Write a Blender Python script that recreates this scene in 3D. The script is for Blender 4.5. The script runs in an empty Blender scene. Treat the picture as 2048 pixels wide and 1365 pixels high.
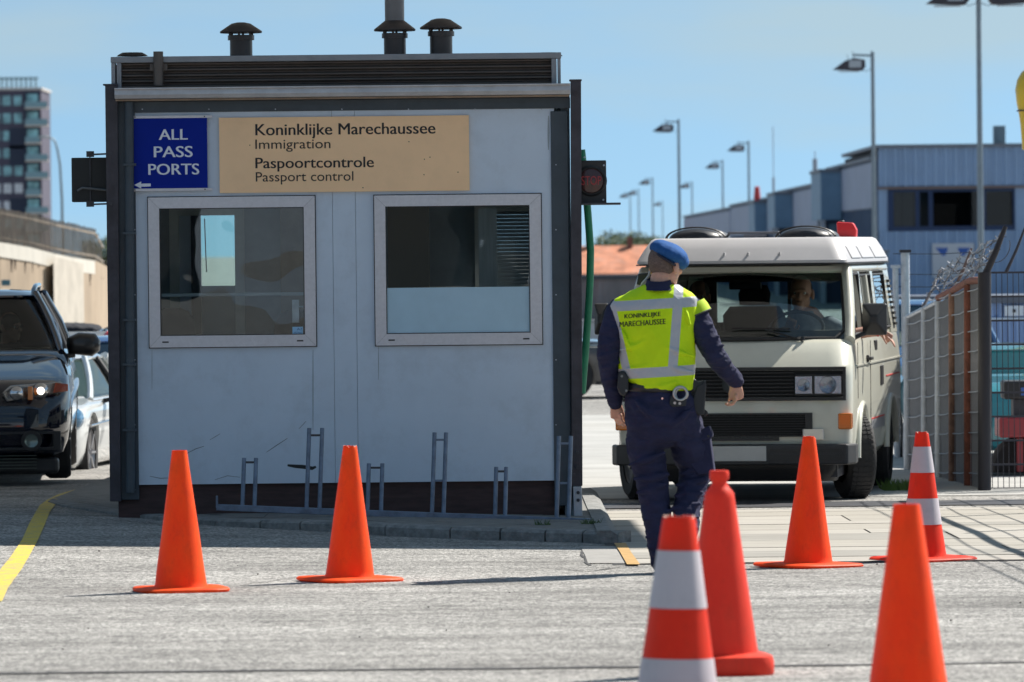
import bpy, bmesh, math, random
from mathutils import Vector, Matrix, noise as mnoise
from mathutils.bvhtree import BVHTree
R = math.radians
scene = bpy.context.scene
col = scene.collection

# ---------------------------------------------------------------- camera, sky, sun
F = 11600.0                      # focal length in photo pixels (2048 wide)
PITCH, ROLL, HC = R(0.90), R(0.6), 1.4
cp, sp, cr, sr = math.cos(PITCH), math.sin(PITCH), math.cos(ROLL), math.sin(ROLL)
FW = Vector((0, cp, -sp)); UP0 = Vector((0, sp, cp)); RT0 = Vector((1, 0, 0))
RT = RT0*cr - UP0*sr; UP = UP0*cr + RT0*sr
CAM = Vector((0, 0, HC))
cam_d = bpy.data.cameras.new('camera'); cam = bpy.data.objects.new('camera', cam_d); col.objects.link(cam)
M3 = Matrix((RT, UP, -FW)).transposed()
cam.matrix_world = Matrix.Translation(CAM) @ M3.to_4x4()
cam_d.sensor_width = 36; cam_d.lens = 36*F/2048
cam_d.clip_start = 0.5; cam_d.clip_end = 12000
cam_d.dof.use_dof = True; cam_d.dof.focus_distance = 38; cam_d.dof.aperture_fstop = 6.5
scene.camera = cam

SUN_AZ, SUN_EL = R(40), R(46)    # azimuth beyond +X toward +Y
SD = Vector((math.cos(SUN_AZ)*math.cos(SUN_EL), math.sin(SUN_AZ)*math.cos(SUN_EL), math.sin(SUN_EL)))
world = bpy.data.worlds.new('World'); scene.world = world; world.use_nodes = True
wn, wl = world.node_tree.nodes, world.node_tree.links
wn.clear()
sky = wn.new('ShaderNodeTexSky'); sky.sky_type = 'NISHITA'; sky.sun_disc = False
sky.sun_elevation = SUN_EL; sky.sun_rotation = R(90) - SUN_AZ
sky.altitude = 0; sky.air_density = 1.0; sky.dust_density = 0.4; sky.ozone_density = 2.0
bg = wn.new('ShaderNodeBackground'); bg.inputs[1].default_value = 0.105
wo = wn.new('ShaderNodeOutputWorld')
# thin high cloud veils
tc = wn.new('ShaderNodeTexCoord'); mp = wn.new('ShaderNodeMapping'); mp.inputs['Scale'].default_value = (9, 9, 42)
nz = wn.new('ShaderNodeTexNoise'); nz.inputs['Scale'].default_value = 1.0; nz.inputs['Detail'].default_value = 5
cl = wn.new('ShaderNodeMapRange'); cl.inputs[1].default_value = .46; cl.inputs[2].default_value = .70; cl.inputs[3].default_value = 0; cl.inputs[4].default_value = .5
mx = wn.new('ShaderNodeMixRGB'); mx.inputs[2].default_value = (3.3, 3.5, 3.9, 1)
wl.new(tc.outputs['Generated'], mp.inputs[0]); wl.new(mp.outputs[0], nz.inputs['Vector']); wl.new(nz.outputs[0], cl.inputs[0])
wl.new(cl.outputs[0], mx.inputs[0]); wl.new(sky.outputs[0], mx.inputs[1]); sx = wn.new('ShaderNodeSeparateXYZ'); cx = wn.new('ShaderNodeCombineXYZ'); ma = wn.new('ShaderNodeMath'); ma.operation = 'MULTIPLY_ADD'; ma.inputs[1].default_value = 2.2; ma.inputs[2].default_value = .30
wl.new(tc.outputs['Generated'], sx.inputs[0]); wl.new(sx.outputs[0], cx.inputs[0]); wl.new(sx.outputs[1], cx.inputs[1]); wl.new(sx.outputs[2], ma.inputs[0]); wl.new(ma.outputs[0], cx.inputs[2]); wl.new(cx.outputs[0], sky.inputs[0]); tn = wn.new('ShaderNodeMixRGB'); tn.blend_type = 'MULTIPLY'; tn.inputs[0].default_value = 1; tn.inputs[2].default_value = (.89, .975, .83, 1); wl.new(mx.outputs[0], tn.inputs[1]); wl.new(tn.outputs[0], bg.inputs[0]); wl.new(bg.outputs[0], wo.inputs[0])

sd = bpy.data.lights.new('sun', 'SUN'); sun = bpy.data.objects.new('sun', sd); col.objects.link(sun)
sd.energy = 5.0; sd.angle = R(0.5); sd.color = (1, .95, .87)
sun.rotation_euler = (-SD).to_track_quat('-Z', 'Y').to_euler()
sun.location = (30, 30, 60)
vs = scene.view_settings
vs.view_transform = 'Standard'; vs.look = 'None'; vs.gamma = 1; vs.use_curve_mapping = False
vs.exposure = 0.82
scene.cycles.max_bounces = 8; scene.cycles.transparent_max_bounces = 16
scene.cycles.sample_clamp_indirect = 4

# ---------------------------------------------------------------- geometry helpers
def P(px, py, d):
    "world point at photo pixel px, py on the plane y = d"
    v = FW + RT*((px-1024)/F) + UP*((682.5-py)/F)
    return CAM + v*(d/v.y)
def sst(a, b, x):
    t = min(1, max(0, (x-a)/(b-a))); return t*t*(3-2*t)
def G(x, d):
    "height of the ground"
    base = -0.0129*d if d < 55 else -0.7095 - 0.0405*sst(55, 66, d)
    if d > 66: base = -0.75
    return base + 0.03*min(4.0, max(0, .5-x))*sst(31, 40, d)*(1-sst(75, 110, d))
def GP(px, py):
    "point of the sloping forecourt under a photo pixel"
    v = FW + RT*((px-1024)/F) + UP*((682.5-py)/F)
    d = 30.0
    for _ in range(40):
        q = CAM + v*(d/v.y)
        d += (q.z - G(q.x, d))/ (0.036) * .6
        d = max(15, min(75, d))
    q = CAM + v*(d/v.y)
    return Vector((q.x, d, G(q.x, d)))

class MB:
    def __init__(s): s.v = []; s.f = []
    def add(s, verts, faces):
        o = len(s.v); s.v += [Vector(p) for p in verts]; s.f += [tuple(i+o for i in f) for f in faces]; return s
    def box(s, c, size, rot=None):
        c = Vector(c); h = [k/2 for k in size]; vs = []
        for z in (-1, 1):
            for x, y in ((-1, -1), (1, -1), (1, 1), (-1, 1)):
                p = Vector((x*h[0], y*h[1], z*h[2]))
                if rot is not None: p = rot @ p
                vs.append(c+p)
        return s.add(vs, [(3, 2, 1, 0), (4, 5, 6, 7), (0, 1, 5, 4), (1, 2, 6, 5), (2, 3, 7, 6), (3, 0, 4, 7)])
    def bx(s, x0, x1, y0, y1, z0, z1):
        return s.box(((x0+x1)/2, (y0+y1)/2, (z0+z1)/2), (x1-x0, y1-y0, z1-z0))
    def bar(s, a, b, w, h=None):
        "rectangular bar from a to b"
        a, b = Vector(a), Vector(b); h = h or w; d = b-a; L = d.length
        q = d.to_track_quat('Y', 'Z').to_matrix()
        return s.box((a+b)/2, (w, L, h), q)
    def rings(s, rs, cap=True):
        n = len(rs[0]); o = len(s.v)
        for r in rs: s.v += [Vector(p) for p in r]
        for k in range(len(rs)-1):
            for i in range(n):
                j = (i+1) % n
                s.f.append((o+k*n+i, o+k*n+j, o+(k+1)*n+j, o+(k+1)*n+i))
        if cap:
            s.f.append(tuple(o+i for i in reversed(range(n)))); e = o+(len(rs)-1)*n
            s.f.append(tuple(e+i for i in range(n)))
        return s
    def lathe(s, prof, c=(0, 0, 0), n=32, axis='Z', cap=True):
        c = Vector(c); rs = []
        for r, h in prof:
            ring = []
            for i in range(n):
                a = 2*math.pi*i/n; x, y = r*math.cos(a), r*math.sin(a)
                ring.append(c + (Vector((x, y, h)) if axis == 'Z' else Vector((h, x, y)) if axis == 'X' else Vector((y, h, x))))
            rs.append(ring)
        return s.rings(rs, cap)
    def tube(s, pts, r, n=8, flat=1.0, cap=True):
        pts = [Vector(p) for p in pts]; rs = []; up = None
        rad = r if isinstance(r, (list, tuple)) else [r]*len(pts)
        for i, p in enumerate(pts):
            t = (pts[min(i+1, len(pts)-1)] - pts[max(i-1, 0)]).normalized()
            if up is None:
                up = Vector((0, 0, 1)) if abs(t.z) < .9 else Vector((0, 1, 0))
            a = t.cross(up).normalized(); b = a.cross(t).normalized(); up = b
            rs.append([p + a*math.cos(2*math.pi*k/n)*rad[i] + b*math.sin(2*math.pi*k/n)*rad[i]*flat for k in range(n)])
        return s.rings(rs, cap)
    def ell(s, c, r, rot=None, n=20, m=12):
        c = Vector(c); rs = []
        for k in range(1, m):
            a = math.pi*k/m - math.pi/2; ring = []
            for i in range(n):
                b = 2*math.pi*i/n
                p = Vector((r[0]*math.cos(a)*math.cos(b), r[1]*math.cos(a)*math.sin(b), r[2]*math.sin(a)))
                ring.append(c + (rot @ p if rot is not None else p))
            rs.append(ring)
        return s.rings(rs)
    def limb(s, pts, n=16):
        "pts: (point, radius or (ra, rb)); rounded ends"
        P3 = [Vector(p) for p, _ in pts]; rad = [(r, r) if not isinstance(r, (tuple, list)) else r for _, r in pts]
        rs = []; up = None
        for i, p in enumerate(P3):
            t = (P3[min(i+1, len(P3)-1)] - P3[max(i-1, 0)]).normalized()
            if up is None: up = Vector((0, 1, 0)) if abs(t.y) < .9 else Vector((0, 0, 1))
            a = t.cross(up).normalized(); b = a.cross(t).normalized(); up = b
            ring = lambda q, k: [q + a*math.cos(2*math.pi*j/n)*rad[i][0]*k + b*math.sin(2*math.pi*j/n)*rad[i][1]*k for j in range(n)]
            e = min(rad[i])
            if i == 0: rs += [ring(p - t*e*.9, .3), ring(p - t*e*.6, .75)]
            rs.append(ring(p, 1))
            if i == len(P3)-1: rs += [ring(p + t*e*.6, .75), ring(p + t*e*.9, .3)]
        return s.rings(rs)
    def wall(s, xs, zs, holes, y0, y1):
        "vertical wall in the xz plane with rectangular holes given as (x0,x1,z0,z1)"
        xs = sorted(set(list(xs) + [h[0] for h in holes] + [h[1] for h in holes])); zs = sorted(set(list(zs) + [h[2] for h in holes] + [h[3] for h in holes]))
        def solid(i, j):
            if i < 0 or j < 0 or i >= len(xs)-1 or j >= len(zs)-1: return False
            x, z = (xs[i]+xs[i+1])/2, (zs[j]+zs[j+1])/2
            return not any(a < x < b and c < z < d for a, b, c, d in holes)
        for i in range(len(xs)-1):
            for j in range(len(zs)-1):
                if not solid(i, j): continue
                a, b, c, d = xs[i], xs[i+1], zs[j], zs[j+1]
                s.add([(a, y0, c), (b, y0, c), (b, y0, d), (a, y0, d)], [(0, 1, 2, 3)])
                s.add([(a, y1, c), (b, y1, c), (b, y1, d), (a, y1, d)], [(3, 2, 1, 0)])
                for (ni, nj, q) in ((i-1, j, [(a, y0, c), (a, y0, d), (a, y1, d), (a, y1, c)]), (i+1, j, [(b, y0, d), (b, y0, c), (b, y1, c), (b, y1, d)]),
                                    (i, j-1, [(b, y0, c), (a, y0, c), (a, y1, c), (b, y1, c)]), (i, j+1, [(a, y0, d), (b, y0, d), (b, y1, d), (a, y1, d)])):
                    if not solid(ni, nj): s.add(q, [(0, 1, 2, 3)])
        return s
    def mesh(s, name, off=(0, 0, 0)):
        me = bpy.data.meshes.new(name); o = Vector(off)
        me.from_pydata([tuple(p-o) for p in s.v], [], s.f); me.update(); return me

ORG = {}
def finish(me, smooth=None, weld=False):
    bm = bmesh.new(); bm.from_mesh(me)
    if weld: bmesh.ops.remove_doubles(bm, verts=bm.verts, dist=1e-5)
    bmesh.ops.recalc_face_normals(bm, faces=bm.faces)
    bm.to_mesh(me); bm.free()
    if smooth is not None:
        for p in me.polygons: p.use_smooth = True
        me.set_sharp_from_angle(angle=R(smooth))
def link(name, me, m, parent=None, local=False):
    o = bpy.data.objects.new(name, me); col.objects.link(o)
    if m is not None: me.materials.append(m)
    if parent is not None:
        o.parent = parent; ORG[o.name] = ORG.get(parent.name, Vector((0, 0, 0)))
    return o
def build(mb, name, m, parent=None, smooth=None, bevel=0, loc=None, weld=False, raw=False):
    """link a mesh; with a parent built in world space the vertices become relative to the parent's origin
    (raw=True: vertices are already local). loc: origin of a top-level mesh."""
    off = Vector((0, 0, 0))
    if not raw:
        if parent is not None: off = ORG.get(parent.name, off)
        elif loc is not None: off = Vector(loc)
    me = mb.mesh(name, off); finish(me, smooth, weld)
    o = link(name, me, m, parent)
    if parent is None and loc is not None: o.location = loc; ORG[o.name] = Vector(loc)
    if bevel:
        b = o.modifiers.new('bevel', 'BEVEL'); b.width = bevel; b.segments = 2; b.limit_method = 'ANGLE'; b.angle_limit = R(40)
    return o
def tag(o, label=None, cat=None, group=None, kind=None):
    if label: o['label'] = label
    if cat: o['category'] = cat
    if group: o['group'] = group
    if kind: o['kind'] = kind
    return o
def thing(name, loc, label, cat, group=None, rz=0, raw=False):
    o = bpy.data.objects.new(name, None); col.objects.link(o); o.empty_display_size = .2
    o.location = loc; o.rotation_euler = (0, 0, rz)
    ORG[o.name] = Vector((0, 0, 0)) if raw else Vector(loc)
    return tag(o, label, cat, group)
def copy_tree(o, parent=None):
    c = o.copy(); col.objects.link(c)
    if parent is not None: c.parent = parent
    for ch in list(o.children): copy_tree(ch, c)
    return c
DG = lambda: bpy.context.evaluated_depsgraph_get()
def bake(o):
    "apply modifiers of o into its mesh"
    me = bpy.data.meshes.new_from_object(o.evaluated_get(DG())); old = o.data
    o.modifiers.clear(); o.data = me
    bpy.data.meshes.remove(old); return o
def blob(mb, name, m, parent=None, voxel=.008, smooth=6, wrinkle=0, wscale=12, squash=(1, 1, 1), raw=False, loc=None):
    "union of overlapping closed shapes as one continuous skin"
    o = build(mb, name, m, parent, raw=raw, loc=loc)
    r = o.modifiers.new('remesh', 'REMESH'); r.mode = 'VOXEL'; r.voxel_size = voxel
    s = o.modifiers.new('smooth', 'SMOOTH'); s.factor = .5; s.iterations = smooth
    bake(o); me = o.data
    if wrinkle:
        n = [v.normal.copy() for v in me.vertices]
        for v, nn in zip(me.vertices, n):
            q = Vector((v.co.x*squash[0], v.co.y*squash[1], v.co.z*squash[2]))*wscale
            w = mnoise.noise(q)*.6 + (.5-abs(mnoise.noise(q*1.7+Vector((7, 3, 1)))))*.8 + mnoise.noise(q*3)*.25
            v.co += nn*w*wrinkle
    for p in me.polygons: p.use_smooth = True
    return o
def boolean_cut(o, cut_mb):
    me = cut_mb.mesh('cut'); finish(me); c = bpy.data.objects.new('cut', me); col.objects.link(c)
    c.matrix_world = o.matrix_world
    if o.parent: c.parent = o.parent
    b = o.modifiers.new('b', 'BOOLEAN'); b.operation = 'DIFFERENCE'; b.object = c; b.solver = 'EXACT'
    bake(o); bpy.data.objects.remove(c); bpy.data.meshes.remove(me); return o

# ---------------------------------------------------------------- materials
MATS = {}
def mat(name, c=(.5, .5, .5), rough=.6, metal=0, var=0, vscale=6, bump=0, bscale=40, c2=None, spec=.5, coat=0, stretch=(1, 1, 1), dirt=0, dscale=2, dcol=(.12, .1, .08), sub=0, lo=.35, hi=.65):
    if name in MATS: return MATS[name]
    m = bpy.data.materials.new(name); m.use_nodes = True; n, l = m.node_tree.nodes, m.node_tree.links
    b = n['Principled BSDF']; b.inputs['Roughness'].default_value = rough; b.inputs['Metallic'].default_value = metal
    b.inputs['Specular IOR Level'].default_value = spec; b.inputs['Coat Weight'].default_value = coat; b.inputs['Coat Roughness'].default_value = .03
    if sub:
        b.inputs['Subsurface Weight'].default_value = sub; b.inputs['Subsurface Radius'].default_value = (.06, .02, .005)
    b.inputs['Base Color'].default_value = (*c, 1)
    tcn = n.new('ShaderNodeTexCoord'); mpn = n.new('ShaderNodeMapping'); mpn.inputs['Scale'].default_value = stretch
    l.new(tcn.outputs['Object'], mpn.inputs[0]); outp = None
    if var or c2:
        t = n.new('ShaderNodeTexNoise'); t.inputs['Scale'].default_value = vscale; t.inputs['Detail'].default_value = 6; t.inputs['Roughness'].default_value = .65
        l.new(mpn.outputs[0], t.inputs['Vector'])
        r = n.new('ShaderNodeMapRange'); r.inputs[1].default_value = lo; r.inputs[2].default_value = hi
        l.new(t.outputs[0], r.inputs[0]); x = n.new('ShaderNodeMixRGB')
        a = c2 if c2 else tuple(k*(1-var) for k in c); e = c if c2 else tuple(min(1, k*(1+var)) for k in c)
        x.inputs[1].default_value = (*a, 1); x.inputs[2].default_value = (*e, 1); l.new(r.outputs[0], x.inputs[0]); outp = x.outputs[0]
    if dirt:
        t = n.new('ShaderNodeTexNoise'); t.inputs['Scale'].default_value = dscale; t.inputs['Detail'].default_value = 9; t.inputs['Roughness'].default_value = .75
        l.new(mpn.outputs[0], t.inputs['Vector'])
        r = n.new('ShaderNodeMapRange'); r.inputs[1].default_value = .5; r.inputs[2].default_value = .8; r.inputs[4].default_value = dirt
        l.new(t.outputs[0], r.inputs[0]); x = n.new('ShaderNodeMixRGB'); x.inputs[2].default_value = (*dcol, 1)
        if outp: l.new(outp, x.inputs[1])
        else: x.inputs[1].default_value = (*c, 1)
        l.new(r.outputs[0], x.inputs[0]); outp = x.outputs[0]
    if outp: l.new(outp, b.inputs['Base Color'])
    if bump:
        t = n.new('ShaderNodeTexNoise'); t.inputs['Scale'].default_value = bscale; t.inputs['Detail'].default_value = 5; l.new(mpn.outputs[0], t.inputs['Vector'])
        k = n.new('ShaderNodeBump'); k.inputs['Strength'].default_value = bump; k.inputs['Distance'].default_value = .02
        l.new(t.outputs[0], k.inputs['Height']); l.new(k.outputs[0], b.inputs['Normal'])
    MATS[name] = m; return m
def glass(name, tint=(.8, .9, .88), refl=1.5, wavy=0, wscale=3, rough=0.0):
    if name in MATS: return MATS[name]
    m = bpy.data.materials.new(name); m.use_nodes = True; n, l = m.node_tree.nodes, m.node_tree.links
    n.clear(); o = n.new('ShaderNodeOutputMaterial'); t = n.new('ShaderNodeBsdfTransparent'); g = n.new('ShaderNodeBsdfGlossy'); x = n.new('ShaderNodeMixShader'); fr = n.new('ShaderNodeFresnel')
    t.inputs[0].default_value = (*tint, 1); g.inputs['Roughness'].default_value = rough; fr.inputs[0].default_value = refl
    if wavy:
        tcn = n.new('ShaderNodeTexCoord'); z = n.new('ShaderNodeTexNoise'); z.inputs['Scale'].default_value = wscale; z.inputs['Detail'].default_value = 1
        k = n.new('ShaderNodeBump'); k.inputs['Strength'].default_value = wavy; k.inputs['Distance'].default_value = .05
        l.new(tcn.outputs['Object'], z.inputs['Vector']); l.new(z.outputs[0], k.inputs['Height']); l.new(k.outputs[0], g.inputs['Normal'])
    l.new(fr.outputs[0], x.inputs[0]); l.new(t.outputs[0], x.inputs[1]); l.new(g.outputs[0], x.inputs[2]); l.new(x.outputs[0], o.inputs[0])
    MATS[name] = m; return m

def text_mb(s, x0, x1, z0, z1, y, bold=0, ext=.002):
    "flat lettering facing the camera side (-y), fitted to a rectangle"
    cu = bpy.data.curves.new('t', 'FONT'); cu.body = s; cu.size = 1; cu.offset = 0; cu.fill_mode = 'FRONT'; cu.resolution_u = 4
    o = bpy.data.objects.new('t', cu); col.objects.link(o); me = bpy.data.meshes.new_from_object(o.evaluated_get(DG()))
    V = [v.co.copy() for v in me.vertices]; Fc = [tuple(p.vertices) for p in me.polygons]
    bpy.data.objects.remove(o); bpy.data.curves.remove(cu); bpy.data.meshes.remove(me)
    a, b = min(v.x for v in V), max(v.x for v in V); c, d = min(v.y for v in V), max(v.y for v in V)
    mb = MB(); sh = bold*(z1-z0)*.55
    for k, dx in enumerate((-sh, 0, sh) if bold else (0,)):
        mb.add([(x0+sh+(v.x-a)/(b-a)*(x1-x0-2*sh)+dx, y-k*.0002, z0+(v.y-c)/(d-c)*(z1-z0)) for v in V], Fc)
    return mb

MT = dict
black_plastic = mat('black_plastic', (.018, .018, .02), .45, bump=.05, bscale=200)
rubber = mat('tyre_rubber', (.022, .022, .024), .85, bump=.15, bscale=90, dirt=.25, dcol=(.12, .11, .1))
chrome = mat('chrome', (.7, .7, .72), .12, 1)
galv = mat('galvanised_steel', (.42, .45, .5), .45, .6, var=.18, vscale=14)
dark_steel = mat('dark_steel', (.05, .05, .058), .5, .3, var=.3, vscale=8, dirt=.4, dscale=5, dcol=(.08, .045, .03))
# ---------------------------------------------------------------- setting
def ground_mat():
    m = bpy.data.materials.new('asphalt_chippings'); m.use_nodes = True; n, l = m.node_tree.nodes, m.node_tree.links
    b = n['Principled BSDF']; b.inputs['Roughness'].default_value = .9; b.inputs['Specular IOR Level'].default_value = .25
    tcn = n.new('ShaderNodeTexCoord')
    v = n.new('ShaderNodeTexVoronoi'); v.inputs['Scale'].default_value = 75; l.new(tcn.outputs['Object'], v.inputs['Vector'])
    r = n.new('ShaderNodeValToRGB'); e = r.color_ramp.elements
    e[0].position = .0; e[0].color = (.10, .098, .095, 1); e[1].position = 1; e[1].color = (.60, .58, .54, 1)
    for p, c in ((.25, (.17, .165, .16, 1)), (.5, (.30, .29, .275, 1)), (.8, (.42, .405, .38, 1))):
        q = e.new(p); q.color = c
    sep = n.new('ShaderNodeSeparateColor'); l.new(v.outputs['Color'], sep.inputs[0]); l.new(sep.outputs[0], r.inputs[0])
    big = n.new('ShaderNodeTexNoise'); big.inputs['Scale'].default_value = .9; big.inputs['Detail'].default_value = 9; big.inputs['Roughness'].default_value = .72
    mp = n.new('ShaderNodeMapping'); mp.inputs['Scale'].default_value = (.55, 1.2, 1); l.new(tcn.outputs['Object'], mp.inputs[0]); l.new(mp.outputs[0], big.inputs['Vector'])
    rr = n.new('ShaderNodeMapRange'); rr.inputs[1].default_value = .36; rr.inputs[2].default_value = .64; rr.inputs[3].default_value = .60; rr.inputs[4].default_value = 1.10; l.new(big.outputs[0], rr.inputs[0])
    mid = n.new('ShaderNodeTexNoise'); mid.inputs['Scale'].default_value = 9; mid.inputs['Detail'].default_value = 6; l.new(tcn.outputs['Object'], mid.inputs['Vector'])
    r2 = n.new('ShaderNodeMapRange'); r2.inputs[1].default_value = .3; r2.inputs[2].default_value = .7; r2.inputs[3].default_value = .8; r2.inputs[4].default_value = 1.15; l.new(mid.outputs[0], r2.inputs[0])
    mu = n.new('ShaderNodeMath'); mu.operation = 'MULTIPLY'; l.new(rr.outputs[0], mu.inputs[0]); l.new(r2.outputs[0], mu.inputs[1])
    tr = n.new('ShaderNodeTexNoise'); tr.inputs['Scale'].default_value = 1.0; tr.inputs['Detail'].default_value = 4; mq = n.new('ShaderNodeMapping'); mq.inputs['Scale'].default_value = (.25, 3.2, 1); mq.inputs['Rotation'].default_value = (0, 0, .12)
    l.new(tcn.outputs['Object'], mq.inputs[0]); l.new(mq.outputs[0], tr.inputs['Vector']); r5 = n.new('ShaderNodeMapRange'); r5.inputs[1].default_value = .5; r5.inputs[2].default_value = .72; r5.inputs[3].default_value = 1; r5.inputs[4].default_value = .74; l.new(tr.outputs[0], r5.inputs[0])
    m5 = n.new('ShaderNodeMath'); m5.operation = 'MULTIPLY'; l.new(mu.outputs[0], m5.inputs[0]); l.new(r5.outputs[0], m5.inputs[1]); mu = m5
    # oil spots and tar stains
    st = n.new('ShaderNodeTexNoise'); st.inputs['Scale'].default_value = 2.3; st.inputs['Detail'].default_value = 8; st.inputs['Roughness'].default_value = .6; l.new(tcn.outputs['Object'], st.inputs['Vector'])
    r3 = n.new('ShaderNodeMapRange'); r3.inputs[1].default_value = .61; r3.inputs[2].default_value = .70; r3.inputs[3].default_value = 1; r3.inputs[4].default_value = .6; l.new(st.outputs[0], r3.inputs[0])
    m2 = n.new('ShaderNodeMath'); m2.operation = 'MULTIPLY'; l.new(mu.outputs[0], m2.inputs[0]); l.new(r3.outputs[0], m2.inputs[1])
    x = n.new('ShaderNodeVectorMath'); x.operation = 'SCALE'; l.new(r.outputs[0], x.inputs[0]); l.new(m2.outputs[0], x.inputs['Scale']); l.new(x.outputs[0], b.inputs['Base Color'])
    k = n.new('ShaderNodeBump'); k.inputs['Strength'].default_value = .55; k.inputs['Distance'].default_value = .006
    l.new(v.outputs['Distance'], k.inputs['Height']); l.new(k.outputs[0], b.inputs['Normal'])
    return m
asphalt = ground_mat()
def frange(a, b, s):
    o = []
    while a < b - 1e-6: o.append(a); a += s
    return o
xs = [-1500, -800, -300, -120, -60, -30, -20] + frange(-14, 14, .5) + [14, 20, 30, 60, 120, 300, 800, 1500]
ys = [-300, -60, 0, 8] + frange(12, 80, .5) + [80, 95, 110, 140, 200, 300, 500, 900, 1800, 3000]
mb = MB(); V = [(x, y, G(x, y)) for y in ys for x in xs]; n = len(xs)
mb.add(V, [(j*n+i, j*n+i+1, (j+1)*n+i+1, (j+1)*n+i) for j in range(len(ys)-1) for i in range(n-1)])
tag(build(mb, 'ground', asphalt, smooth=60), kind='structure')

def sheet(name, pts, m, h=.004, kind='structure', nsub=1):
    "flat sheet following the ground through a strip of (left,right) ground points"
    mb = MB(); vs = []
    for a, b in pts:
        vs += [(a[0], a[1], G(a[0], a[1])+h), (b[0], b[1], G(b[0], b[1])+h)]
    mb.add(vs, [(2*i, 2*i+1, 2*i+3, 2*i+2) for i in range(len(pts)-1)])
    return tag(build(mb, name, m), kind=kind)
def strip_x(name, x0, x1, y0, y1, m, h):
    "sheet between two lines across the view, split along x so it follows the ground"
    N = 16; return sheet(name, [((x0+(x1-x0)*k/N, y0+(0)), (x0+(x1-x0)*k/N, y1)) for k in range(N+1)], m, h)

# concrete lane of long planks on the right
planks = mat('concrete_planks', (.31, .288, .25), .85, var=.10, vscale=3, stretch=(.5, 2, 1), bump=.12, bscale=60, dirt=.5, dscale=4, dcol=(.2, .19, .17))
joint = mat('joint_tar', (.03, .03, .032), .8)
LX = P(1243, 1088, 36.3).x
yj = [33.62]
random.seed(4)
for k in range(26): yj.append(yj[-1] + random.choice([.55, .7, .9, 1.15]))
tones = [planks, mat('concrete_planks_pale', (.345, .322, .285), .85, var=.1, vscale=3, stretch=(.5, 2, 1), bump=.12, bscale=60, dirt=.5, dscale=5, dcol=(.22, .2, .18)),
         mat('concrete_planks_grey', (.265, .25, .222), .85, var=.12, vscale=3, stretch=(.5, 2, 1), bump=.12, bscale=60, dirt=.5, dscale=5, dcol=(.16, .15, .13))]
strip_x('concrete_bed', LX-.1, 9, 33.56, 43.2, joint, .003)
mbs = [MB(), MB(), MB()]
for a, b in zip(yj, yj[1:]):
    if b > 43.2: break
    x = LX + random.uniform(-.03, .03)
    while x < 8.9:
        w = random.uniform(1.6, 4.2); w = min(w, 8.98-x)
        N = 4; t = random.choice([0, 0, 1, 1, 2]); z = .007 + random.uniform(0, .003)
        vs = []
        for k in range(N+1):
            q = x + (w-.012)*k/N
            vs += [(q, a+.008, G(q, a)+z), (q, b-.006, G(q, b)+z)]
        mbs[t].add(vs, [(2*i, 2*i+2, 2*i+3, 2*i+1) for i in range(N)]); x += w
for q, mm, nm in zip(mbs, tones, ('concrete_planks', 'concrete_planks', 'concrete_planks')):
    tag(build(q, nm, mm), kind='structure')

def bandz(name, x0, x1, y0, y1, m, h): return strip_x(name, x0, x1, y0, y1, m, h)
# shadow band painted across the lane, tar seams across the forecourt, painted line
bandz('shadow_band', LX-1.2, 14, 43.7, 44.9, mat('shadow_band_dark', (.035, .037, .045), .6, .2, var=.3, vscale=9, dirt=.3), .006)
def seam(name, y, x0, x1, w, amp, h=.004):
    N = 90; pts = []
    for k in range(N+1):
        x = x0 + (x1-x0)*k/N
        c = y + amp*mnoise.noise((x*.8, y, 0)) + amp*.5*mnoise.noise((x*3, y, 2)); ww = w*(1+.5*mnoise.noise((x*2.1, y, 5)))
        pts.append(((x, c-ww/2), (x, c+ww/2)))
    return sheet(name, pts, joint, h)
seam('tar_seam', GP(1000, 1338).y, -5, 6, .085, .06)
def crack(pts, w, h=.0035):
    P0 = [GP(*p) for p in pts]; q = []
    for a, b in zip(P0, P0[1:]):
        for k in range(6): q.append(a.lerp(b, k/6))
    q.append(P0[-1]); o = []
    for i, p in enumerate(q):
        t = (q[min(i+1, len(q)-1)]-q[max(i-1, 0)]).normalized(); n_ = Vector((-t.y, t.x, 0)); c = p + n_*.03*mnoise.noise((p.x*4, p.y*4, 1)); ww = w*(.6+.8*abs(mnoise.noise((p.x*7, p.y*7, 3))))
        o.append((c-n_*ww, c+n_*ww))
    sheet('crack', [((a.x, a.y), (b.x, b.y)) for a, b in o], joint, h)
crack([(1030, 1141), (1100, 1138), (1175, 1144), (1240, 1136)], .012); crack([(1165, 1100), (1168, 1115), (1176, 1132)], .012); crack([(480, 1172), (560, 1160), (640, 1150), (760, 1146)], .006)
crack([(60, 1030), (140, 1034), (230, 1042), (330, 1050)], .012); crack([(60, 1160), (260, 1152), (420, 1150)], .006); crack([(850, 1218), (1000, 1222), (1150, 1216), (1290, 1224)], .005); crack([(1500, 1170), (1660, 1178), (1800, 1172), (2040, 1180)], .006)
yellow = mat('yellow_road_paint', (.60, .43, .045), .8, c2=(.36, .30, .14), vscale=16, bump=.2, bscale=60, lo=.36, hi=.54)
ochre = mat('ochre_road_paint', (.42, .25, .08), .7, var=.15, vscale=12)
Lp = [(-66, 4, 1205), (-44, 16, 1178), (0, 42, 1142), (22, 58, 1115), (45, 77, 1080), (58, 90, 1050), (72, 100, 1025), (80, 110, 1012), (95, 122, 1001), (118, 146, 990), (150, 172, 981)]
pts = [(GP(a, y), GP(b, y)) for a, b, y in Lp]
sheet('yellow_line', [((a.x, a.y), (b.x, b.y)) for a, b in pts], yellow, .006)
pts = [(GP(a, y), GP(b, y)) for a, b, y in ((1228, 1252, 1090), (1240, 1262, 1108), (1254, 1280, 1133))]
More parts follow.
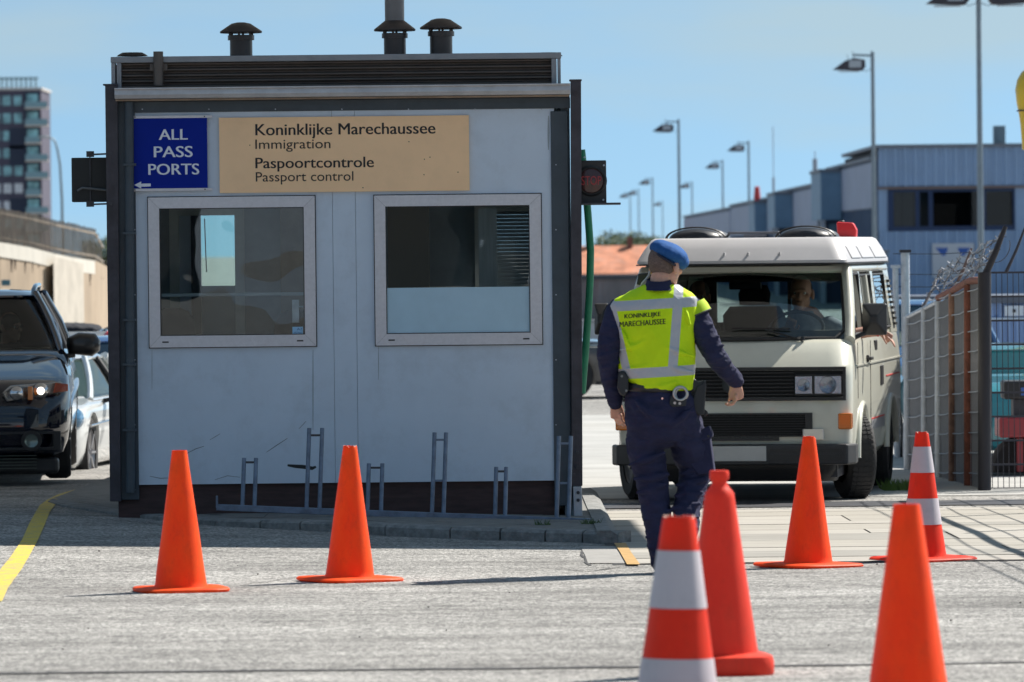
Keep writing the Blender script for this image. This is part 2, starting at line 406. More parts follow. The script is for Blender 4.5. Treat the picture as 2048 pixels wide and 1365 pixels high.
sheet('yellow_mark', [((a.x, a.y), (b.x, b.y)) for a, b in pts], ochre, .012)
conc_patch = mat('smooth_concrete', (.27, .26, .245), .85, var=.12, vscale=8, dirt=.4, dscale=6)
pts = [(GP(1160, 1094), GP(1238, 1094)), (GP(1170, 1112), GP(1246, 1112)), (GP(1176, 1128), GP(1258, 1128))]
sheet('concrete_patch', [((a.x, a.y), (b.x, b.y)) for a, b in pts], conc_patch, .0045)
# pale road surface far behind the van
strip_x('road', -1.6, 16, 46.2, 75, mat('worn_road', (.36, .355, .34), .9, var=.16, vscale=1.5, stretch=(.4, 1, 1), bump=.2, bscale=80, dirt=.3), .004)
strip_x('yellow_line', LX-1.2, 4, 49.6, 49.85, ochre, .009)
# loose grit and litter on the forecourt
grit = mat('loose_grit', (.12, .11, .1), .9, var=.4, vscale=30)
random.seed(9); mb = MB()
for _ in range(60):
    x, y = random.uniform(-4, 4.5), random.uniform(24, 36); s = random.uniform(.003, .008)
    q = Matrix.Rotation(random.uniform(0, 6), 3, 'Z'); mb.ell((x, y, G(x, y)+s*.5), (s, s*.7, s*.6), q, 6, 4)
tag(build(mb, 'gravel', grit), kind='stuff')

# ---------------------------------------------------------------- traffic island with kerb
isl_front = [(96, 1006), (118, 1013), (180, 1023), (240, 1032), (330, 1042), (430, 1052), (520, 1057), (600, 1061), (690, 1066), (770, 1072), (900, 1078), (1000, 1081), (1090, 1084), (1165, 1086), (1238, 1088)]
fr = [GP(a, b) for a, b in isl_front]
def isl_h(x): return .02 + .055*sst(-3.0, -.6, x)
kerb_m = mat('kerb_concrete', (.20, .20, .195), .9, var=.3, vscale=14, bump=.5, bscale=50, dirt=.5, dscale=5, dcol=(.05, .055, .04))
pave_m = mat('island_paving', (.17, .165, .155), .9, var=.22, vscale=10, bump=.3, bscale=40, dirt=.4, dscale=3, dcol=(.06, .06, .05))
mb = MB(); mt = MB(); BK = 47.5
W = .13; right_x = fr[-1].x
for k, (a, b) in enumerate(zip(fr, fr[1:])):
    N = 1 if k < 4 else 1
    t = (b-a).normalized(); nrm = Vector((-t.y, t.x, 0)); g = .006
    p0, p1 = a + t*g, b - t*g
    def kp(p, o, dz): return Vector((p.x+nrm.x*o, p.y+nrm.y*o, G(p.x, p.y)+isl_h(p.x)*0 + dz))
    h0, h1 = isl_h(a.x), isl_h(b.x)
    r0 = [kp(p0, 0, -.05), kp(p0, .0, h0*.75), kp(p0, .018, h0*.97), kp(p0, .04, h0+.002), kp(p0, W, h0+.004), kp(p0, W, -.05)]
    r1 = [kp(p1, 0, -.05), kp(p1, .0, h1*.75), kp(p1, .018, h1*.97), kp(p1, .04, h1+.002), kp(p1, W, h1+.004), kp(p1, W, -.05)]
    mb.rings([r0, r1])
# right-hand kerb running away from the camera
pr = [Vector((right_x + .02*k*0, fr[-1].y + k*1.2, 0)) for k in range(0, 9)]
for a, b in zip(pr, pr[1:]):
    a2, b2 = a + Vector((0, .008, 0)), b - Vector((0, .008, 0)); h = .085
    sec = lambda p: [Vector((p.x, p.y, G(p.x, p.y)-.05)), Vector((p.x, p.y, G(p.x, p.y)+h*.6)), Vector((p.x-.05, p.y, G(p.x, p.y)+h)), Vector((p.x-.14, p.y, G(p.x, p.y)+h)), Vector((p.x-.14, p.y, G(p.x, p.y)-.05))]
    mb.rings([sec(a2), sec(b2)])
tag(build(mb, 'kerb', kerb_m, smooth=35), kind='structure')
# paved top in slabs
ptop = []
random.seed(2)
for k in range(len(fr)-1):
    a, b = fr[k], fr[k+1]
    rows = [0, .36, .74, 1.5, 3, 5, 9]
    for r0, r1 in zip(rows, rows[1:]):
        q = []
        for p, o in ((a, r0), (b, r0), (b, r1), (a, r1)):
            y = p.y + W - .003 + o; xx = min(p.x, right_x-.142); q.append((xx, y, G(xx, y) + isl_h(xx) + .0005 + random.uniform(-.002, .002)))
        mt.add(q, [(0, 1, 2, 3)])
tag(build(mt, 'island_paving', pave_m), kind='structure')
# thin weeds in the joints of the island
weed = mat('weed_green', (.06, .10, .03), .8, var=.3)
mb = MB(); random.seed(5)
for px, py in ((1086, 1052), (1178, 1050), (1186, 1049)):
    c = GP(px, py+25); 
    for k in range(26):
        x, y = c.x + random.uniform(-.05, .05), c.y + random.uniform(.16, .2); z = G(x, y)+.08; a = random.uniform(0, 6.28); L = random.uniform(.015, .05)
        mb.add([(x, y, z), (x+.006, y, z), (x+math.cos(a)*L*.6, y+math.sin(a)*L*.6, z+L)], [(0, 1, 2)])
tag(build(mb, 'weeds', weed), kind='stuff')
# tufts of grass behind the van by the fence foot
mb = MB()
for k in range(420):
    c = P(1797, 985, 47.6); x, y = c.x + random.uniform(-.14, .12), c.y + random.uniform(-.3, .3); z = G(x, y); a = random.uniform(0, 6.28); L = random.uniform(.03, .12)
    mb.add([(x, y, z), (x+.01, y, z), (x+math.cos(a)*L*.5, y+math.sin(a)*L*.5, z+L)], [(0, 1, 2)])
tag(build(mb, 'grass', mat('grass_green', (.10, .17, .03), .8, var=.3)), kind='stuff')

# ---------------------------------------------------------------- unseen canopy slab added above the frame to shade the booth and island
cx0, cx1 = -9.0, None
zc = 5.0
canopy = thing('shade_canopy', (-9.5, 38, G(-9.5, 38)), 'flat canopy slab added out of view above to shade the booth', 'canopy')
edge = Vector((P(1312, 1100, 36).x, 35.95, G(1, 36)))   # near right corner of its shadow
tt = (zc - edge.z)/SD.z; cor = edge + SD*tt
cm = mat('shade_canopy_white', (.7, .7, .7), .6, var=.05)
mb = MB().bx(-12, cor.x, cor.y, cor.y+5.2, zc, zc+.12); mb.bx(-12, 2.0, cor.y+5.2, cor.y+13.5, zc, zc+.12); build(mb, 'roof', cm, canopy)
for x in (-11.5, -8.2):
    for y in (cor.y+1, cor.y+4.2):
        mb = MB().bx(x-.08, x+.08, y-.08, y+.08, G(x, y)-.1, zc-.002); build(mb, 'post', galv, canopy)
# ---------------------------------------------------------------- passport booth
DB = 40.0; pb = F/DB
def B(px, py): return P(px, py, DB)
bc = B(690, 1020)
booth = thing('passport_booth', (bc.x, DB, bc.z), 'grey panelled passport control booth on the kerbed island', 'booth')
def BR(x0, y0, x1, y1):
    "pixel rectangle on the booth front -> x0,x1,z0,z1"
    c = B((x0+x1)/2, (y0+y1)/2); w, h = (x1-x0)/pb/2, (y1-y0)/pb/2
    return c.x-w, c.x+w, c.z-h, c.z+h
panel_m = mat('booth_panel', (.56, .63, .72), .55, var=.04, vscale=2, dirt=.30, dscale=2.6, dcol=(.2, .2, .19), bump=.015, bscale=300)
trim_m = mat('booth_dark_trim', (.045, .06, .075), .55, var=.15, vscale=5, dirt=.25, dscale=7, dcol=(.1, .1, .1))
post_m = mat('booth_post_brown', (.05, .045, .055), .55, .2, var=.25, vscale=7, dirt=.6, dscale=9, dcol=(.02, .012, .01))
plinth_m = mat('plinth_board', (.055, .028, .026), .75, var=.3, vscale=5, stretch=(1, 1, 6), bump=.1, dirt=.4, dscale=6, dcol=(.02, .018, .016))
alu = mat('window_aluminium', (.58, .57, .60), .42, .35, var=.05, vscale=50, dirt=.25, dscale=3, dcol=(.3, .28, .27))
wd = .06                                    # wall thickness
X0, X1, Z0, Z1 = BR(262, 222, 1112, 966)
gl = BR(320, 416, 609, 671); gr_ = BR(772, 412, 1060, 667)
seams = [B(667, 600).x, B(713, 600).x]
mb = MB()
cols = [X0, seams[0], seams[1], X1]
for a, b in zip(cols, cols[1:]):
    hs = [h for h in (gl, gr_) if h[0] >= a and h[1] <= b]
    mb.wall([a+.0012, b-.0012], [Z0, Z1], hs, DB, DB+wd)
build(mb, 'front_wall', panel_m, booth)
DEP = 2.5
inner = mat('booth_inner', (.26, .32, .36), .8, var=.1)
# side and rear walls, floor, ceiling
bk = DB + DEP
def bpx(px, py, d): return P(px, py, d)
rw = [bpx(358, 432, bk), bpx(472, 668, bk)]; rw2 = [bpx(968, 424, bk), bpx(1068, 690, bk)]
XL, XR = B(222, 600).x, B(1152, 600).x
ZB = B(690, 1010).z; ZR = B(690, 176).z
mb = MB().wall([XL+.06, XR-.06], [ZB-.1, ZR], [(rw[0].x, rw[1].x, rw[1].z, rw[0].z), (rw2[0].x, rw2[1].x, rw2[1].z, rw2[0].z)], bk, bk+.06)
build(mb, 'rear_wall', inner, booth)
sw0, sw1 = DB+.35, bk-.35; sz0, sz1 = ZB+1.05, ZB+2.2
for a_, b_ in ((XL+.03, XL+.09), (XR-.09, XR-.03)):
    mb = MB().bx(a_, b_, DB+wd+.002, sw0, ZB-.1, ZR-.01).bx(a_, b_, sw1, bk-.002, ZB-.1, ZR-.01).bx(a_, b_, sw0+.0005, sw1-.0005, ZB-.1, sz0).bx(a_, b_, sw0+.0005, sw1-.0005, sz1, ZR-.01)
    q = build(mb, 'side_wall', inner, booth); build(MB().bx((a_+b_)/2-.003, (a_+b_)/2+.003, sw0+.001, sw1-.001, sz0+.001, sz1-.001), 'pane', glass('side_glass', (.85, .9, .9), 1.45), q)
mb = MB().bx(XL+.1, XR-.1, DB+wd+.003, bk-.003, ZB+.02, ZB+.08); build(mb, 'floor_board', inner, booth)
# plinth, header, frame members
zl, zr = B(240, 1006).z, B(1150, 1034).z
a, b, c, d = BR(236, 968, 1112, 1035)
build(MB().bx(a, b, DB+.03, DB+.3, c-.05, Z0-.002), 'plinth', plinth_m, booth, bevel=.003)
h = BR(236, 199.5, 1140, 222); build(MB().bx(h[0], h[1], DB-.012, DB+.06, h[2]+.001, h[3]), 'header', trim_m, booth, bevel=.003)
f1 = BR(236, 223, 274, 1000); build(MB().bx(f1[0], f1[1], DB-.013, DB+.05, f1[2], f1[3]), 'frame_post', trim_m, booth, bevel=.003)
f2 = BR(1105, 223, 1139, 1000); build(MB().bx(f2[0], f2[1], DB-.014, DB+.05, f2[2]-.04, f2[3]), 'frame_post', trim_m, booth, bevel=.003)
def tpost(t0, t1, b0, b1, ty, by):
    a0, a1, c0, c1 = B(t0, ty), B(t1, ty), B(b0, by), B(b1, by); y0, y1 = DB-.05, DB+.06
    mb = MB(); mb.rings([[(c0.x, y0, c0.z), (c1.x, y0, c1.z), (c1.x, y1, c1.z), (c0.x, y1, c0.z)], [(a0.x, y0, a0.z), (a1.x, y0, a1.z), (a1.x, y1, a1.z), (a0.x, y1, a0.z)]]); return mb
mb = tpost(211, 236, 221, 243, 170, 1003); q = B(222, 172); mb.bx(q.x-.052, q.x+.05, DB-.056, DB+.07, q.z, q.z+.012)
build(mb, 'corner_post', post_m, booth, bevel=.004)
mb = tpost(1141, 1162, 1143, 1165, 161, 972); q = B(1151, 163); mb.bx(q.x-.043, q.x+.043, DB-.056, DB+.07, q.z, q.z+.012)
build(mb, 'corner_post', post_m, booth, bevel=.004)
mb = tpost(1146, 1163, 1148, 1165, 973, 1036); q = B(1157, 1034); mb.bx(q.x-.07, q.x+.05, DB-.06, DB+.08, q.z-.012, q.z)
build(mb, 'base_bracket', galv, booth, bevel=.003)
mb = MB()
for py, px in ((905, 1155), (935, 1155), (950, 1148), (985, 1156), (1000, 1156)):
    q = B(px, py); mb.lathe([(.012, -.075), (.012, -.04)], (q.x, DB, q.z), 8, 'Y')
build(mb, 'bolt', dark_steel, booth)
# screws along the trims
mb = MB()
for k in range(7):
    q = B(285+k*133, 219); mb.lathe([(.005, -.016), (.005, -.01)], (q.x, DB, q.z), 6, 'Y')
for k in range(6):
    for px in (270, 1112):
        q = B(px, 330+k*130); mb.lathe([(.005, -.018), (.005, -.01)], (q.x, DB, q.z), 6, 'Y')
build(mb, 'screw', galv, booth)
# downpipe at the left frame
q0, q1 = B(259, 205), B(262, 985)
build(MB().tube([(q0.x, DB-.05, q0.z), (q1.x, DB-.05, q1.z)], .032, 14), 'downpipe', trim_m, booth, smooth=40)
for py in (330, 467, 640, 729, 860):
    q = B(260, py); build(MB().bx(q.x-.045, q.x+.045, DB-.09, DB-.015, q.z-.008, q.z+.008), 'pipe_clip', trim_m, booth)
# eaves gutter
gut = mat('gutter_zinc', (.50, .49, .50), .5, .3, var=.1, vscale=9, dirt=.3, dscale=6, dcol=(.25, .22, .2))
g0 = BR(232, 177, 1140, 195)
sec = lambda x: [(x, DB-.02, g0[2]), (x, DB-.13, g0[2]+.002), (x, DB-.145, g0[2]+.03), (x, DB-.135, g0[3]), (x, DB-.15, g0[3]+.004), (x, DB-.15, g0[3]+.014), (x, DB-.02, g0[3]+.014)]
build(MB().rings([sec(g0[0]), sec(g0[1])]), 'gutter', gut, booth, bevel=.002)
build(MB().bx(g0[0]+.004, g0[1]-.004, DB-.10, DB-.016, g0[2]-.013, g0[2]-.002), 'fascia_strip', mat('fascia_tan', (.30, .22, .16), .7, var=.2, vscale=8), booth)
# parapet of ribbed sheet on the roof
rib_m = mat('ribbed_roof_sheet', (.10, .083, .073), .5, .2, var=.12, vscale=4, dirt=.2, dscale=6)
prf = mat('parapet_frame', (.24, .25, .27), .55, .2, var=.12, vscale=8, dirt=.3, dscale=8)
r = BR(240, 122, 1104, 173); mb = MB(); N = 60; prof = []
for k in range(N+1):
    t = k/N; z = r[2]+(r[3]-r[2])*t; prof.append((DB+.035 - .02*math.tanh(2.4*math.sin(t*2*math.pi*4.5)), z))
mb.add([(x, y, z) for y, z in prof for x in (r[0], r[1])], [(2*k, 2*k+1, 2*k+3, 2*k+2) for k in range(N)])
build(mb, 'ribbed_parapet', rib_m, booth, smooth=70)
t = BR(222, 110, 1122, 122); build(MB().bx(t[0], t[1], DB-.03, DB+.1, t[2], t[3]), 'parapet_rail', prf, booth, bevel=.004)
for a_, b_ in ((223, 231), (234, 243), (1103, 1113), (1115, 1121.5)):
    t2 = BR(a_, 123, b_, 173); build(MB().bx(t2[0], t2[1], DB-.028, DB+.09, t2[2]-.02, t[2]-.001), 'parapet_post', prf, booth, bevel=.003)
roofz = BR(222, 110, 1122, 175)
build(MB().bx(roofz[0]+.03, roofz[1]-.03, DB+.11, bk+.06, roofz[2]-.03, roofz[3]-.05), 'roof', rib_m, booth)
sp = BR(307, 104, 328, 172); mb = MB().lathe([(.034, sp[2]), (.034, sp[3]), (.028, sp[3]), (.028, sp[3]-.05)], ((sp[0]+sp[1])/2, DB-.04, 0), 20)
mb.lathe([(.0375, sp[3]-.11), (.0375, sp[3]-.07)], ((sp[0]+sp[1])/2, DB-.04, 0), 20)
q = BR(300, 128, 335, 142); mb.bx(q[0], q[1], DB-.02, DB-.004, q[2], q[3])
build(mb, 'overflow_pipe', rib_m, booth, smooth=40)
for px in (255, 1095):
    q = B(px, 108); build(MB().lathe([(.11, 0), (.095, .012), (.07, .025), (.0, .026)], (q.x, DB+.5, q.z), 20, cap=False), 'roof_cap', black_plastic, booth, smooth=40)
# roof vents
vent_m = mat('vent_brown', (.075, .062, .058), .38, .45, var=.15, vscale=6, dirt=.25, dscale=8, dcol=(.14, .12, .1))
def vent(px0, px1, ytop, ybot, cx0, cx1, cy0, cy1, flue=None):
    dv = DB+.7; k = F/dv
    c = P((px0+px1)/2, ybot, dv); rr = (px1-px0)/k/2; rc = (cx1-cx0)/k/2
    zt = P(0, cy1, dv).z; zt = P((px0+px1)/2, cy1, dv).z; ztt = P((px0+px1)/2, cy0, dv).z
    v = build(MB().lathe([(rr, c.z-.1), (rr, zt-.02), (rr*1.02, zt-.02), (rr*.8, zt-.019)], (c.x, dv, 0), 28), 'vent_pipe', vent_m, booth, smooth=40)
    mb = MB().lathe([(rr*1.18, zt-.055), (rr*1.18, zt-.022), (rr*1.0, zt-.022), (rr*1.0, zt-.055)], (c.x, dv, 0), 28)
    build(mb, 'vent_collar', vent_m, v, smooth=40)
    h = ztt-zt
    mb = MB().lathe([(rc*.97, zt-.006), (rc, zt), (rc*.98, zt+.008), (rc*.62, zt+h*.62), (rc*.45, zt+h*.86), (rc*.2, zt+h*.98), (.001, ztt)], (c.x, dv, 0), 28)
    build(mb, 'vent_cap', vent_m, v, smooth=50)
    for a in range(6):
        x, y = c.x+rr*1.05*math.cos(a*1.047+.4), dv+rr*1.05*math.sin(a*1.047+.4)
        if a == 0: mb = MB()
        mb.bx(x-.008, x+.008, y-.008, y+.008, zt-.024, zt+.002)
    build(mb, 'cap_stay', vent_m, v)
    if flue:
        a = P((flue[0]+flue[1])/2, 60, dv); build(MB().lathe([((flue[1]-flue[0])/k/2, zt+h*.5), ((flue[1]-flue[0])/k/2, zt+1.1)], (c.x, dv, 0), 28), 'flue_pipe', mat('flue_grey', (.17, .16, .16), .4, .5, var=.15, vscale=5), v, smooth=40)
vent(460, 505, 60, 112, 440, 525, 45, 65)
vent(768, 812, 60, 112, 747, 831, 38, 61, (769, 808))
vent(860, 905, 55, 110, 839, 924, 37, 57)
# windows
pane_m = glass('booth_glass', (.86, .91, .92), 1.6, .10, 1.7)
def window(o, g, film=None, name='window'):
    (a, b, c, d) = o; (e, f, gg, h) = g
    mb = MB().wall([a, b], [c, d], [g], DB-.028, DB+.015)
    w = build(mb, 'window', alu, booth, bevel=.003)
    dk = .004
    mb = MB().wall([a-dk*1.6, b+dk*1.6], [c-dk*1.6, d+dk*1.6], [(a, b, c, d)], DB-.006, DB-.0012); build(mb, 'gasket', black_plastic, w)
    mb = MB().wall([e, f], [gg, h], [(e+.006, f-.006, gg+.006, h-.006)], DB-.02, DB-.001); build(mb, 'sash_seal', black_plastic, w)
    build(MB().bx(e+.006, f-.006, DB-.008, DB-.004, gg+.006, h-.006), 'pane', pane_m, w)
    mb = MB()
    for sx in (a+.11, b-.11): mb.bx(sx-.022, sx+.022, DB-.0295, DB-.027, c+.032, c+.042)
    build(mb, 'drain_slot', black_plastic, w)
    mb = MB()                                              # mitred corners
    for (p, q) in (((a, c), (e, gg)), ((b, c), (f, gg)), ((a, d), (e, h)), ((b, d), (f, h))):
        mb.bar((p[0], DB-.0283, p[1]), (q[0], DB-.0283, q[1]), .002, .001)
    build(mb, 'mitre', trim_m, w)
    return w
w1 = window(BR(298, 394, 631, 694), gl); w2 = window(BR(750, 390, 1083, 690), gr_)
m_ = BR(323, 586, 607, 593); build(MB().bx(m_[0], m_[1], DB+.001, DB+.02, m_[2], m_[3]), 'glazing_bar', mat('glazing_bar', (.28, .33, .36), .5, .2), w1, bevel=.002)
s_ = BR(585, 654, 606, 669); build(MB().bx(s_[0], s_[1], DB-.0105, DB-.0085, s_[2], s_[3]), 'sticker', mat('sticker_blue', (.30, .52, .72), .5), w1)
for tx, y0, y1, nm in (('A2', 656, 661, .42), ('AFSTAND', 664, 667.5, .1)):
    s2 = BR(585+21*nm, y0, 604.5, y1); build(text_mb(tx, s2[0], s2[1], s2[2], s2[3], DB-.0112), 'lettering', mat('sticker_ink', (.02, .06, .2), .5), w1)
k_ = BR(584, 600, 598, 646); mb = MB().bx(k_[0], k_[1], DB+.022, DB+.034, k_[2], k_[3]); c_ = B(592, 614); mb.lathe([(.018, .0), (.018, .02)], (c_.x, DB, c_.z), 12, 'Y').tube([(c_.x, DB+.012, c_.z), (c_.x+.05, DB+.012, c_.z)], .006)
build(mb, 'lock_plate', galv, w1, bevel=.003)
fl_ = BR(774, 575, 1059, 666)
film = mat('frosted_film', (.42, .58, .68), .5, var=.05, vscale=3); build(MB().bx(fl_[0], fl_[1], DB-.0105, DB-.0085, fl_[2], fl_[3]), 'frosted_film', film, w2)
# things seen through the panes: rear window with its frame, blind, door
lin = mat('inner_frame', (.62, .60, .56), .6, var=.1)
a0, a1 = rw; mb = MB().wall([a0.x-.07, a1.x+.07], [a1.z-.25, a0.z+.09], [(a0.x, a1.x, a1.z, a0.z)], bk-.05, bk-.002)
rwin = build(mb, 'rear_window', lin, booth, bevel=.003)
mx_ = P(402, 500, bk).x; build(MB().bx(mx_-.07, mx_, bk-.06, bk+.04, a1.z, a0.z), 'mullion', mat('mullion_dark', (.05, .06, .07), .5), rwin)
build(MB().bx(a0.x, mx_-.072, bk-.012, bk-.004, a1.z, a0.z), 'side_panel', mat('panel_pale', (.75, .80, .88), .6), rwin)
q0, q1 = P(409, 438, bk-.1), P(413, 545, bk-.1); build(MB().tube([q0, q1], .004, 6), 'cord', black_plastic, rwin)
zz = P(440, 572, bk).z; build(MB().bx(mx_, a1.x, bk+.002, bk+.05, a1.z, zz), 'sill_panel', mat('sill_grey', (.3, .36, .38), .6), rwin)
build(MB().bx(mx_+.001, a1.x-.001, bk+.052, bk+.056, zz, a0.z), 'pane', glass('rear_glass', (.80, .90, .86), 1.45), rwin)
b0, b1 = rw2; mb = MB().wall([b0.x-.07, b1.x+.05], [b1.z-.03, b0.z+.05], [(b0.x, b1.x, b1.z, b0.z)], bk-.05, bk-.002)
rwin2 = build(mb, 'rear_window', lin, booth, bevel=.003)
mb = MB(); z = b0.z - .01
while z > b1.z+.01:
    mb.box(((b0.x+b1.x)/2, bk-.03+.045, z), (b1.x-b0.x-.01, .03, .0012), Matrix.Rotation(R(58), 3, 'X')); z -= .027
build(mb, 'blind', mat('blind_slat', (.22, .27, .30), .5), rwin2)
c0 = P(962, 418, bk-.2); c1 = P(985, 690, bk-.2); build(MB().bx(c0.x-.02, c1.x+.04, bk-.28, bk-.22, c1.z, c0.z), 'curtain', mat('curtain_grey', (.6, .63, .66), .8, var=.2, vscale=20, stretch=(1, 1, .05)), booth)
e0, e1 = P(560, 405, bk-.1), P(618, 1000, bk-.1); dr = build(MB().bx(e0.x, e1.x, bk-.12, bk-.07, ZB+.1, e0.z+.1), 'rear_door', mat('door_brown', (.20, .17, .14), .6, var=.15, vscale=5), booth)
# cabinets
e0 = P(775, 405, bk-.5); e1 = P(860, 700, bk-.5); build(MB().bx(e0.x, e1.x, bk-.6, bk-.13, ZB+.1, e0.z+.05), 'cabinet', mat('cabinet_brown', (.15, .115, .09), .6), booth)
# office chairs inside
fabric = mat('chair_fabric', (.045, .04, .045), .9, bump=.2, bscale=200)
def chair(px, top, d, w, label, rz=0):
    q = P(px, top, d); z0 = ZB+.08
    t = thing('office_chair', (q.x, d, z0), label, 'chair', 'office chairs inside the booth', rz)
    H = q.z - z0
    mb = MB().rings([[(math.cos(a)*w*k + 0, .03+.04*math.sin(a), zz_) for a in [i*math.pi/8 for i in range(16)]] for zz_, k in ((H-.62, .7), (H-.5, .95), (H-.25, 1), (H-.1, .9), (H-.03, .7), (H, .35))])
    build(mb, 'backrest', fabric, t, smooth=60, raw=True)
    build(MB().lathe([(.2, H-.74), (.25, H-.70), (.24, H-.66)], (0, -.16, 0), 20), 'seat', fabric, t, smooth=60, raw=True)
    mb = MB().tube([(0, -.15, .08), (0, -.15, H-.74)], .025); 
    for k in range(5): mb.tube([(0, -.15, .08), (.26*math.cos(k*1.2566), -.15+.26*math.sin(k*1.2566), .05)], .016)
    build(mb, 'base', black_plastic, t, raw=True)
chair(344, 616, DB+.55, .17, 'dark office chair behind the lower left corner of the left booth window')
chair(592, 620, DB+.9, .17, 'dark office chair behind the lock of the left booth window')
# dirt scratches and a dent on the front panel
scr = mat('scuff_grey', (.16, .18, .20), .8)
def scratch(pts, w, name='scuff'):
    mb = MB(); Q = [B(x, y) for x, y in pts]; vs = []
    for i, q in enumerate(Q):
        t_ = (Q[min(i+1, len(Q)-1)]-Q[max(i-1, 0)]).normalized(); nn = Vector((-t_.z, 0, t_.x)); ww = w/pb*(.3+.7*math.sin(math.pi*(i+.5)/len(Q)))
        vs += [(q.x-nn.x*ww, DB-.0008, q.z-nn.z*ww), (q.x+nn.x*ww, DB-.0008, q.z+nn.z*ww)]
    mb.add(vs, [(2*i, 2*i+1, 2*i+3, 2*i+2) for i in range(len(Q)-1)]); return build(mb, name, scr, booth)
scr0 = scr; scr = mat('scuff_black', (.025, .025, .025), .8); scratch([(575, 931), (590, 933), (605, 934), (625, 937), (632, 934)], 4); scr = scr0
scratch([(372, 908), (392, 898), (408, 893)], .8); scratch([(420, 880), (432, 873), (440, 868)], .6)
scratch([(533, 905), (552, 892), (575, 877)], .8); scratch([(598, 858), (612, 843)], .6)
scratch([(300, 953), (320, 957), (350, 956)], .7); scratch([(430, 960), (455, 952), (480, 955)], .6)
# water stains below the window corners
stain = mat('rust_stain', (.30, .34, .37), .7)
for px, y0, y1, w in ((626, 700, 860, 1.1), (757, 694, 760, .8), (304, 700, 780, .7), (1097, 232, 300, 2)):
    scr2 = scr; scr = stain; scratch([(px, y0+(y1-y0)*k/8) for k in range(9)], w, 'stain'); scr = scr2
# ---------------------------------------------------------------- signs on the front
s = BR(264, 237, 415, 377)
blue_sign = thing('sign', ((s[0]+s[1])/2, DB, s[2]), 'blue ALL PASSPORTS sign with left arrow above the left booth window', 'sign')
build(MB().bx(s[0], s[1], DB-.03, DB-.018, s[2], s[3]), 'board', mat('sign_blue', (.0, .016, .25), .6, var=.06, vscale=3, spec=.15), blue_sign, bevel=.001)
wht = mat('sign_white', (.72, .74, .8), .6)
for tx, x0, y0, x1, y1 in (('ALL', 318, 259, 376, 280), ('PASS', 308, 293, 386, 315), ('PORTS', 297, 328, 399, 350)):
    r_ = BR(x0, y0, x1, y1); build(text_mb(tx, *r_, DB-.0312, .055), 'lettering', wht, blue_sign)
q = [B(*p) for p in ((269, 370.5), (283, 363.5), (283, 368), (302, 367.5), (302, 373.5), (283, 374), (283, 378))]
build(MB().add([(p.x, DB-.0312, p.z) for p in q], [(0, 1, 2, 5, 6), (2, 3, 4, 5)]), 'arrow', wht, blue_sign)
for r_ in (BR(262, 231.5, 424, 237), BR(262, 377.2, 425, 382.5)):
    mb = MB().bx(r_[0], r_[1], DB-.034, DB-.014, r_[2], r_[3]); rl = build(mb, 'rail', alu, blue_sign, bevel=.001)
    mb = MB()
    for x in (r_[0]+.03, r_[1]-.05): mb.lathe([(.005, -.036), (.005, -.033)], (x, DB, (r_[2]+r_[3])/2), 8, 'Y')
    build(mb, 'screw', black_plastic, rl)
s = BR(439, 233.5, 938.5, 384)
tan_sign = thing('sign', ((s[0]+s[1])/2, DB, s[2]), 'wide tan passport control sign with black lettering over both booth windows', 'sign')
build(MB().bx(s[0], s[1], DB-.022, DB-.004, s[2], s[3]), 'board', mat('sign_tan', (.95, .61, .345), .6, var=.03, vscale=3, dirt=.12, dscale=5, dcol=(.4, .28, .17), bump=.05, bscale=300), tan_sign, bevel=.001)
ink = mat('sign_black', (.014, .012, .014), .6)
for tx, x0, y0, x1, y1, bo in (('Koninklijke Marechaussee', 511, 247, 871, 277, .032), ('Immigration', 511, 279, 661, 304, .002), ('Paspoortcontrole', 511, 315, 748, 343, .032), ('Passport control', 512, 344, 707, 369, .002)):
    r_ = BR(x0, y0, x1, y1); build(text_mb(tx, *r_, DB-.0232, bo), 'lettering', ink, tan_sign)
mb = MB()
for px, py in ((500, 291), (818, 284), (860, 315), (849, 319), (848, 350), (916, 345), (726, 376)):
    q = B(px, py); mb.lathe([(.004, -.0235), (.004, -.022)], (q.x, DB, q.z), 8, 'Y')
build(mb, 'rivet', ink, tan_sign)
# ---------------------------------------------------------------- traffic signals
s = BR(140, 315, 216, 404)
sigb = mat('signal_black', (.012, .013, .013), .6)
sg = thing('traffic_signal', ((s[0]+s[1])/2, DB+.2, s[2]), 'black traffic signal seen from behind on the left post of the booth', 'traffic signal')
yy = DB+.14
build(MB().rings([[(s[0]+i, yy, s[2]+j), (s[1]-i, yy, s[2]+j), (s[1]-i, yy+.16, s[2]+j*1), (s[0]+i, yy+.16, s[2]+j*1)] for i, j in ((.0, 0), (0, s[3]-s[2]))]), 'housing', sigb, sg, bevel=.006)
mb = MB(); p0, p1 = B(180, 309), B(214, 308); mb.bar((p0.x, yy-.02, p0.z), (p1.x, yy-.1, p1.z), .02, .012); build(mb, 'bracket', dark_steel, sg); mb = MB()
p0, p1 = B(180, 409), B(214, 408); mb.bar((p0.x, yy-.02, p0.z), (p1.x, yy-.1, p1.z), .02, .012)
for py in (308, 408):
    q = B(176, py); mb.bx(q.x-.02, q.x+.03, yy-.03, yy+.03, q.z-.02, q.z+.02)
    q = B(222, py); mb.lathe([(.012, -.06), (.012, -.05)], (q.x, DB, q.z), 10, 'Y')
q0, q1 = B(177, 312), B(177, 404); mb.bx(q0.x-.004, q0.x+.004, yy-.012, yy-.001, q1.z, q0.z)
build(mb, 'bracket', dark_steel, sg)
q = [B(152, 382), B(162, 376), B(185, 378), B(214, 381)]; build(MB().tube([(p.x, yy-.03, p.z) for p in q], .009, 8), 'cable', mat('cable_grey', (.12, .12, .12), .6), sg, smooth=60)
s = BR(1161, 321, 1213, 408)
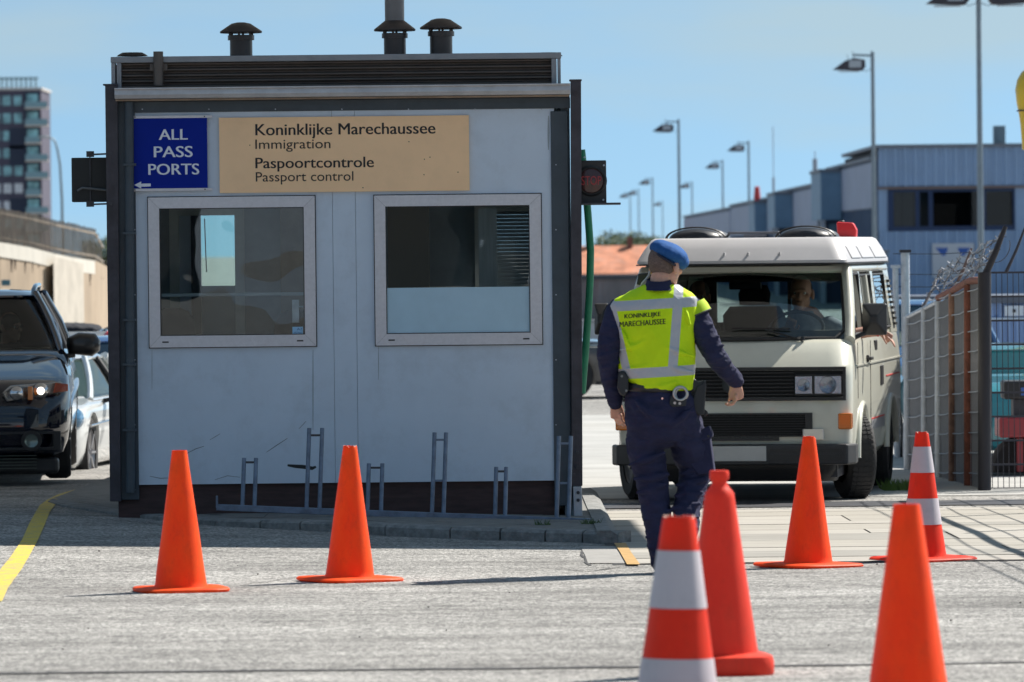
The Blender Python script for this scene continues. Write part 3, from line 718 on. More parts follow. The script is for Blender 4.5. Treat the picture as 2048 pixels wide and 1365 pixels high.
sg = thing('traffic_signal', ((s[0]+s[1])/2, DB+.2, s[2]), 'black stop signal with dark red round lens on the right post of the booth', 'traffic signal')
build(MB().bx(s[0], s[1], yy-.09, yy+.1, s[2], s[3]), 'housing', black_plastic, sg, bevel=.006)
q = B(1183, 362); rr = 28/pb
build(MB().lathe([(rr, -.012), (rr*1.12, -.004), (rr*1.12, .0), (rr*.9, .0), (rr*.9, -.012)], (q.x, yy-.092, q.z), 28, 'Y', cap=False), 'visor', black_plastic, sg, smooth=40)
build(MB().lathe([(rr*.9, .0), (rr*.7, -.006), (.001, -.01)], (q.x, yy-.092, q.z), 28, 'Y', cap=False), 'lens', mat('lens_dark_red', (.05, .015, .015), .25, coat=.5), sg, smooth=40)
st_ = text_mb('STOP', q.x-rr*.72, q.x+rr*.72, q.z-rr*.30, q.z+rr*.34, yy-.1035, .01); build(st_, 'lettering', mat('dim_red', (.40, .03, .035), .5), sg)
e_ = BR(1163, 406, 1241, 410); build(MB().bx(e_[0], e_[1], yy-.2, yy+.12, e_[2], e_[3]), 'shelf_plate', dark_steel, sg)
mb = MB()
for px, py in ((1208, 331), (1207, 400), (1169, 315)):
    q = B(px, py); mb.lathe([(.007, -.1), (.007, -.088)], (q.x, yy, q.z), 8, 'Y')
build(mb, 'bolt', galv, sg)
# green hose and barrier stub at the right edge
pts = [P(x, y, DB+.5) for x, y in ((1163, 300), (1171, 370), (1176, 430), (1181, 500), (1180, 560), (1177, 620), (1172, 690), (1167, 750), (1163, 800))]
pp = []
for i in range(len(pts)-1):
    for k in range(4): pp.append(pts[i].lerp(pts[i+1], k/4))
o = build(MB().tube(pp, .026, 12), 'hose', mat('hose_green', (.01, .19, .09), .45, var=.12, vscale=20), smooth=60, loc=pts[-1]); tag(o, 'thick green hose bowing down the right side of the booth', 'hose')
q0, q1 = P(1160, 693, DB+.6), P(1201, 692, DB+.6); bp = thing('barrier_arm', q0, 'short grey bar sticking out behind the right booth post', 'barrier')
build(MB().tube([q0-Vector((.2, 0, 0)), q1], .016, 10), 'arm', galv, bp, smooth=50); build(MB().lathe([(.022, -.01), (.022, .012)], q1, 12, 'X'), 'end_cap', black_plastic, bp)
# ---------------------------------------------------------------- bicycle rack
DR = 39.15
def K(px, py, dd=0): return P(px, py, DR+dd)
rc = K(810, 1030)
rack = thing('bicycle_rack', rc, 'grey steel bicycle rack with six hoops along the foot of the booth', 'bicycle rack')
rk = mat('rack_galvanised', (.16, .20, .27), .5, .45, var=.22, vscale=12, dirt=.3, dscale=9, dcol=(.2, .17, .14))
a, b = K(433, 1015), K(1186, 1044); build(MB().bar(a, b, .05, .042), 'base_rail', rk, rack, bevel=.003)
q = K(434, 1010); build(MB().bx(q.x-.006, q.x+.006, q.y-.03, q.y+.03, q.z-.02, q.z+.06), 'end_plate', rk, rack)
for x0, x1, top, bot, mid in ((485, 514, 917, 1013, None), (613, 644, 857, 1018, None), (735, 767, 928, 1023, None), (864, 892, 866, 1028, 962), (990, 1015, 935, 1033, None), (1113, 1142, 873, 1037, 967)):
    lean = 5 if top > 900 else 10
    A, B_ = K(x0+lean/2, top), K(x1+lean/2-5, top); A2, B2 = K(x0, bot), K(x1-5, bot)
    mb = MB().tube([A2, A+Vector((0, .05, 0))], .0145, 10).tube([B2, B_+Vector((0, .05, 0))], .0145, 10)
    hp = build(mb, 'hoop', rk, rack, smooth=50)
    e = A.lerp(A2, .09)+Vector((0, .05, 0)); f = B_.lerp(B2, .09)+Vector((0, .05, 0)); mb = MB().bar(e, f, .02, .014)
    if mid: mb.bar(K(x0+3, mid)+Vector((0, .025, 0)), K(x1-3, mid)+Vector((0, .025, 0)), .02, .014)
    build(mb, 'cross_bar', rk if mid else dark_steel, hp)
# ---------------------------------------------------------------- traffic cones
def orange(name, c, c2):
    m = mat(name, c, .5, c2=c2, vscale=5, bump=.03, bscale=60, dirt=.5, dscale=9, dcol=(.30, .05, .025), stretch=(1.6, 1.6, .7), spec=.3)
    n, l = m.node_tree.nodes, m.node_tree.links; b = n['Principled BSDF']; t = n.new('ShaderNodeBsdfTranslucent'); x = n.new('ShaderNodeMixShader'); x.inputs[0].default_value = .24
    t.inputs[0].default_value = (*c, 1); l.new(b.outputs[0], x.inputs[1]); l.new(t.outputs[0], x.inputs[2]); l.new(x.outputs[0], n['Material Output'].inputs[0])
    return m                                   # thin moulded plastic lets some sun through
orA = orange('cone_orange', (1.0, .115, .008), (.95, .075, .006))
orB = orange('cone_orange_bright', (1.0, .10, .010), (.92, .07, .008))
orC = orange('cone_faded_red', (.88, .07, .035), (.80, .05, .025))
orR = orange('cone_red', (.88, .045, .012), (.80, .035, .01))
band = mat('cone_white_band', (.50, .465, .50), .45, var=.1, vscale=9, dirt=.5, dscale=9, dcol=(.33, .27, .29))
rimw = mat('cone_torn_rim', (.75, .5, .4), .7)
def cone(px, D, H, rt, rb, fw, label, m, bands=None, rz=.4, tilt=(0, 0), torn=False, neck=False, fl=.022, bandm=None, block=0):
    x = P(px, 1100, D).x; base = GP(px, 650+1.4*F/D) if False else None
    z = G(x, D)
    t = thing('traffic_cone', (x, D, z), label, 'traffic cone', 'traffic cones in front of the booth and the van', rz, raw=True)
    t.rotation_euler = (R(tilt[0]), R(tilt[1]), rz)
    # square foot with rounded corners
    h = fw/2; n = 48
    def sq(s, zz):
        o = []
        for i in range(n):
            a = 2*math.pi*i/n; c, q = math.cos(a), math.sin(a); k = (abs(c)**4.2+abs(q)**4.2)**(-1/4.2); o.append((s*k*c*h, s*k*q*h, zz))
        return o
    top = block or fl
    build(MB().rings([sq(.985, .003), sq(1, .008), sq(1, top*.7), sq(.97, top), sq(.7, top*1.15), sq(.55, top*1.2)]), 'foot', m, t, smooth=50, raw=True)
    r0 = rb; prof = []
    z0 = top*1.0; N = 40
    f = lambda zz: rb + (rt-rb)*((zz-z0)/(H-z0))
    zs = [z0+(H-z0)*k/N for k in range(N+1)]
    if neck:
        prof = [(f(zz), zz) for zz in zs if zz < H*.885] + [(f(H*.89), H*.89), (rt*.92, H*.915), (rt*.70, H*.935), (rt*.68, H*.95), (rt*.86, H*.962), (rt*.86, H*.99), (rt*.8, H)]
    else: prof = [(f(zz)*(1.04 if k == 0 else 1), zz) for k, zz in enumerate(zs)]
    rs = []; random.seed(int(px))
    for k, (r, zz) in enumerate(prof):
        ring = []
        for i in range(40):
            a = 2*math.pi*i/40; w = 1 + .018*mnoise.noise((math.cos(a)*1.3, math.sin(a)*1.3, zz*5+px)); dz = 0
            if k == len(prof)-1 and torn: dz = -.012*max(0, mnoise.noise((math.cos(a)*2+px, math.sin(a)*2, 3)))*2 - .006
            ring.append((r*w*math.cos(a), r*w*math.sin(a), zz+dz))
        rs.append(ring)
    if not neck:   # open top: inner wall
        for kk, q in ((.9, 0), (.9, -.12)):
            rs.append([(p[0]*kk, p[1]*kk, p[2]+q) for p in rs[len(prof)-1]])
        mb = MB(); mb.rings(rs, cap=False)
    else: mb = MB().rings(rs)
    build(mb, 'body', m, t, smooth=45, raw=True)
    if torn and not neck:
        e = rs[len(prof)-1]; build(MB().rings([[(p[0]*.995, p[1]*.995, p[2]+.0012) for p in e], [(p[0]*.90, p[1]*.90, p[2]+.0012) for p in e]], cap=False), 'torn_rim', rimw, t, raw=True)
    for (d0, d1) in (bands or []):
        za, zb = H-d1, H-d0; rs = []
        for k in range(9):
            zz = za+(zb-za)*k/8
            rs.append([((f(zz)*(1 + .018*mnoise.noise((math.cos(a)*1.3, math.sin(a)*1.3, zz*5+px)))+.0025)*math.cos(a), (f(zz)*(1 + .018*mnoise.noise((math.cos(a)*1.3, math.sin(a)*1.3, zz*5+px)))+.0025)*math.sin(a), zz) for a in [2*math.pi*i/40 for i in range(40)]])
        build(MB().rings(rs, cap=False), 'reflective_band', bandm or band, t, smooth=45, raw=True)
    return t
cone(361, 30.85, .75, .040, .140, .485, 'plain orange cone standing before the left window of the booth', orA, rz=.25, tilt=(0, 0))
cone(699, 31.85, .75, .037, .135, .51, 'plain orange cone standing below the seam between the two booth windows', orA, rz=.5, torn=True, tilt=(0, .8))
cone(1616, 33.1, .752, .034, .139, .53, 'plain orange cone in front of the bumper of the white van', orB, rz=.6, torn=True, tilt=(0, 1.2))
cone(1846, 33.8, .757, .036, .136, .53, 'red and white banded cone beside the fence, right of the van', orR, bands=[(.092, .243), (.393, .545)], rz=.55, torn=True)
cone(1350, 19.7, .75, .054, .153, .5, 'large red and white banded cone cut by the bottom edge of the photo', orR, bands=[(.122, .317), (.487, .68)], rz=.3, tilt=(0, 1.2), torn=True)
cone(1440, 23.1, .81, .045, .150, .40, 'faded red cone with bottle neck top beside the large banded cone', orC, rz=.12, neck=True, block=.075)
cone(1814, 20.5, .75, .047, .152, .5, 'large plain orange cone at the bottom right, out of focus', orB, rz=.3)
# ---------------------------------------------------------------- people helpers
skin = mat('skin', (.58, .31, .22), .55, var=.1, vscale=30, sub=.15)
navy = mat('navy_cloth', (.021, .023, .058), .85, var=.18, vscale=9, bump=.06, bscale=260, spec=.25)
def hand(mb, wrist, fwd, palm, side, s=1.0, curl=.6, spread=1):
    "hand as closed tubes: fwd along the fingers, palm the palm normal, thumb towards side"
    f = Vector(fwd).normalized(); n = Vector(palm); n = (n - f*n.dot(f)).normalized(); x = f.cross(n)*side; w = Vector(wrist)
    mb.limb([(w - f*.02*s, (.026*s, .021*s)), (w + f*.02*s, (.033*s, .019*s)), (w + f*.055*s, (.041*s, .016*s)), (w + f*.085*s, (.042*s, .014*s))])
    for i, L in enumerate((.072, .080, .074, .058)):
        b = w + f*.088*s + x*(.030-.020*i)*s*spread; pts = [(b - f*.02*s, .0095*s)]; a = 0; p = b; d = f.copy()
        for k, (l, c) in enumerate(((.45, .55), (.32, .9), (.23, .7))):
            a += curl*c*(1+.08*i); d = f*math.cos(a) + n*math.sin(a); pts.append((p, (.0095-.001*k)*s)); p = p + d*L*l*s
        pts.append((p, .0068*s)); mb.limb(pts, 10)
    b = w + f*.02*s + x*.028*s; pts = [(b, .013*s), (b + (f*.5+x*.75+n*.2)*.032*s, .0115*s), (b + (f*.9+x*.75+n*.45)*.058*s, .0098*s), (b + (f*1.25+x*.55+n*.6)*.072*s, .0078*s)]; mb.limb(pts, 10)
def head_mb(mb, c, rot, s=1.0, neck=1.0):
    "head with brow, nose, mouth, chin and ears, facing local +y"
    c = Vector(c); q = lambda x, y, z: c + rot @ (Vector((x, y, z))*s)
    e = lambda p, r, n=20: mb.ell(q(*p), [k*s for k in r], rot, n, 14)
    e((0, -.012, .035), (.078, .098, .098)); e((0, .022, -.02), (.066, .078, .085)); e((0, .045, -.075), (.046, .048, .040)); e((0, .082, -.098), (.022, .018, .017))
    e((0, .082, .022), (.052, .018, .014)); e((0, .102, -.02), (.013, .018, .024)); e((0, .113, -.032), (.016, .013, .011))
    e((0, .093, -.064), (.026, .010, .0075)); e((0, .090, -.078), (.023, .010, .0075))
    for k in (-1, 1):
        e((k*.084, -.008, -.012), (.012, .022, .034)); e((k*.086, -.012, .012), (.009, .017, .016)); e((k*.045, .066, -.018), (.024, .022, .018)); e((k*.046, .018, -.058), (.020, .042, .034))
    mb.limb([(q(0, -.03, -.06), (.056*s*neck, .060*s*neck)), (q(0, -.038, -.12), (.055*s*neck, .058*s*neck)), (q(0, -.04, -.17), (.058*s*neck, .058*s*neck))])
def eyes(parent, c, rot, s=1.0, raw=False):
    c = Vector(c)
    for k in (-1, 1):
        p = c + rot @ (Vector((k*.032, .080, .004))*s); build(MB().ell(p, [.0125*s]*3, None, 12, 8), 'eye', mat('eye_white', (.7, .68, .65), .2), parent, smooth=80, raw=raw)
        p = c + rot @ (Vector((k*.032, .0905, .004))*s); build(MB().ell(p, [.006*s]*3, None, 10, 6), 'iris', mat('iris_dark', (.05, .04, .03), .2), parent, smooth=80, raw=raw)

# ---------------------------------------------------------------- camper van
cream = mat('van_cream', (.60, .595, .51), .28, coat=.6, var=.03, vscale=3, dirt=.16, dscale=4, dcol=(.35, .33, .27))
roofw = mat('poptop_white', (.47, .46, .47), .4, var=.03, vscale=4, dirt=.15, dscale=5, dcol=(.4, .38, .34))
vx = (1462-1024)/258.0; VD = 45.0
van = thing('camper_van', (vx, VD, G(vx, VD+1)), 'cream camper van with black grille and pop-top roof facing the camera', 'van', rz=-R(9), raw=True)
def rrect(w, yf, yr, z, r, n=6, rr=None):
    "plan outline: rounded rectangle, half width w, from yf to yr"
    o = []; rr = rr or r
    for cx, cy, a0, q in ((w-r, yf+r, -90, r), (w-rr, yr-rr, 0, rr), (-w+rr, yr-rr, 90, rr), (-w+r, yf+r, 180, r)):
        for k in range(n+1):
            a = R(a0+90*k/n); o.append((cx+q*math.cos(a), cy+q*math.sin(a), z))
    return o
def V_(mb, name, m, parent=None, **k): return build(mb, name, m, parent or van, raw=True, **k)
prof = [(.30, .84, .17, .16), (.36, .90, .12, .17), (.50, .918, .10, .17), (.75, .925, .10, .17), (.98, .925, .11, .17), (1.05, .922, .125, .17), (1.075, .92, .15, .17), (1.16, .91, .23, .18), (1.24, .90, .33, .18), (1.27, .89, .385, .18)]
mb = MB().rings([rrect(w, yf, 4.5, z, r) for z, w, yf, r in prof])
body = V_(mb, 'body', cream)
cut = MB()
for y in (.98, 3.44):
    for k in (-1, 1): cut.lathe([(.395, k*.60), (.395, k*1.3)] if k > 0 else [(.395, -1.3), (.395, -.60)], (0, y, .33), 40, 'X')
boolean_cut(body, cut)
for p in body.data.polygons: p.use_smooth = True
body.data.set_sharp_from_angle(angle=R(32))
# flared arches
for y in (.98, 3.44):
    for k in (-1, 1):
        pts = [(k*(.925), y+.42*math.cos(R(a)), .33+.42*math.sin(R(a))) for a in range(3, 180, 8)]
        V_(MB().tube(pts, .026, 10), 'wheel_arch', cream, smooth=60)
# underbody pan, axle
V_(MB().bx(-.80, .80, .2, 4.3, .20, .295), 'underbody', dark_steel)
V_(MB().rings([rrect(.78, .2, .55, .17, .1), rrect(.80, .14, .6, .26, .1), rrect(.80, .14, .6, .299, .1)]), 'skid_tray', black_plastic, smooth=40)
def wheel(x, y, steer=0, r=.325, wd=.225, side=1):
    t = MB().lathe([(r*.62, -wd/2+.01), (r*.9, -wd/2), (r*.975, -wd/2+.025), (r, -wd/2+.055), (r, wd/2-.055), (r*.975, wd/2-.025), (r*.9, wd/2), (r*.62, wd/2-.01)], (0, 0, 0), 48, 'X', cap=False)
    for a in range(48):                     # tread blocks
        q = Matrix.Rotation(2*math.pi*a/48, 3, 'X')
        for u in (-.066, -.022, .022, .066): t.box(q @ Vector((u, 0, r+.0005)), (.036, .028 if a % 2 else .033, .007), q @ Matrix.Rotation(.25 if u > 0 else -.25, 3, 'Z'))
    w = V_(t, 'wheel', rubber, smooth=35); w.location = (x, y, .33); w.rotation_euler = (0, 0, steer)
    V_(MB().lathe([(r*.62, side*(wd/2-.02)), (r*.58, side*(wd/2-.035)), (r*.3, side*(wd/2-.05)), (r*.26, side*(wd/2-.02)), (.001, side*(wd/2-.015))], (0, 0, 0), 32, 'X', cap=False), 'rim', mat('rim_steel', (.07, .07, .075), .5, .3), w, smooth=35)
    return w
for k in (-1, 1):
    wheel(k*.85, .98, R(20), side=k); wheel(k*.80, 3.44, 0, side=k)
# cab structure
def zw(z): return .89 - .07*(z-1.27)/.56
A0, A1 = [(.865, .40, 1.265), (.78, .99, 1.80)]
rubm = mat('seal_black', (.014, .014, .015), .5)
for k in (-1, 1):
    V_(MB().tube([(k*.878, .47, 1.25), (k*.868, .62, 1.40), (k*.835, .84, 1.62), (k*.805, 1.02, 1.80)], .045, 10, flat=1.5), 'pillar', cream, smooth=60)
    for (ya, yb, yc, yd, th) in ((1.56, 1.74, 1.63, 1.78, .05), (2.66, 2.86, 2.68, 2.88, .05), (3.9, 4.42, 3.85, 4.25, .10)):
        V_(MB().rings([[(k*(zw(z)-th), y0_, z), (k*(zw(z)+.003), y0_, z), (k*(zw(z)+.003), y1_, z), (k*(zw(z)-th), y1_, z)] for z, y0_, y1_ in ((1.262, ya, yb), (1.815, yc, yd))]), 'pillar', cream, bevel=.01)
    V_(MB().bx(k*.845-.03, k*.845+.03, .70, 4.4, 1.265, 1.30), 'belt_rail', cream, bevel=.01)
V_(MB().rings([rrect(.825, .93, 4.36, 1.785, .22), rrect(.838, .90, 4.38, 1.805, .22), rrect(.83, .91, 4.37, 1.84, .22), rrect(.78, 1.0, 4.3, 1.875, .2)]), 'roof', cream, smooth=50)
# pop-top with luggage tray lip
pt = V_(MB().rings([rrect(.80, .74, 4.32, 1.862, .10), rrect(.835, .70, 4.34, 1.868, .10), rrect(.835, .70, 4.34, 1.89, .10), rrect(.79, .79, 4.30, 1.98, .10), rrect(.745, .88, 4.26, 2.055, .10), rrect(.72, .92, 4.2, 2.07, .10)]), 'pop_top', roofw, smooth=28)
V_(MB().rings([rrect(.845, .695, 4.35, 1.855, .1), rrect(.845, .695, 4.35, 1.864, .1)]), 'roof_seal', rubm, pt)
for x in (-.14, .05, .30):
    V_(MB().bx(x, x+.012, .735, .80, 1.905, 1.955), 'catch', roofw, pt, bevel=.003)
for y0_, y1_ in ((1.15, 1.9), (2.0, 3.0), (3.1, 4.1)):
    for k in (-1, 1): V_(MB().rings([[(k*.843, y0_, 1.90), (k*.843, y1_, 1.90), (k*.79, y1_, 2.0), (k*.79, y0_, 2.0)], [(k*.80, y0_, 1.90), (k*.80, y1_, 1.90), (k*.75, y1_, 2.0), (k*.75, y0_, 2.0)]]), 'side_panel', roofw, pt, bevel=.01)
# black humps strapped on the roof and a low rack between them
hm = mat('rubber_hump', (.010, .014, .024), .42)
for k, x in ((0, -.42), (1, .46)):
    o = thing('roof_bag', van.matrix_basis @ Vector((x, 1.5, 2.066)), ('black dome shaped roof bag behind the beret of the officer', 'black dome shaped roof bag over the driver of the van')[k], 'roof bag', 'roof bags on the van', rz=-R(9), raw=True)
    n = 24; rs = []
    for i in range(n+1):
        y = -.35+.7*i/n; f = max(.02, 1-(y/.36)**4)**.5; rs.append([(.235*f*math.cos(a), y, .088*f*math.sin(a)*(1 if math.sin(a) > 0 else .02)) for a in [2*math.pi*j/24 for j in range(24)]])
    build(MB().rings(rs), 'shell', hm, o, smooth=60, raw=True)
    for dx in (-.03, .03):
        build(MB().tube([(.238*math.cos(R(a))+0*dx, -.27+dx, .092*math.sin(R(a))) for a in range(0, 181, 12)], .006, 6), 'strap', black_plastic, o, raw=True)
rk_ = thing('roof_rack', van.matrix_basis @ Vector((.03, 1.4, 2.07)), 'low grey rack bar lying between the two black roof bags', 'roof rack', rz=-R(9), raw=True)
build(MB().bx(-.21, .2, -.05, .05, .03, .05).tube([(-.23, 0, .0), (-.19, 0, .045)], .01).tube([(.21, 0, 0), (.18, 0, .045)], .01).bx(-.08, .1, -.06, -.02, .005, .028), 'bar', mat('rack_grey', (.16, .17, .2), .5), rk_, raw=True, bevel=.004)
jc = thing('fuel_can', van.matrix_basis @ Vector((.56, 3.6, 2.07)), 'red plastic can on the rear of the van roof', 'can', rz=-R(9), raw=True)
build(MB().rings([[(-.075, -.06, -.01), (.075, -.06, -.01), (.075, .06, -.01), (-.075, .06, -.01)], [(-.085, -.06, .06), (.08, -.06, .06), (.08, .06, .06), (-.085, .06, .06)], [(-.09, -.05, .13), (.05, -.05, .12), (.05, .05, .12), (-.09, .05, .13)]]), 'tank', mat('can_red', (.62, .02, .025), .4), jc, raw=True, bevel=.015)
build(MB().lathe([(.025, .12), (.025, .135), (.018, .14)], (-.05, 0, 0), 14), 'cap', black_plastic, jc, raw=True)
# windscreen
def wp(u, v):
    "u -1..1 across, v 0..1 up"
    w = .842 + (.765-.842)*v; y = .405+.585*v; bow = .10*(1-u*u); r = .0
    return Vector((u*w, y-bow*(.9)+.045, 1.275+.525*v + .018*(1-u*u)*v))
mb = MB(); N, M = 16, 8
mb.add([wp(-1+2*i/N, j/M) for j in range(M+1) for i in range(N+1)], [(j*(N+1)+i, j*(N+1)+i+1, (j+1)*(N+1)+i+1, (j+1)*(N+1)+i) for j in range(M) for i in range(N)])
vg = glass('van_glass', (.54, .66, .62), 1.75)
ws = V_(mb, 'windscreen', vg, smooth=80)
per = [wp(-1+2*i/24, 0) for i in range(1, 24)] + [wp(1, j/8) for j in range(1, 8)] + [wp(1-2*i/24, 1) for i in range(1, 24)] + [wp(-1, 1-j/8) for j in range(1, 8)]
V_(MB().tube(per + per[:1], .016, 8), 'seal', rubm, ws, smooth=60)
mb = MB(); mb.add([wp(-.97+1.94*i/N, .86+.12*j)+Vector((0, .012, 0)) for j in range(2) for i in range(N+1)], [(i, i+1, N+2+i, N+1+i) for i in range(N)])
V_(mb, 'sun_strip', glass('strip_green', (.10, .42, .33), 1.2), ws, smooth=80)
for u0, u1, v1 in ((.62, -.05, .16), (-.2, -.85, .14)):
    a = wp(u0, -.02)+Vector((0, -.03, .0)); b = wp((u0+u1)/2, v1*.8)+Vector((0, -.03, 0)); c = wp(u1, v1)+Vector((0, -.025, 0))
    V_(MB().tube([a, b], .008, 8).tube([wp(u0-.12, v1*.9)+Vector((0, -.022, 0)), c], .007, 6).lathe([(.018, 0), (.014, .03)], a, 10), 'wiper', black_plastic)
# interior: dash, seats, lining, steering wheel
ins = mat('van_interior', (.05, .047, .043), .8)
V_(MB().rings([rrect(.83, .50, .95, 1.262, .1), rrect(.83, .52, .95, 1.31, .1), rrect(.80, .6, .93, 1.335, .1)]), 'dashboard', ins, smooth=40)
V_(MB().bx(-.80, .80, 1.2, 4.2, 1.765, 1.78), 'headlining', ins)
for x in (-.42, .42): V_(MB().rings([rrect(.24, 1.50, 1.64, 1.26, .05), rrect(.25, 1.52, 1.66, 1.45, .05), rrect(.2, 1.58, 1.68, 1.52, .05)]), 'seat', ins, smooth=50); V_(MB().rings([rrect(.12, 1.58, 1.66, 1.53, .03), rrect(.13, 1.58, 1.68, 1.62, .03), rrect(.10, 1.6, 1.67, 1.69, .03)]), 'headrest', ins, smooth=50)
pts = [(.42+.2*math.cos(a), .98-.09*math.sin(a)*.5, 1.36+.12*math.sin(a)) for a in [2*math.pi*k/24 for k in range(25)]]; V_(MB().tube(pts, .014, 8), 'steering_wheel', black_plastic, smooth=60)
V_(MB().bx(-.13, .13, .98, 1.0, 1.66, 1.72), 'rear_mirror', black_plastic, bevel=.01)
# rear wall with window
V_(MB().wall([-.80, .80], [1.26, 1.80], [(-.62, .62, 1.36, 1.70)], 4.2, 4.25), 'rear_frame', ins)
V_(MB().bx(-.015, .015, 4.19, 4.196, 1.36, 1.70), 'heater_bar', ins)
V_(MB().bx(-.619, .619, 4.22, 4.225, 1.361, 1.699), 'rear_pane', glass('van_rear_glass', (.85, .92, .94), 1.4))
# side windows
sg_ = glass('van_side_glass', (.20, .19, .18), 1.55)
for k in (-1, 1):
    def sp_(y, z, o=.0): return (k*(zw(z)+o-.012), y, z)
    def sidepane(y0a, y0b, y1a, y1b, z0, z1, nm='side_window', m=sg_):
        w_ = V_(MB().add([sp_(y0a, z0), sp_(y1a, z0), sp_(y1b, z1), sp_(y0b, z1)], [(0, 1, 2, 3)]), nm, m)
        V_(MB().tube([sp_(y0a, z0, .006), sp_(y1a, z0, .006), sp_(y1b, z1, .006), sp_(y0b, z1, .006), sp_(y0a, z0, .006)], .012, 6), 'seal', rubm, w_)
        return w_
    if k < 0: sidepane(.62, 1.0, 1.55, 1.62, 1.31, 1.77)
    else:
        V_(MB().tube([sp_(.60, 1.30, .01), sp_(1.56, 1.30, .01), sp_(1.63, 1.775, .01), sp_(1.02, 1.775, .01), sp_(.60, 1.30, .01)], .016, 6), 'door_frame', rubm)
        V_(MB().add([sp_(.60, 1.30), sp_(.88, 1.30), sp_(1.05, 1.77), sp_(1.0, 1.77)], [(0, 1, 2, 3)]), 'quarter_window', sg_)
    sidepane(1.78, 1.82, 2.66, 2.68, 1.32, 1.76); sidepane(2.86, 2.88, 3.9, 3.85, 1.32, 1.76)
    V_(MB().bar(sp_(2.22, 1.32, .012), sp_(2.25, 1.76, .012), .02, .03), 'window_bar', cream)
    for j in range(9):                            # louvred air intake on the rear pillar
        z = 1.34+.045*j; V_(MB().box((k*(zw(z)+.012), 4.2-.03*j*.4, z), (.03, .16, .022)), 'air_louvre', black_plastic)
    # door outline, handle, vents, decals
    xk = .9262
    mb = MB().bx(k*xk-.002, k*xk+.002, 1.66, 1.672, .62, 1.24).bx(k*xk-.002, k*xk+.002, .62, .632, .80, 1.24)
    V_(mb, 'door_gap', rubm); V_(MB().bx(k*xk-.004, k*xk+.006, .5, 4.4, 1.05, 1.065), 'swage_line', cream, bevel=.003)
    V_(MB().bx(k*(xk)-.01, k*(xk)+.035, 1.40, 1.58, 1.085, 1.11).bx(k*xk-.01, k*xk+.012, 1.42, 1.46, 1.07, 1.125), 'door_handle', black_plastic, bevel=.006)
    V_(MB().bx(k*xk-.006, k*xk+.008, 2.5, 2.72, .86, 1.02), 'fuel_flap', black_plastic, bevel=.02)
    V_(MB().box((k*.905, 2.3, 1.19), (.02, .18, .08)), 'vent', black_plastic, bevel=.005)
    V_(MB().bx(k*(xk-.004)-.001, k*(xk-.004)+.0032, 1.75, 2.85, .52, .60), 'decal_grey', mat('decal_grey', (.25, .25, .26), .5)); V_(MB().bx(k*(xk-.004)-.001, k*(xk-.004)+.0035, 1.75, 2.85, .602, .612), 'decal_red', mat('decal_red', (.5, .03, .03), .5))
    V_(MB().bx(k*(xk)-.001, k*(xk)+.0035, 3.0, 4.2, .92, .93), 'decal_red', MATS['decal_red'])
    # mirrors
    mx_, mz = (1.055, 1.42) if k > 0 else (-1.11, 1.44)
    w2, h2 = (.095, .125) if k > 0 else (.055, .125)
    rs = [[(mx_-w2*s, y, mz-h2*s2), (mx_+w2*s, y, mz-h2*s2), (mx_+w2*s, y, mz+h2*s2), (mx_-w2*s, y, mz+h2*s2)] for s, s2, y in ((.30, .25, .60), (1, 1, .68), (1, 1, .73))]
    mi = V_(MB().rings(rs), 'mirror', black_plastic, bevel=.012)
    V_(MB().tube([(k*.89, .62, 1.27), (k*.95, .66, 1.30), (mx_-k*.05, .70, mz-h2*.8)], .018, 8), 'mirror_arm', black_plastic, mi, smooth=60)
    V_(MB().bx(mx_-w2*.9, mx_+w2*.9, .731, .736, mz-h2*.9, mz+h2*.9), 'mirror_glass', chrome, mi)
    # indicator, head lamps
    iy = .135
    ind = V_(MB().bx(k*.872-.055, k*.872+.055, iy-.03, iy+.06, .575, .70), 'indicator', mat('amber_lens', (.65, .17, .01), .15, coat=.8), bevel=.012)
    hl = V_(MB().bx(k*.675-.19, k*.675+.19, .075, .09, .835, 1.005), 'headlamp_bezel', black_plastic, bevel=.008)
    for (xa, xb, rr) in ((.49, .622, .05), (.642, .85, .068)):
        xc = k*(xa+xb)/2; hw = (xb-xa)/2
        V_(MB().bx(xc-hw, xc+hw, .066, .074, .852, .990), 'reflector', mat('lamp_reflector', (.55, .56, .6), .25, .8, var=.2, vscale=25), hl, bevel=.012)
        V_(MB().lathe([(rr, .066), (rr*.93, .060), (rr*.5, .064), (.001, .065)], (xc, 0, .921), 24, 'Y', cap=False), 'bulb_bowl', mat('lamp_bowl', (.32, .34, .38), .15, .9), hl, smooth=50)
        V_(MB().bx(xc-hw+.002, xc+hw-.002, .050, .056, .854, .988), 'lens', glass('lamp_lens', (.9, .92, .95), 1.4, .12, 60), hl, bevel=.004)
    V_(MB().rings([rrect(.085, .035, .1, .5, .02), rrect(.085, .03, .1, .58, .02)]), 'fog_lamp', mat('fog_lens', (.55, .55, .53), .15, .3, coat=.8)).location = (k*.63, -.0, 0)
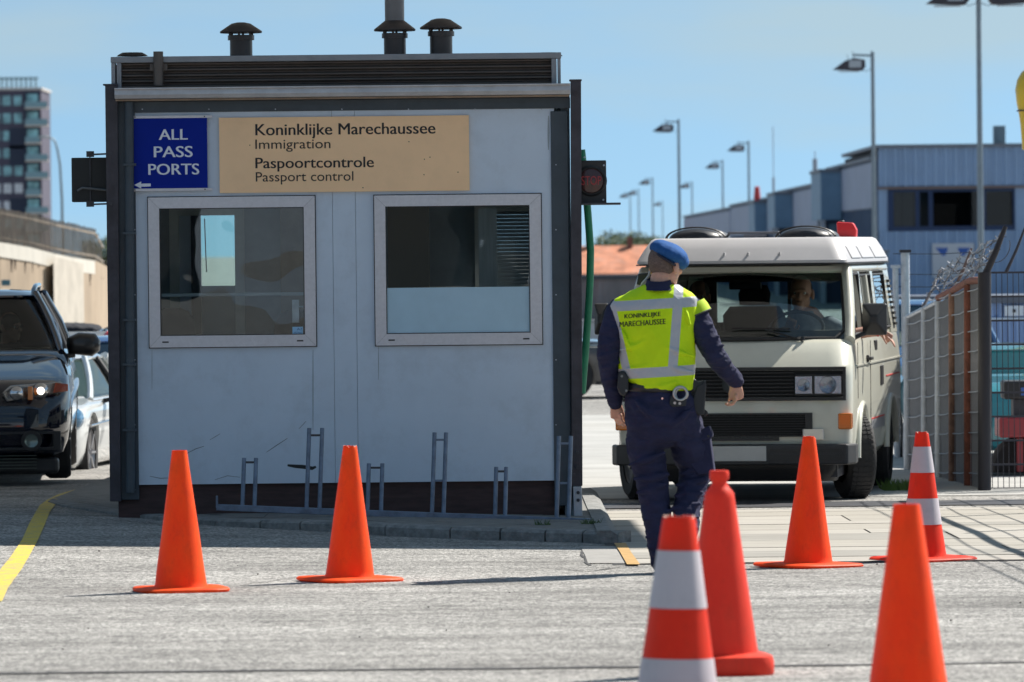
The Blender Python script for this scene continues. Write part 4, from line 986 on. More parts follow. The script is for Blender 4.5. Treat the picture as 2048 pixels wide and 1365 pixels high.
# grille
V_(MB().wall([-.885, .885], [.80, 1.062], [(-.862, .862, .826, 1.036)], .062, .105), 'grille_frame', black_plastic, bevel=.01)
V_(MB().bx(-.86, .86, .092, .098, .828, 1.034), 'grille_back', mat('grille_dark', (.008, .008, .009), .8))
for j in range(7): V_(MB().bx(-.478, .478, .068, .090, .846+.028*j, .853+.028*j), 'slat', black_plastic)
V_(MB().lathe([(.078, .052), (.078, .066)], (0, 0, .93), 28, 'Y').lathe([(.07, .046), (.064, .046), (.064, .053), (.07, .053)], (0, 0, .93), 28, 'Y'), 'emblem', mat('emblem_dark', (.03, .035, .04), .3, .4), smooth=40)
V_(MB().tube([(-.045, .048, .97), (-.012, .048, .90), (0, .048, .935), (.012, .048, .90), (.045, .048, .97)], .006, 6).tube([(-.025, .048, .99), (0, .048, .945), (.025, .048, .99)], .006, 6), 'emblem', mat('emblem_line', (.10, .11, .12), .3, .4))
V_(MB().wall([-.62, .62], [.52, .705], [(-.565, .565, .53, .693)], .075, .105), 'lower_grille', black_plastic, bevel=.004)
V_(MB().bx(-.564, .564, .092, .097, .531, .692), 'lower_grille_back', MATS['grille_dark']); V_(MB().bx(-.36, .36, .078, .1, .49, .518), 'lower_grille_lip', black_plastic)
for j in range(8): V_(MB().bx(-.562, .562, .078, .09, .54+.0195*j, .545+.0195*j), 'slat', black_plastic)
# bumper and number plate
bump = V_(MB().rings([[(-.955, .12, z0), (-.90, -.01, z0), (.90, -.01, z0), (.955, .12, z0), (.955, .30, z0), (.9, .09, z0), (-.9, .09, z0), (-.955, .30, z0)] for z0 in (.305, .32, .45, .465)]), 'bumper', mat('bumper_black', (.03, .03, .033), .5, var=.2, vscale=6), bevel=.015)
V_(MB().bx(.30, .86, -.016, -.008, .335, .385).bx(.30, .86, -.016, -.008, .405, .43), 'bumper_strip', black_plastic, bump)
pl = V_(MB().bx(-.285, .27, -.022, -.012, .335, .452), 'number_plate', mat('plate_blank', (.5, .49, .47), .5, var=.05), bevel=.006)
V_(MB().bx(-.285, .285, -.02, -.012, .312, .333), 'plate_frame', black_plastic, pl)
# driver, passenger
shirt = mat('driver_shirt', (.16, .18, .22), .85, var=.25, vscale=8)
dp = van.matrix_basis @ Vector((.43, 1.42, 1.25))
drv = thing('person', dp, 'bulky driver inside the van resting one bare forearm on the window sill', 'person', 'people seated in vehicles', rz=-R(9), raw=True)
mb = MB(); hr = Matrix.Rotation(R(180), 3, 'Z')
head_mb(mb, (-.03, -.02, .37), hr, 1.12)
mb.limb([((0, .03, -.05), (.2, .15)), ((0, .03, .1), (.21, .14)), ((-.01, .02, .18), (.15, .1))])
mb.limb([((.20, .0, .12), .06), ((.36, -.16, .035), .05), ((.50, -.10, .062), .046), ((.60, -.12, .060), .034)])
mb.limb([((-.2, 0, .12), .06), ((-.3, -.15, -.02), .05), ((-.12, -.36, .08), .04)])
hand(mb, (.625, -.13, .055), (.78, -.25, -.6), (-.5, 0, -.6), -1, 1.0, .25)
hand(mb, (-.10, -.38, .09), (.3, -.3, .5), (0, -1, 0), 1, 1.0, .9)
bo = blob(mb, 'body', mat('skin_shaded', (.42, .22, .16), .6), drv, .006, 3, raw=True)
mb = MB(); mb.limb([((0, .03, -.07), (.215, .165)), ((0, .03, .1), (.225, .155)), ((-.01, .02, .165), (.15, .11))]); mb.limb([((.19, .0, .12), .075), ((.30, -.10, .07), .07)]); mb.limb([((-.19, 0, .12), .075), ((-.28, -.12, .02), .065)])
blob(mb, 'shirt', shirt, drv, .008, 4, raw=True); eyes(drv, (-.03, -.02, .37), hr, 1.12, True)
build(MB().ell((-.03, .0, .41), (.09, .105, .095), None, 18, 12), 'hair', mat('hair_dark', (.02, .016, .014), .8), drv, smooth=80, raw=True)
build(MB().lathe([(.038, -.008), (.04, 0), (.038, .008)], (.592, -.12, .062), 16, 'X'), 'wrist_band', mat('band_red', (.4, .02, .02), .6), drv, smooth=50, raw=True)
dp = van.matrix_basis @ Vector((-.45, 1.5, 1.25))
pas = thing('person', dp, 'passenger in the dim cab of the van behind the right shoulder of the officer', 'person', 'people seated in vehicles', rz=-R(9), raw=True)
mb = MB(); head_mb(mb, (.02, -.02, .35), hr, 1.0); mb.limb([((0, .03, -.05), (.17, .13)), ((0, .03, .1), (.18, .12)), ((0, .02, .17), (.12, .09))])
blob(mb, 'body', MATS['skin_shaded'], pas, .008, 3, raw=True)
blob(MB().limb([((0, .03, -.06), (.185, .145)), ((0, .03, .09), (.195, .135)), ((0, .02, .16), (.12, .1))]), 'shirt', mat('grey_shirt', (.12, .12, .13), .9), pas, .01, 3, raw=True)
build(MB().ell((.02, .0, .39), (.085, .1, .09), None, 18, 12), 'hair', mat('hair_grey', (.14, .13, .12), .8), pas, smooth=80, raw=True); eyes(pas, (.02, -.02, .35), hr, 1.0, True)
# ---------------------------------------------------------------- passenger cars
def paint(name, c, rough=.18, metal=.0, coat=1, spec=.5): return mat(name, c, rough, metal, coat=coat, var=.03, vscale=3, spec=spec)
cglass = glass('car_glass', (.22, .28, .26), 1.6)
def car(name, loc, rz, label, m, L=4.6, W=1.85, H=1.5, hood=.95, belt=.92, ws=(1.15, 2.1), rear=(3.6, 4.4), group='cars by the checkpoint', estate=True, front=True, gl=None, wheels=True, cat='car'):
    t = thing(name, loc, label, cat, group, rz, raw=True); w = W/2
    # lower body: plan outlines stacked upwards
    def ring(z, wf, y0, y1, r): return rrect(w*wf, y0, y1, z, r, 7)
    rs = [ring(.20, .88, .12, L-.12, .30), ring(.24, .93, .05, L-.06, .32), ring(.34, .97, .01, L-.02, .36), ring(.50, .995, .0, L, .38), ring(.64, 1.0, .03, L, .38), ring(.74, .995, .07, L-.01, .38), ring(.80, .985, .13, L-.02, .38)]
    def top(z, wf, y0, y1, r): return rrect(w*wf, y0, y1, z, r, 7)
    y0 = ws[0]-.02; nz_ = min(.80, hood-.06)
    rs = [q for q in rs if q[0][2] <= nz_+.001]
    for t_ in (.06, .16, .32, .52, .74, .92, 1.0):
        rs.append(top(nz_+.02+(hood+.015-nz_-.02)*(t_**.85), .985-.12*t_**1.5, .15+(y0-.15)*t_, L-.03-.1*t_, .40-.12*t_))
    rs.append(top(hood+.03, .84, y0+.06, L-.16, .25))
    b = build(MB().rings(rs), 'body', m, t, raw=True)
    sh = build(MB().rings([rrect(w*.975, y0-.25, L-.06, belt-.1, .34, 7), rrect(w*.965, y0-.2, L-.08, belt-.03, .34, 7), rrect(w*.93, y0-.10, L-.12, belt+.02, .30, 7), rrect(w*.86, y0+.05, L-.2, belt+.04, .26, 7)]), 'shoulder', m, t, smooth=60, raw=True)
    r = .325; wy = (.88, L-.92)
    if wheels:
        cut = MB()
        for y in wy:
            for k in (-1, 1): cut.lathe([(r+.045, .62), (r+.045, 1.3)] if k > 0 else [(r+.045, -1.3), (r+.045, -.62)], (0, y, r), 36, 'X')
        boolean_cut(b, cut)
    for p in b.data.polygons: p.use_smooth = True
    b.data.set_sharp_from_angle(angle=R(30))
    # glasshouse
    zb, zt = belt+.0, H-.04
    q0 = lambda k: (w*.90 + (w*.66-w*.90)*k)
    gh = []
    for k in (0, .25, .5, .75, 1):
        z = zb+(zt-zb)*k; ww = q0(k) + .02*math.sin(k*math.pi); gh.append(rrect(ww, ws[0]+(ws[1]-ws[0])*k, rear[1]+(rear[0]-rear[1])*k, z, .16+.05*k, 7))
    build(MB().rings(gh, cap=False), 'windows', gl or cglass, t, smooth=70, raw=True)
    rf = [rrect(q0(1)+.012, ws[1]-.03, rear[0]+.04, zt-.012, .2, 7), rrect(q0(1)+.016, ws[1]-.03, rear[0]+.04, zt+.004, .2, 7), rrect(q0(1)-.05, ws[1]+.1, rear[0]-.04, zt+.034, .2, 7), rrect(q0(1)-.25, ws[1]+.3, rear[0]-.3, zt+.05, .15, 7)]
    build(MB().rings(rf), 'roof', m, t, smooth=60, raw=True)
    for k in (-1, 1):
        A = [(k*(q0(v)+.02*math.sin(v*math.pi)-.0), ws[0]+(ws[1]-ws[0])*v + .08, zb+(zt-zb)*v) for v in (0, .25, .5, .75, 1)]
        build(MB().tube(A, .035, 8, flat=1.5), 'pillar', m, t, smooth=60, raw=True)
        for yy, dy in (((ws[1]+rear[0])/2+.05, .0), (rear[0]-.15, .35)):
            Bp = [(k*(q0(v)+.02*math.sin(v*math.pi)+.004), yy+dy*(1-v), zb+(zt-zb)*v) for v in (0, .5, 1)]
            build(MB().tube(Bp, .035 if dy == 0 else .06, 8), 'pillar', black_plastic if dy == 0 else m, t, smooth=60, raw=True)
    if wheels:
        for y in wy:
            for k in (-1, 1):
                tm = MB().lathe([(r*.66, -.1), (r*.93, -.105), (r, -.07), (r, .07), (r*.93, .105), (r*.66, .1)], (0, 0, 0), 40, 'X', cap=False)
                wh = build(tm, 'wheel', rubber, t, smooth=40, raw=True); wh.location = (k*(w-.12), y, r)
                rim = MB().lathe([(r*.66, k*.09), (r*.6, k*.05), (r*.2, k*.05), (.001, k*.07)], (0, 0, 0), 30, 'X', cap=False)
                for s in range(7):
                    a = s*2*math.pi/7; rim.bar((k*.075, .05*math.cos(a), .05*math.sin(a)), (k*.085, r*.64*math.cos(a), r*.64*math.sin(a)), .03, .02)
                build(rim, 'rim', mat('alloy', (.45, .45, .47), .3, .8), wh, smooth=40, raw=True)
    return t
def mirror_(t, x, y, z, m, arm_from, side=1, w=.125, h=.085):
    mb = MB().rings([[(x+dx*w, y+dy, z+dz*h) for dx, dz in ((-.9, -.7), (.5, -.95), (.95, -.5), (1, .3), (.7, .9), (-.3, 1), (-.95, .6), (-1, 0))] if s == 1 else [(x+dx*w*s, y+dy, z+dz*h*s) for dx, dz in ((-.9, -.7), (.5, -.95), (.95, -.5), (1, .3), (.7, .9), (-.3, 1), (-.95, .6), (-1, 0))] for s, dy in ((.55, -.06), (.85, -.045), (1, 0), (1, .06), (.9, .075))])
    mi = build(mb, 'mirror', m, t, smooth=50, raw=True); build(MB().bar(arm_from, (x-side*w*.6, y+.02, z-h*.8), .06, .04), 'mirror_foot', black_plastic, mi, raw=True, bevel=.01)
    return mi
# black estate, front half in frame at the left edge
blk = paint('paint_black', (.003, .006, .018), .06, coat=.8, spec=.4)
bx_, bd = P(-88, 960, 47.5).x, 47.5
bz = P(100, 966, 47.5).z
bc_ = car('parked_car', (bx_, bd, bz), R(3.4), 'black estate car with one lit headlamp at the left edge, beside the booth', blk, L=4.8, W=1.88, H=1.56, hood=1.04, belt=1.03, ws=(1.25, 2.05), rear=(4.1, 4.65), gl=glass('black_car_glass', (.42, .50, .47), 1.33))
hx = .60
lamp_d = mat('headlamp_housing', (.36, .33, .30), .25, .75)
SH = -.055
hl = build(MB().rings([[(x, y+SH, z) for x, y, z in ((.42, .08, .665), (.90, .26, .735), (.915, .30, .79), (.86, .27, .825), (.45, .12, .80), (.38, .09, .74))], [(x, y-.03+SH, z) for x, y, z in ((.43, .08, .675), (.89, .26, .74), (.90, .30, .785), (.85, .27, .815), (.46, .12, .79), (.39, .09, .74))]]), 'headlamp', lamp_d, bc_, raw=True, bevel=.008)
for x, y, z, rr, mm in ((.505, .075, .735, .056, chrome), (.70, .15, .755, .062, chrome), (.70, .13, .752, .032, None)):
    mm = mm or mat('lit_lamp', (1, .95, .85), .2)
    build(MB().lathe([(rr, 0), (rr*.85, -.012), (.001, -.016)], (x, y-.045+SH, z), 20, 'Y', cap=False), 'lamp_bowl', mm, hl, smooth=60, raw=True)
lm = MATS['lit_lamp']; lm.node_tree.nodes['Principled BSDF'].inputs['Emission Color'].default_value = (1, .93, .8, 1); lm.node_tree.nodes['Principled BSDF'].inputs['Emission Strength'].default_value = 1.6
build(MB().bx(.595, .635, .03+SH, .10+SH, .68, .79), 'amber_strip', MATS['amber_lens'], hl, raw=True, bevel=.004)
build(MB().rings([[(.80, .20+SH, .735), (.915, .30+SH, .745), (.915, .30+SH, .80), (.82, .24+SH, .815)], [(.80, .15+SH, .735), (.92, .255+SH, .745), (.92, .255+SH, .80), (.82, .175+SH, .815)]]), 'side_marker', mat('marker_orange', (.5, .07, .02), .2, coat=.8), hl, raw=True)
build(MB().rings([[(x, y-.03+SH, z) for x, y, z in ((.42, .03, .668), (.90, .225, .737), (.915, .265, .79), (.86, .235, .825), (.45, .07, .80), (.38, .04, .74))], [(x, y-.036+SH, z) for x, y, z in ((.42, .03, .668), (.90, .225, .737), (.915, .265, .79), (.86, .235, .825), (.45, .07, .80), (.38, .04, .74))]]), 'lens', glass('clear_lens', (.95, .95, .95), 1.4), hl, raw=True)
fog = build(MB().lathe([(.085, .0), (.085, .03)], (.62, -.03, .345), 24, 'Y').wall([.3, .86], [.27, .42], [(.36, .80, .29, .40)], -.012, .09), 'fog_lamp', black_plastic, bc_, raw=True, bevel=.004)
build(MB().lathe([(.055, -.006), (.04, -.001), (.001, .0)], (.62, -.035, .345), 20, 'Y', cap=False), 'fog_lens', mat('fog_glass', (.2, .25, .24), .15, .6), fog, raw=True, smooth=50)
for k in range(5): build(MB().bx(.1, .66, .02, .04, .115+.026*k, .121+.026*k), 'lower_grille', mat('grille_grey', (.08, .10, .08), .5), bc_, raw=True)
build(MB().bx(-.7, .84, .06, .3, .07, .20), 'lower_bumper', black_plastic, bc_, raw=True, bevel=.03)
mirror_(bc_, 1.03, 1.72, 1.10, mat('mirror_black', (.02, .017, .018), .3, coat=.4), (.86, 1.66, 1.0), 1, .145, .105)
for k in (-1, 1):
    build(MB().tube([(k*.60, 2.15, 1.50), (k*.60, 2.25, 1.565), (k*.61, 2.6, 1.60), (k*.61, 3.9, 1.60), (k*.60, 4.1, 1.54)], .022, 10), 'roof_rail', blk, bc_, smooth=60, raw=True)
    build(MB().tube([(k*.925, .4, .6), (k*.945, 1.0, .68), (k*.945, 3.5, .72), (k*.93, 4.4, .75)], .018, 8), 'door_trim', mat('trim_chrome', (.55, .55, .58), .15, .9), bc_, smooth=60, raw=True)
    build(MB().tube([(k*(.862), 1.45, 1.06), (k*.80, 1.85, 1.28), (k*.665, 2.35, 1.49), (k*.64, 2.8, 1.515), (k*.64, 4.0, 1.50)], .010, 6), 'window_trim', MATS['trim_chrome'], bc_, smooth=60, raw=True)
for x, y in ((.35, 1.38), (-.2, 1.38)): build(MB().tube([(x, y-.2, 1.03), (x-.45, y+.12, 1.13)], .009, 6), 'wiper', black_plastic, bc_, raw=True)
build(MB().rings([rrect(.75, 1.55, 2.0, .98, .1), rrect(.74, 1.6, 2.0, 1.08, .1)]), 'dashboard', ins, bc_, raw=True)
for x in (-.38, .38): build(MB().rings([rrect(.23, 2.25, 2.4, .9, .05), rrect(.24, 2.3, 2.45, 1.2, .05), rrect(.14, 2.35, 2.45, 1.26, .04), rrect(.13, 2.36, 2.46, 1.42, .04)]), 'seat', ins, bc_, raw=True, smooth=50)
rm = Matrix.Rotation(R(3.4), 4, 'Z'); dp = Vector((bx_, bd, bz)) + (rm @ Vector((.40, 2.15, .95)))
dr2 = thing('person', dp, 'driver with glasses in the dark cabin of the black estate car', 'person', 'people seated in vehicles', rz=R(3.4), raw=True)
mb = MB(); head_mb(mb, (0, 0, .30), hr @ Matrix.Rotation(R(50), 3, 'Z'), 1.0); mb.limb([((0, .03, -.1), (.18, .13)), ((0, .03, .05), (.19, .12)), ((0, .02, .11), (.12, .09))])
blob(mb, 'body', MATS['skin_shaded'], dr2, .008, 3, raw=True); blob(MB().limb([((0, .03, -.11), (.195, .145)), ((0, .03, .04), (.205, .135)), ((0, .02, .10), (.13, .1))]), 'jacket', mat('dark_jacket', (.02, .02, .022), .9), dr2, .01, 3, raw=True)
rot_ = hr @ Matrix.Rotation(R(50), 3, 'Z'); mb = MB()
for k in (-1, 1):
    c_ = Vector((k*.034, .102, .004)); mb.tube([Vector((0, 0, .30)) + rot_ @ (c_ + Vector((.022*math.cos(a), 0, .018*math.sin(a)))) for a in [2*math.pi*j/16 for j in range(17)]], .003, 6)
build(mb, 'glasses', black_plastic, dr2, raw=True); build(MB().ell((0, .0, .335), (.086, .1, .09), None, 16, 10), 'hair', MATS['hair_dark'], dr2, smooth=80, raw=True); eyes(dr2, (0, 0, .30), rot_, 1.0, True)
# white car behind it
wp_ = paint('paint_white', (.66, .68, .68), .2)
wd_ = 52.3; wx = P(-42, 900, wd_).x
wcar = car('parked_car', (wx, wd_, P(150, 984, wd_).z), R(-5), 'white car with blue headlamp glass between the black estate and the booth', wp_, L=4.5, W=1.82, H=1.2, hood=.80, belt=.78, ws=(1.15, 2.2), rear=(3.5, 4.3))
h2 = build(MB().ell((.825, .30, .655), (.085, .16, .105), Matrix.Rotation(R(-12), 3, 'Y')), 'headlamp', mat('lamp_blue', (.08, .22, .38), .12, .4, coat=1), wcar, smooth=80, raw=True)
mirror_(wcar, 1.08, 1.62, .86, wp_, (.88, 1.6, .78), 1, .13, .075)
build(MB().lathe([(.06, 0), (.06, .03)], (.68, .05, .33), 18, 'Y'), 'fog_lamp', mat('fog_amber', (.35, .28, .18), .3, coat=.5), wcar, raw=True)
build(MB().tube([(.925, .6, .58), (.93, 3.8, .62)], .012, 6), 'door_trim', chrome, wcar, raw=True)
# more cars further back, seen in slivers
ca = [(188, 800, 66, 'dark blue car with a bicycle carrier, just left of the booth', paint('paint_blue', (.03, .08, .22), .2), 0, 1.48),
      ]
c_ = P(225, 830, 61); bcar = car('parked_car', (c_.x, 61, G(c_.x, 61)), R(178), 'blue car seen from behind, in the gap left of the booth', paint('paint_blue', (.02, .06, .20), .2), L=4.4, W=1.8, H=1.12, hood=.74, belt=.74, ws=(1.1, 2.0), rear=(3.4, 4.2))
bcar.location.y = 65.4
# bicycle with a red rear lamp on its carrier
bq = P(205, 800, 64.5)
bike = thing('bicycle', bq, 'bicycle with red rear lamp hanging behind the white car, left of the booth', 'bicycle')
kb = F/64.5
for px, py in ((200, 812),):
    q = P(px, py, 64.5); pts = [q + Vector((.33*math.cos(a)*.35, 0.1*math.cos(a), .33*math.sin(a))) for a in [2*math.pi*k/32 for k in range(33)]]
    build(MB().tube(pts, .022, 8), 'wheel', rubber, bike, smooth=60)
    mb = MB()
    for k in range(12): mb.tube([q, pts[int(k*32/12)]], .003, 4)
    build(mb, 'spokes', chrome, bike)
q0, q1, q2 = P(176, 730, 64.4), P(205, 735, 64.4), P(212, 800, 64.4)
build(MB().tube([q0, q1, q2], .014, 8), 'frame', black_plastic, bike, smooth=60); q = P(188, 736, 64.2); build(MB().bx(q.x-.045, q.x+.045, q.y-.03, q.y+.03, q.z-.05, q.z+.06), 'rear_lamp', mat('lamp_red', (.7, .02, .03), .2, coat=.8), bike, bevel=.015)
build(MB().bx(q.x-.12, q.x+.03, q.y-.01, q.y+.05, q.z+.062, q.z+.075), 'carrier', black_plastic, bike)

q = P(452, 700, 70); car('parked_car', (q.x-.62, 70, G(q.x, 70)), R(-90), 'white van glimpsed through the left booth window', wp_, L=4.6, W=1.9, H=2.4, hood=1.3, belt=1.5, cat='van')
# ---------------------------------------------------------------- the officer
DO = 32.5; po = F/DO
ob = P(1335, 1147, DO)
off = thing('person', (ob.x, DO, G(ob.x, DO)), 'officer in yellow reflective vest and blue beret walking towards the van', 'person')
def O(px, py, dd=0): return P(px, py, DO) + Vector((0, dd, 0))
def pr_(n): return n/po
hc = O(1330, 533, .0)
hrot = Matrix.Rotation(R(-38), 3, 'Z') @ Matrix.Rotation(R(-10), 3, 'X')
mb = MB(); head_mb(mb, hc, hrot, 1.03, .96)
mb.limb([(O(1322, 600), (pr_(60), .09)), (O(1322, 660), (pr_(66), .10)), (O(1318, 760), (pr_(60), .09))])
aR = [(O(1388, 622), .055), (O(1426, 708, -.03), .045), (O(1456, 744, .05), .037), (O(1474, 765, .11), .029)]
aL = [(O(1238, 625), .055), (O(1217, 705, -.03), .045), (O(1224, 760, .02), .037), (O(1231, 808, .06), .028)]
mb.limb(aR); mb.limb(aL)
mb.limb([(O(1290, 790), .08), (O(1306, 955, .03), .06), (O(1325, 1110, .0), .03)]); mb.limb([(O(1355, 790), .08), (O(1393, 945, .14), .055), (O(1374, 1060, -.09), .025)])
hand(mb, O(1473, 766, .11), Vector((.02, .12, -.9)), Vector((-1, .1, -.1)), 1, 1.05, .85)
hand(mb, O(1232, 806, .06), Vector((.12, .25, -.95)), Vector((.8, .6, .1)), -1, 1.0, .45)
body_o = blob(mb, 'body', skin, off, .0055, 3)
eyes(off, hc, hrot, 1.03)
q = hc + hrot @ Vector((0, -.023, .027)); build(MB().ell(q, (.081, .0935, .100), hrot, 28, 18), 'hair', mat('hair_stubble', (.13, .092, .08), .9, var=.35, vscale=120, bump=.3, bscale=400), off, smooth=80)
# beret: band and soft crown drooping over the right ear
bl = mat('beret_blue', (.018, .085, .26), .85, var=.12, vscale=60, bump=.15, bscale=250, spec=.2)
ax = (O(1377, 532)-O(1302, 499)); ang = math.atan2(ax.z, ax.x)
brot = Matrix.Rotation(-ang, 3, 'Y')
mb = MB(); mb.ell(O(1338, 506, .01), (pr_(41), .135, pr_(21)), brot); mb.ell(O(1326, 500, .0), (pr_(27), .115, pr_(19)), brot); mb.ell(O(1360, 521, .03), (pr_(20), .10, pr_(16)), Matrix.Rotation(R(42), 3, 'Y')); mb.ell(O(1331, 512, 0), (pr_(30), .108, pr_(12)), brot)
beret = blob(mb, 'beret', bl, off, .006, 8, wrinkle=.0035, wscale=14)
bandp = []
c0 = O(1330, 519, 0)
for k in range(33):
    a = 2*math.pi*k/32; bandp.append(c0 + Matrix.Rotation(R(33), 3, 'Y') @ Vector((pr_(30.5)*math.cos(a), .108*math.sin(a), 0)))
build(MB().tube(bandp, .008, 8, flat=1.0), 'beret_band', mat('beret_band', (.008, .01, .03), .6), beret, smooth=60)
# shirt: collar and sleeves in one skin
mb = MB()
mb.limb([(O(1386, 622, .01), .078), (O(1408, 668, -.02), .070), (O(1430, 712, -.03), .062), (O(1453, 742, .04), .053), (O(1471, 760, .10), .045), (O(1475, 764, .11), .043)])
mb.limb([(O(1240, 622, .01), .078), (O(1224, 668, -.02), .072), (O(1215, 710, -.03), .063), (O(1222, 760, .02), .054), (O(1230, 800, .05), .046), (O(1231, 806, .06), .043)])
mb.limb([(O(1318, 600), (pr_(66), .095)), (O(1318, 680), (pr_(66), .10)), (O(1318, 765), (pr_(60), .10))])
fold = lambda a, b, da, db, r=.016: mb.limb([(O(*a, da), r*.5), (O((a[0]+b[0])/2, (a[1]+b[1])/2+2, (da+db)/2-.006), r), (O(*b, db), r*.5)], 10)
for a_, b_, da, db in (((1400, 690), (1436, 672), -.075, -.065), ((1410, 706), (1446, 690), -.078, -.07), ((1420, 722), (1450, 706), -.075, -.07), ((1432, 738), (1462, 724), -.03, -.03), ((1392, 660), (1424, 648), -.07, -.06), ((1448, 752), (1472, 738), .01, .02),
    ((1200, 690), (1236, 678), -.08, -.075), ((1200, 712), (1234, 704), -.08, -.08), ((1204, 736), (1238, 724), -.06, -.06), ((1210, 762), (1240, 752), -.03, -.03), ((1216, 784), (1244, 778), .0, .0)):
    fold(a_, b_, da, db)
nv3 = mat('navy_sleeve', (.021, .023, .058), .85, var=.18, vscale=9, bump=.7, bscale=14, stretch=(1, 1, 1.7), spec=.25)
shirt_o = blob(mb, 'shirt', nv3, off, .007, 5, wrinkle=.008, wscale=11, squash=(1, 1, 1.9))
cn = hc + hrot @ (Vector((0, -.038, -.125))*1.03); cl2 = []
for dz, ra, rb in ((-.005, .092, .09), (.010, .080, .080), (.026, .072, .074), (.042, .068, .070), (.047, .065, .068)): cl2.append([cn + Vector((ra*math.cos(a), rb*math.sin(a), dz + .012*math.sin(a))) for a in [2*math.pi*k/36 for k in range(36)]])
cl2.append([p.lerp(cn, .06) for p in cl2[-1]]); cl2.append([p + Vector((0, 0, -.03)) for p in cl2[-1]])
build(MB().rings(cl2, cap=False), 'collar', navy, shirt_o, smooth=60)
# trousers
mb = MB()
mb.limb([(O(1318, 778), (pr_(64), .125)), (O(1319, 815), (pr_(70), .15)), (O(1318, 850), (pr_(66), .145))])
mb.limb([(O(1287, 800, .0), (.10, .12)), (O(1292, 850, .02), (.112, .13)), (O(1291, 900, .04), (.104, .115)), (O(1304, 955, .04), (.093, .10)), (O(1311, 1015, .01), (.082, .09)), (O(1319, 1070, -.01), (.074, .08)), (O(1325, 1112, -.01), (.070, .08)), (O(1327, 1130, 0), (.066, .075))])
mb.limb([(O(1352, 800, .0), (.10, .12)), (O(1366, 850, .05), (.11, .125)), (O(1384, 905, .11), (.108, .115)), (O(1393, 945, .15), (.094, .10)), (O(1384, 980, .09), (.082, .09)), (O(1374, 1015, .0), (.077, .085)), (O(1372, 1050, -.08), (.068, .075)), (O(1371, 1068, -.11), (.062, .068))])
fold = lambda a, b, da, db, r=.02: mb.limb([(O(*a, da), r*.5), (O((a[0]+b[0])/2, (a[1]+b[1])/2+2, (da+db)/2-.008), r), (O(*b, db), r*.5)], 10)
for a_, b_, da, db in (((1258, 930), (1328, 905), -.06, -.075), ((1268, 958), (1336, 948), -.05, -.06), ((1274, 985), (1330, 968), -.05, -.055), ((1288, 1040), (1340, 1022), -.06, -.06), ((1292, 1075), (1342, 1066), -.06, -.06), ((1300, 1096), (1346, 1088), -.06, -.06),
    ((1362, 948), (1424, 930), .06, .05), ((1352, 972), (1412, 958), .03, .02), ((1350, 992), (1404, 985), -.02, -.03), ((1344, 1018), (1398, 1006), -.07, -.075), ((1348, 1040), (1396, 1032), -.13, -.135), ((1352, 1058), (1392, 1054), -.165, -.165),
    ((1270, 800), (1310, 838), -.125, -.135), ((1385, 812), (1340, 852), -.12, -.13), ((1322, 868), (1280, 890), -.10, -.06), ((1334, 870), (1378, 900), -.07, -.0)):
    fold(a_, b_, da, db)
nv2 = mat('navy_trousers', (.021, .023, .058), .85, var=.18, vscale=9, bump=.9, bscale=9, stretch=(1, 1, 2.0), spec=.25)
trous = blob(mb, 'trousers', nv2, off, .008, 4, wrinkle=.012, wscale=8, squash=(1, 1, 2.1))
# cargo pocket with flap on the right thigh, lower pocket, left side pocket
def panel(name, pts, dd, th, m, parent):
    a = [O(x, y, dd) for x, y in pts]; b = [p + Vector((.012, .09, 0)) for p in a]
    return build(MB().rings([a, b]), name, m, parent, bevel=.01)
pk = panel('cargo_pocket', [(1376, 884), (1420, 876), (1429, 945), (1396, 952), (1380, 930)], .02, .05, navy, trous)
fp = panel('pocket_flap', [(1371, 873), (1418, 852), (1425, 871), (1423, 876), (1378, 895)], .005, .05, navy, pk)
for x, y in ((1382, 886), (1417, 873)):
    q = O(x, y, .0); build(MB().lathe([(.007, -.004), (.007, .01)], q, 10, 'Y'), 'button', black_plastic, fp)
panel('cargo_pocket', [(1394, 966), (1411, 962), (1408, 1004), (1396, 1008)], .05, .05, navy, trous)
panel('cargo_pocket', [(1250, 876), (1262, 872), (1262, 920), (1254, 908)], .0, .05, navy, trous)
# shoes
bt = mat('boot_black', (.015, .015, .017), .4)
g0 = G(ob.x, DO)
f = O(1333, 1140, 0); f.z = g0
blob(MB().limb([(f+Vector((-.01, -.06, .05)), (.042, .045)), (f+Vector((0, .04, .045)), (.048, .042)), (f+Vector((.02, .17, .035)), (.048, .032))]).limb([(f+Vector((-.01, -.05, .05)), .043), (f+Vector((-.012, -.05, .17)), .05)]), 'boot', bt, off, .008, 3)
f = O(1374, 1082, -.12); t_ = O(1384, 1118, .03); t_.z = g0+.05
blob(MB().limb([(f, .045), (f.lerp(t_, .5)+Vector((0, -.015, 0)), (.047, .042)), (t_, (.048, .034))]).limb([(f, .045), (O(1373, 1062, -.1), .052)]), 'boot', bt, off, .008, 3)
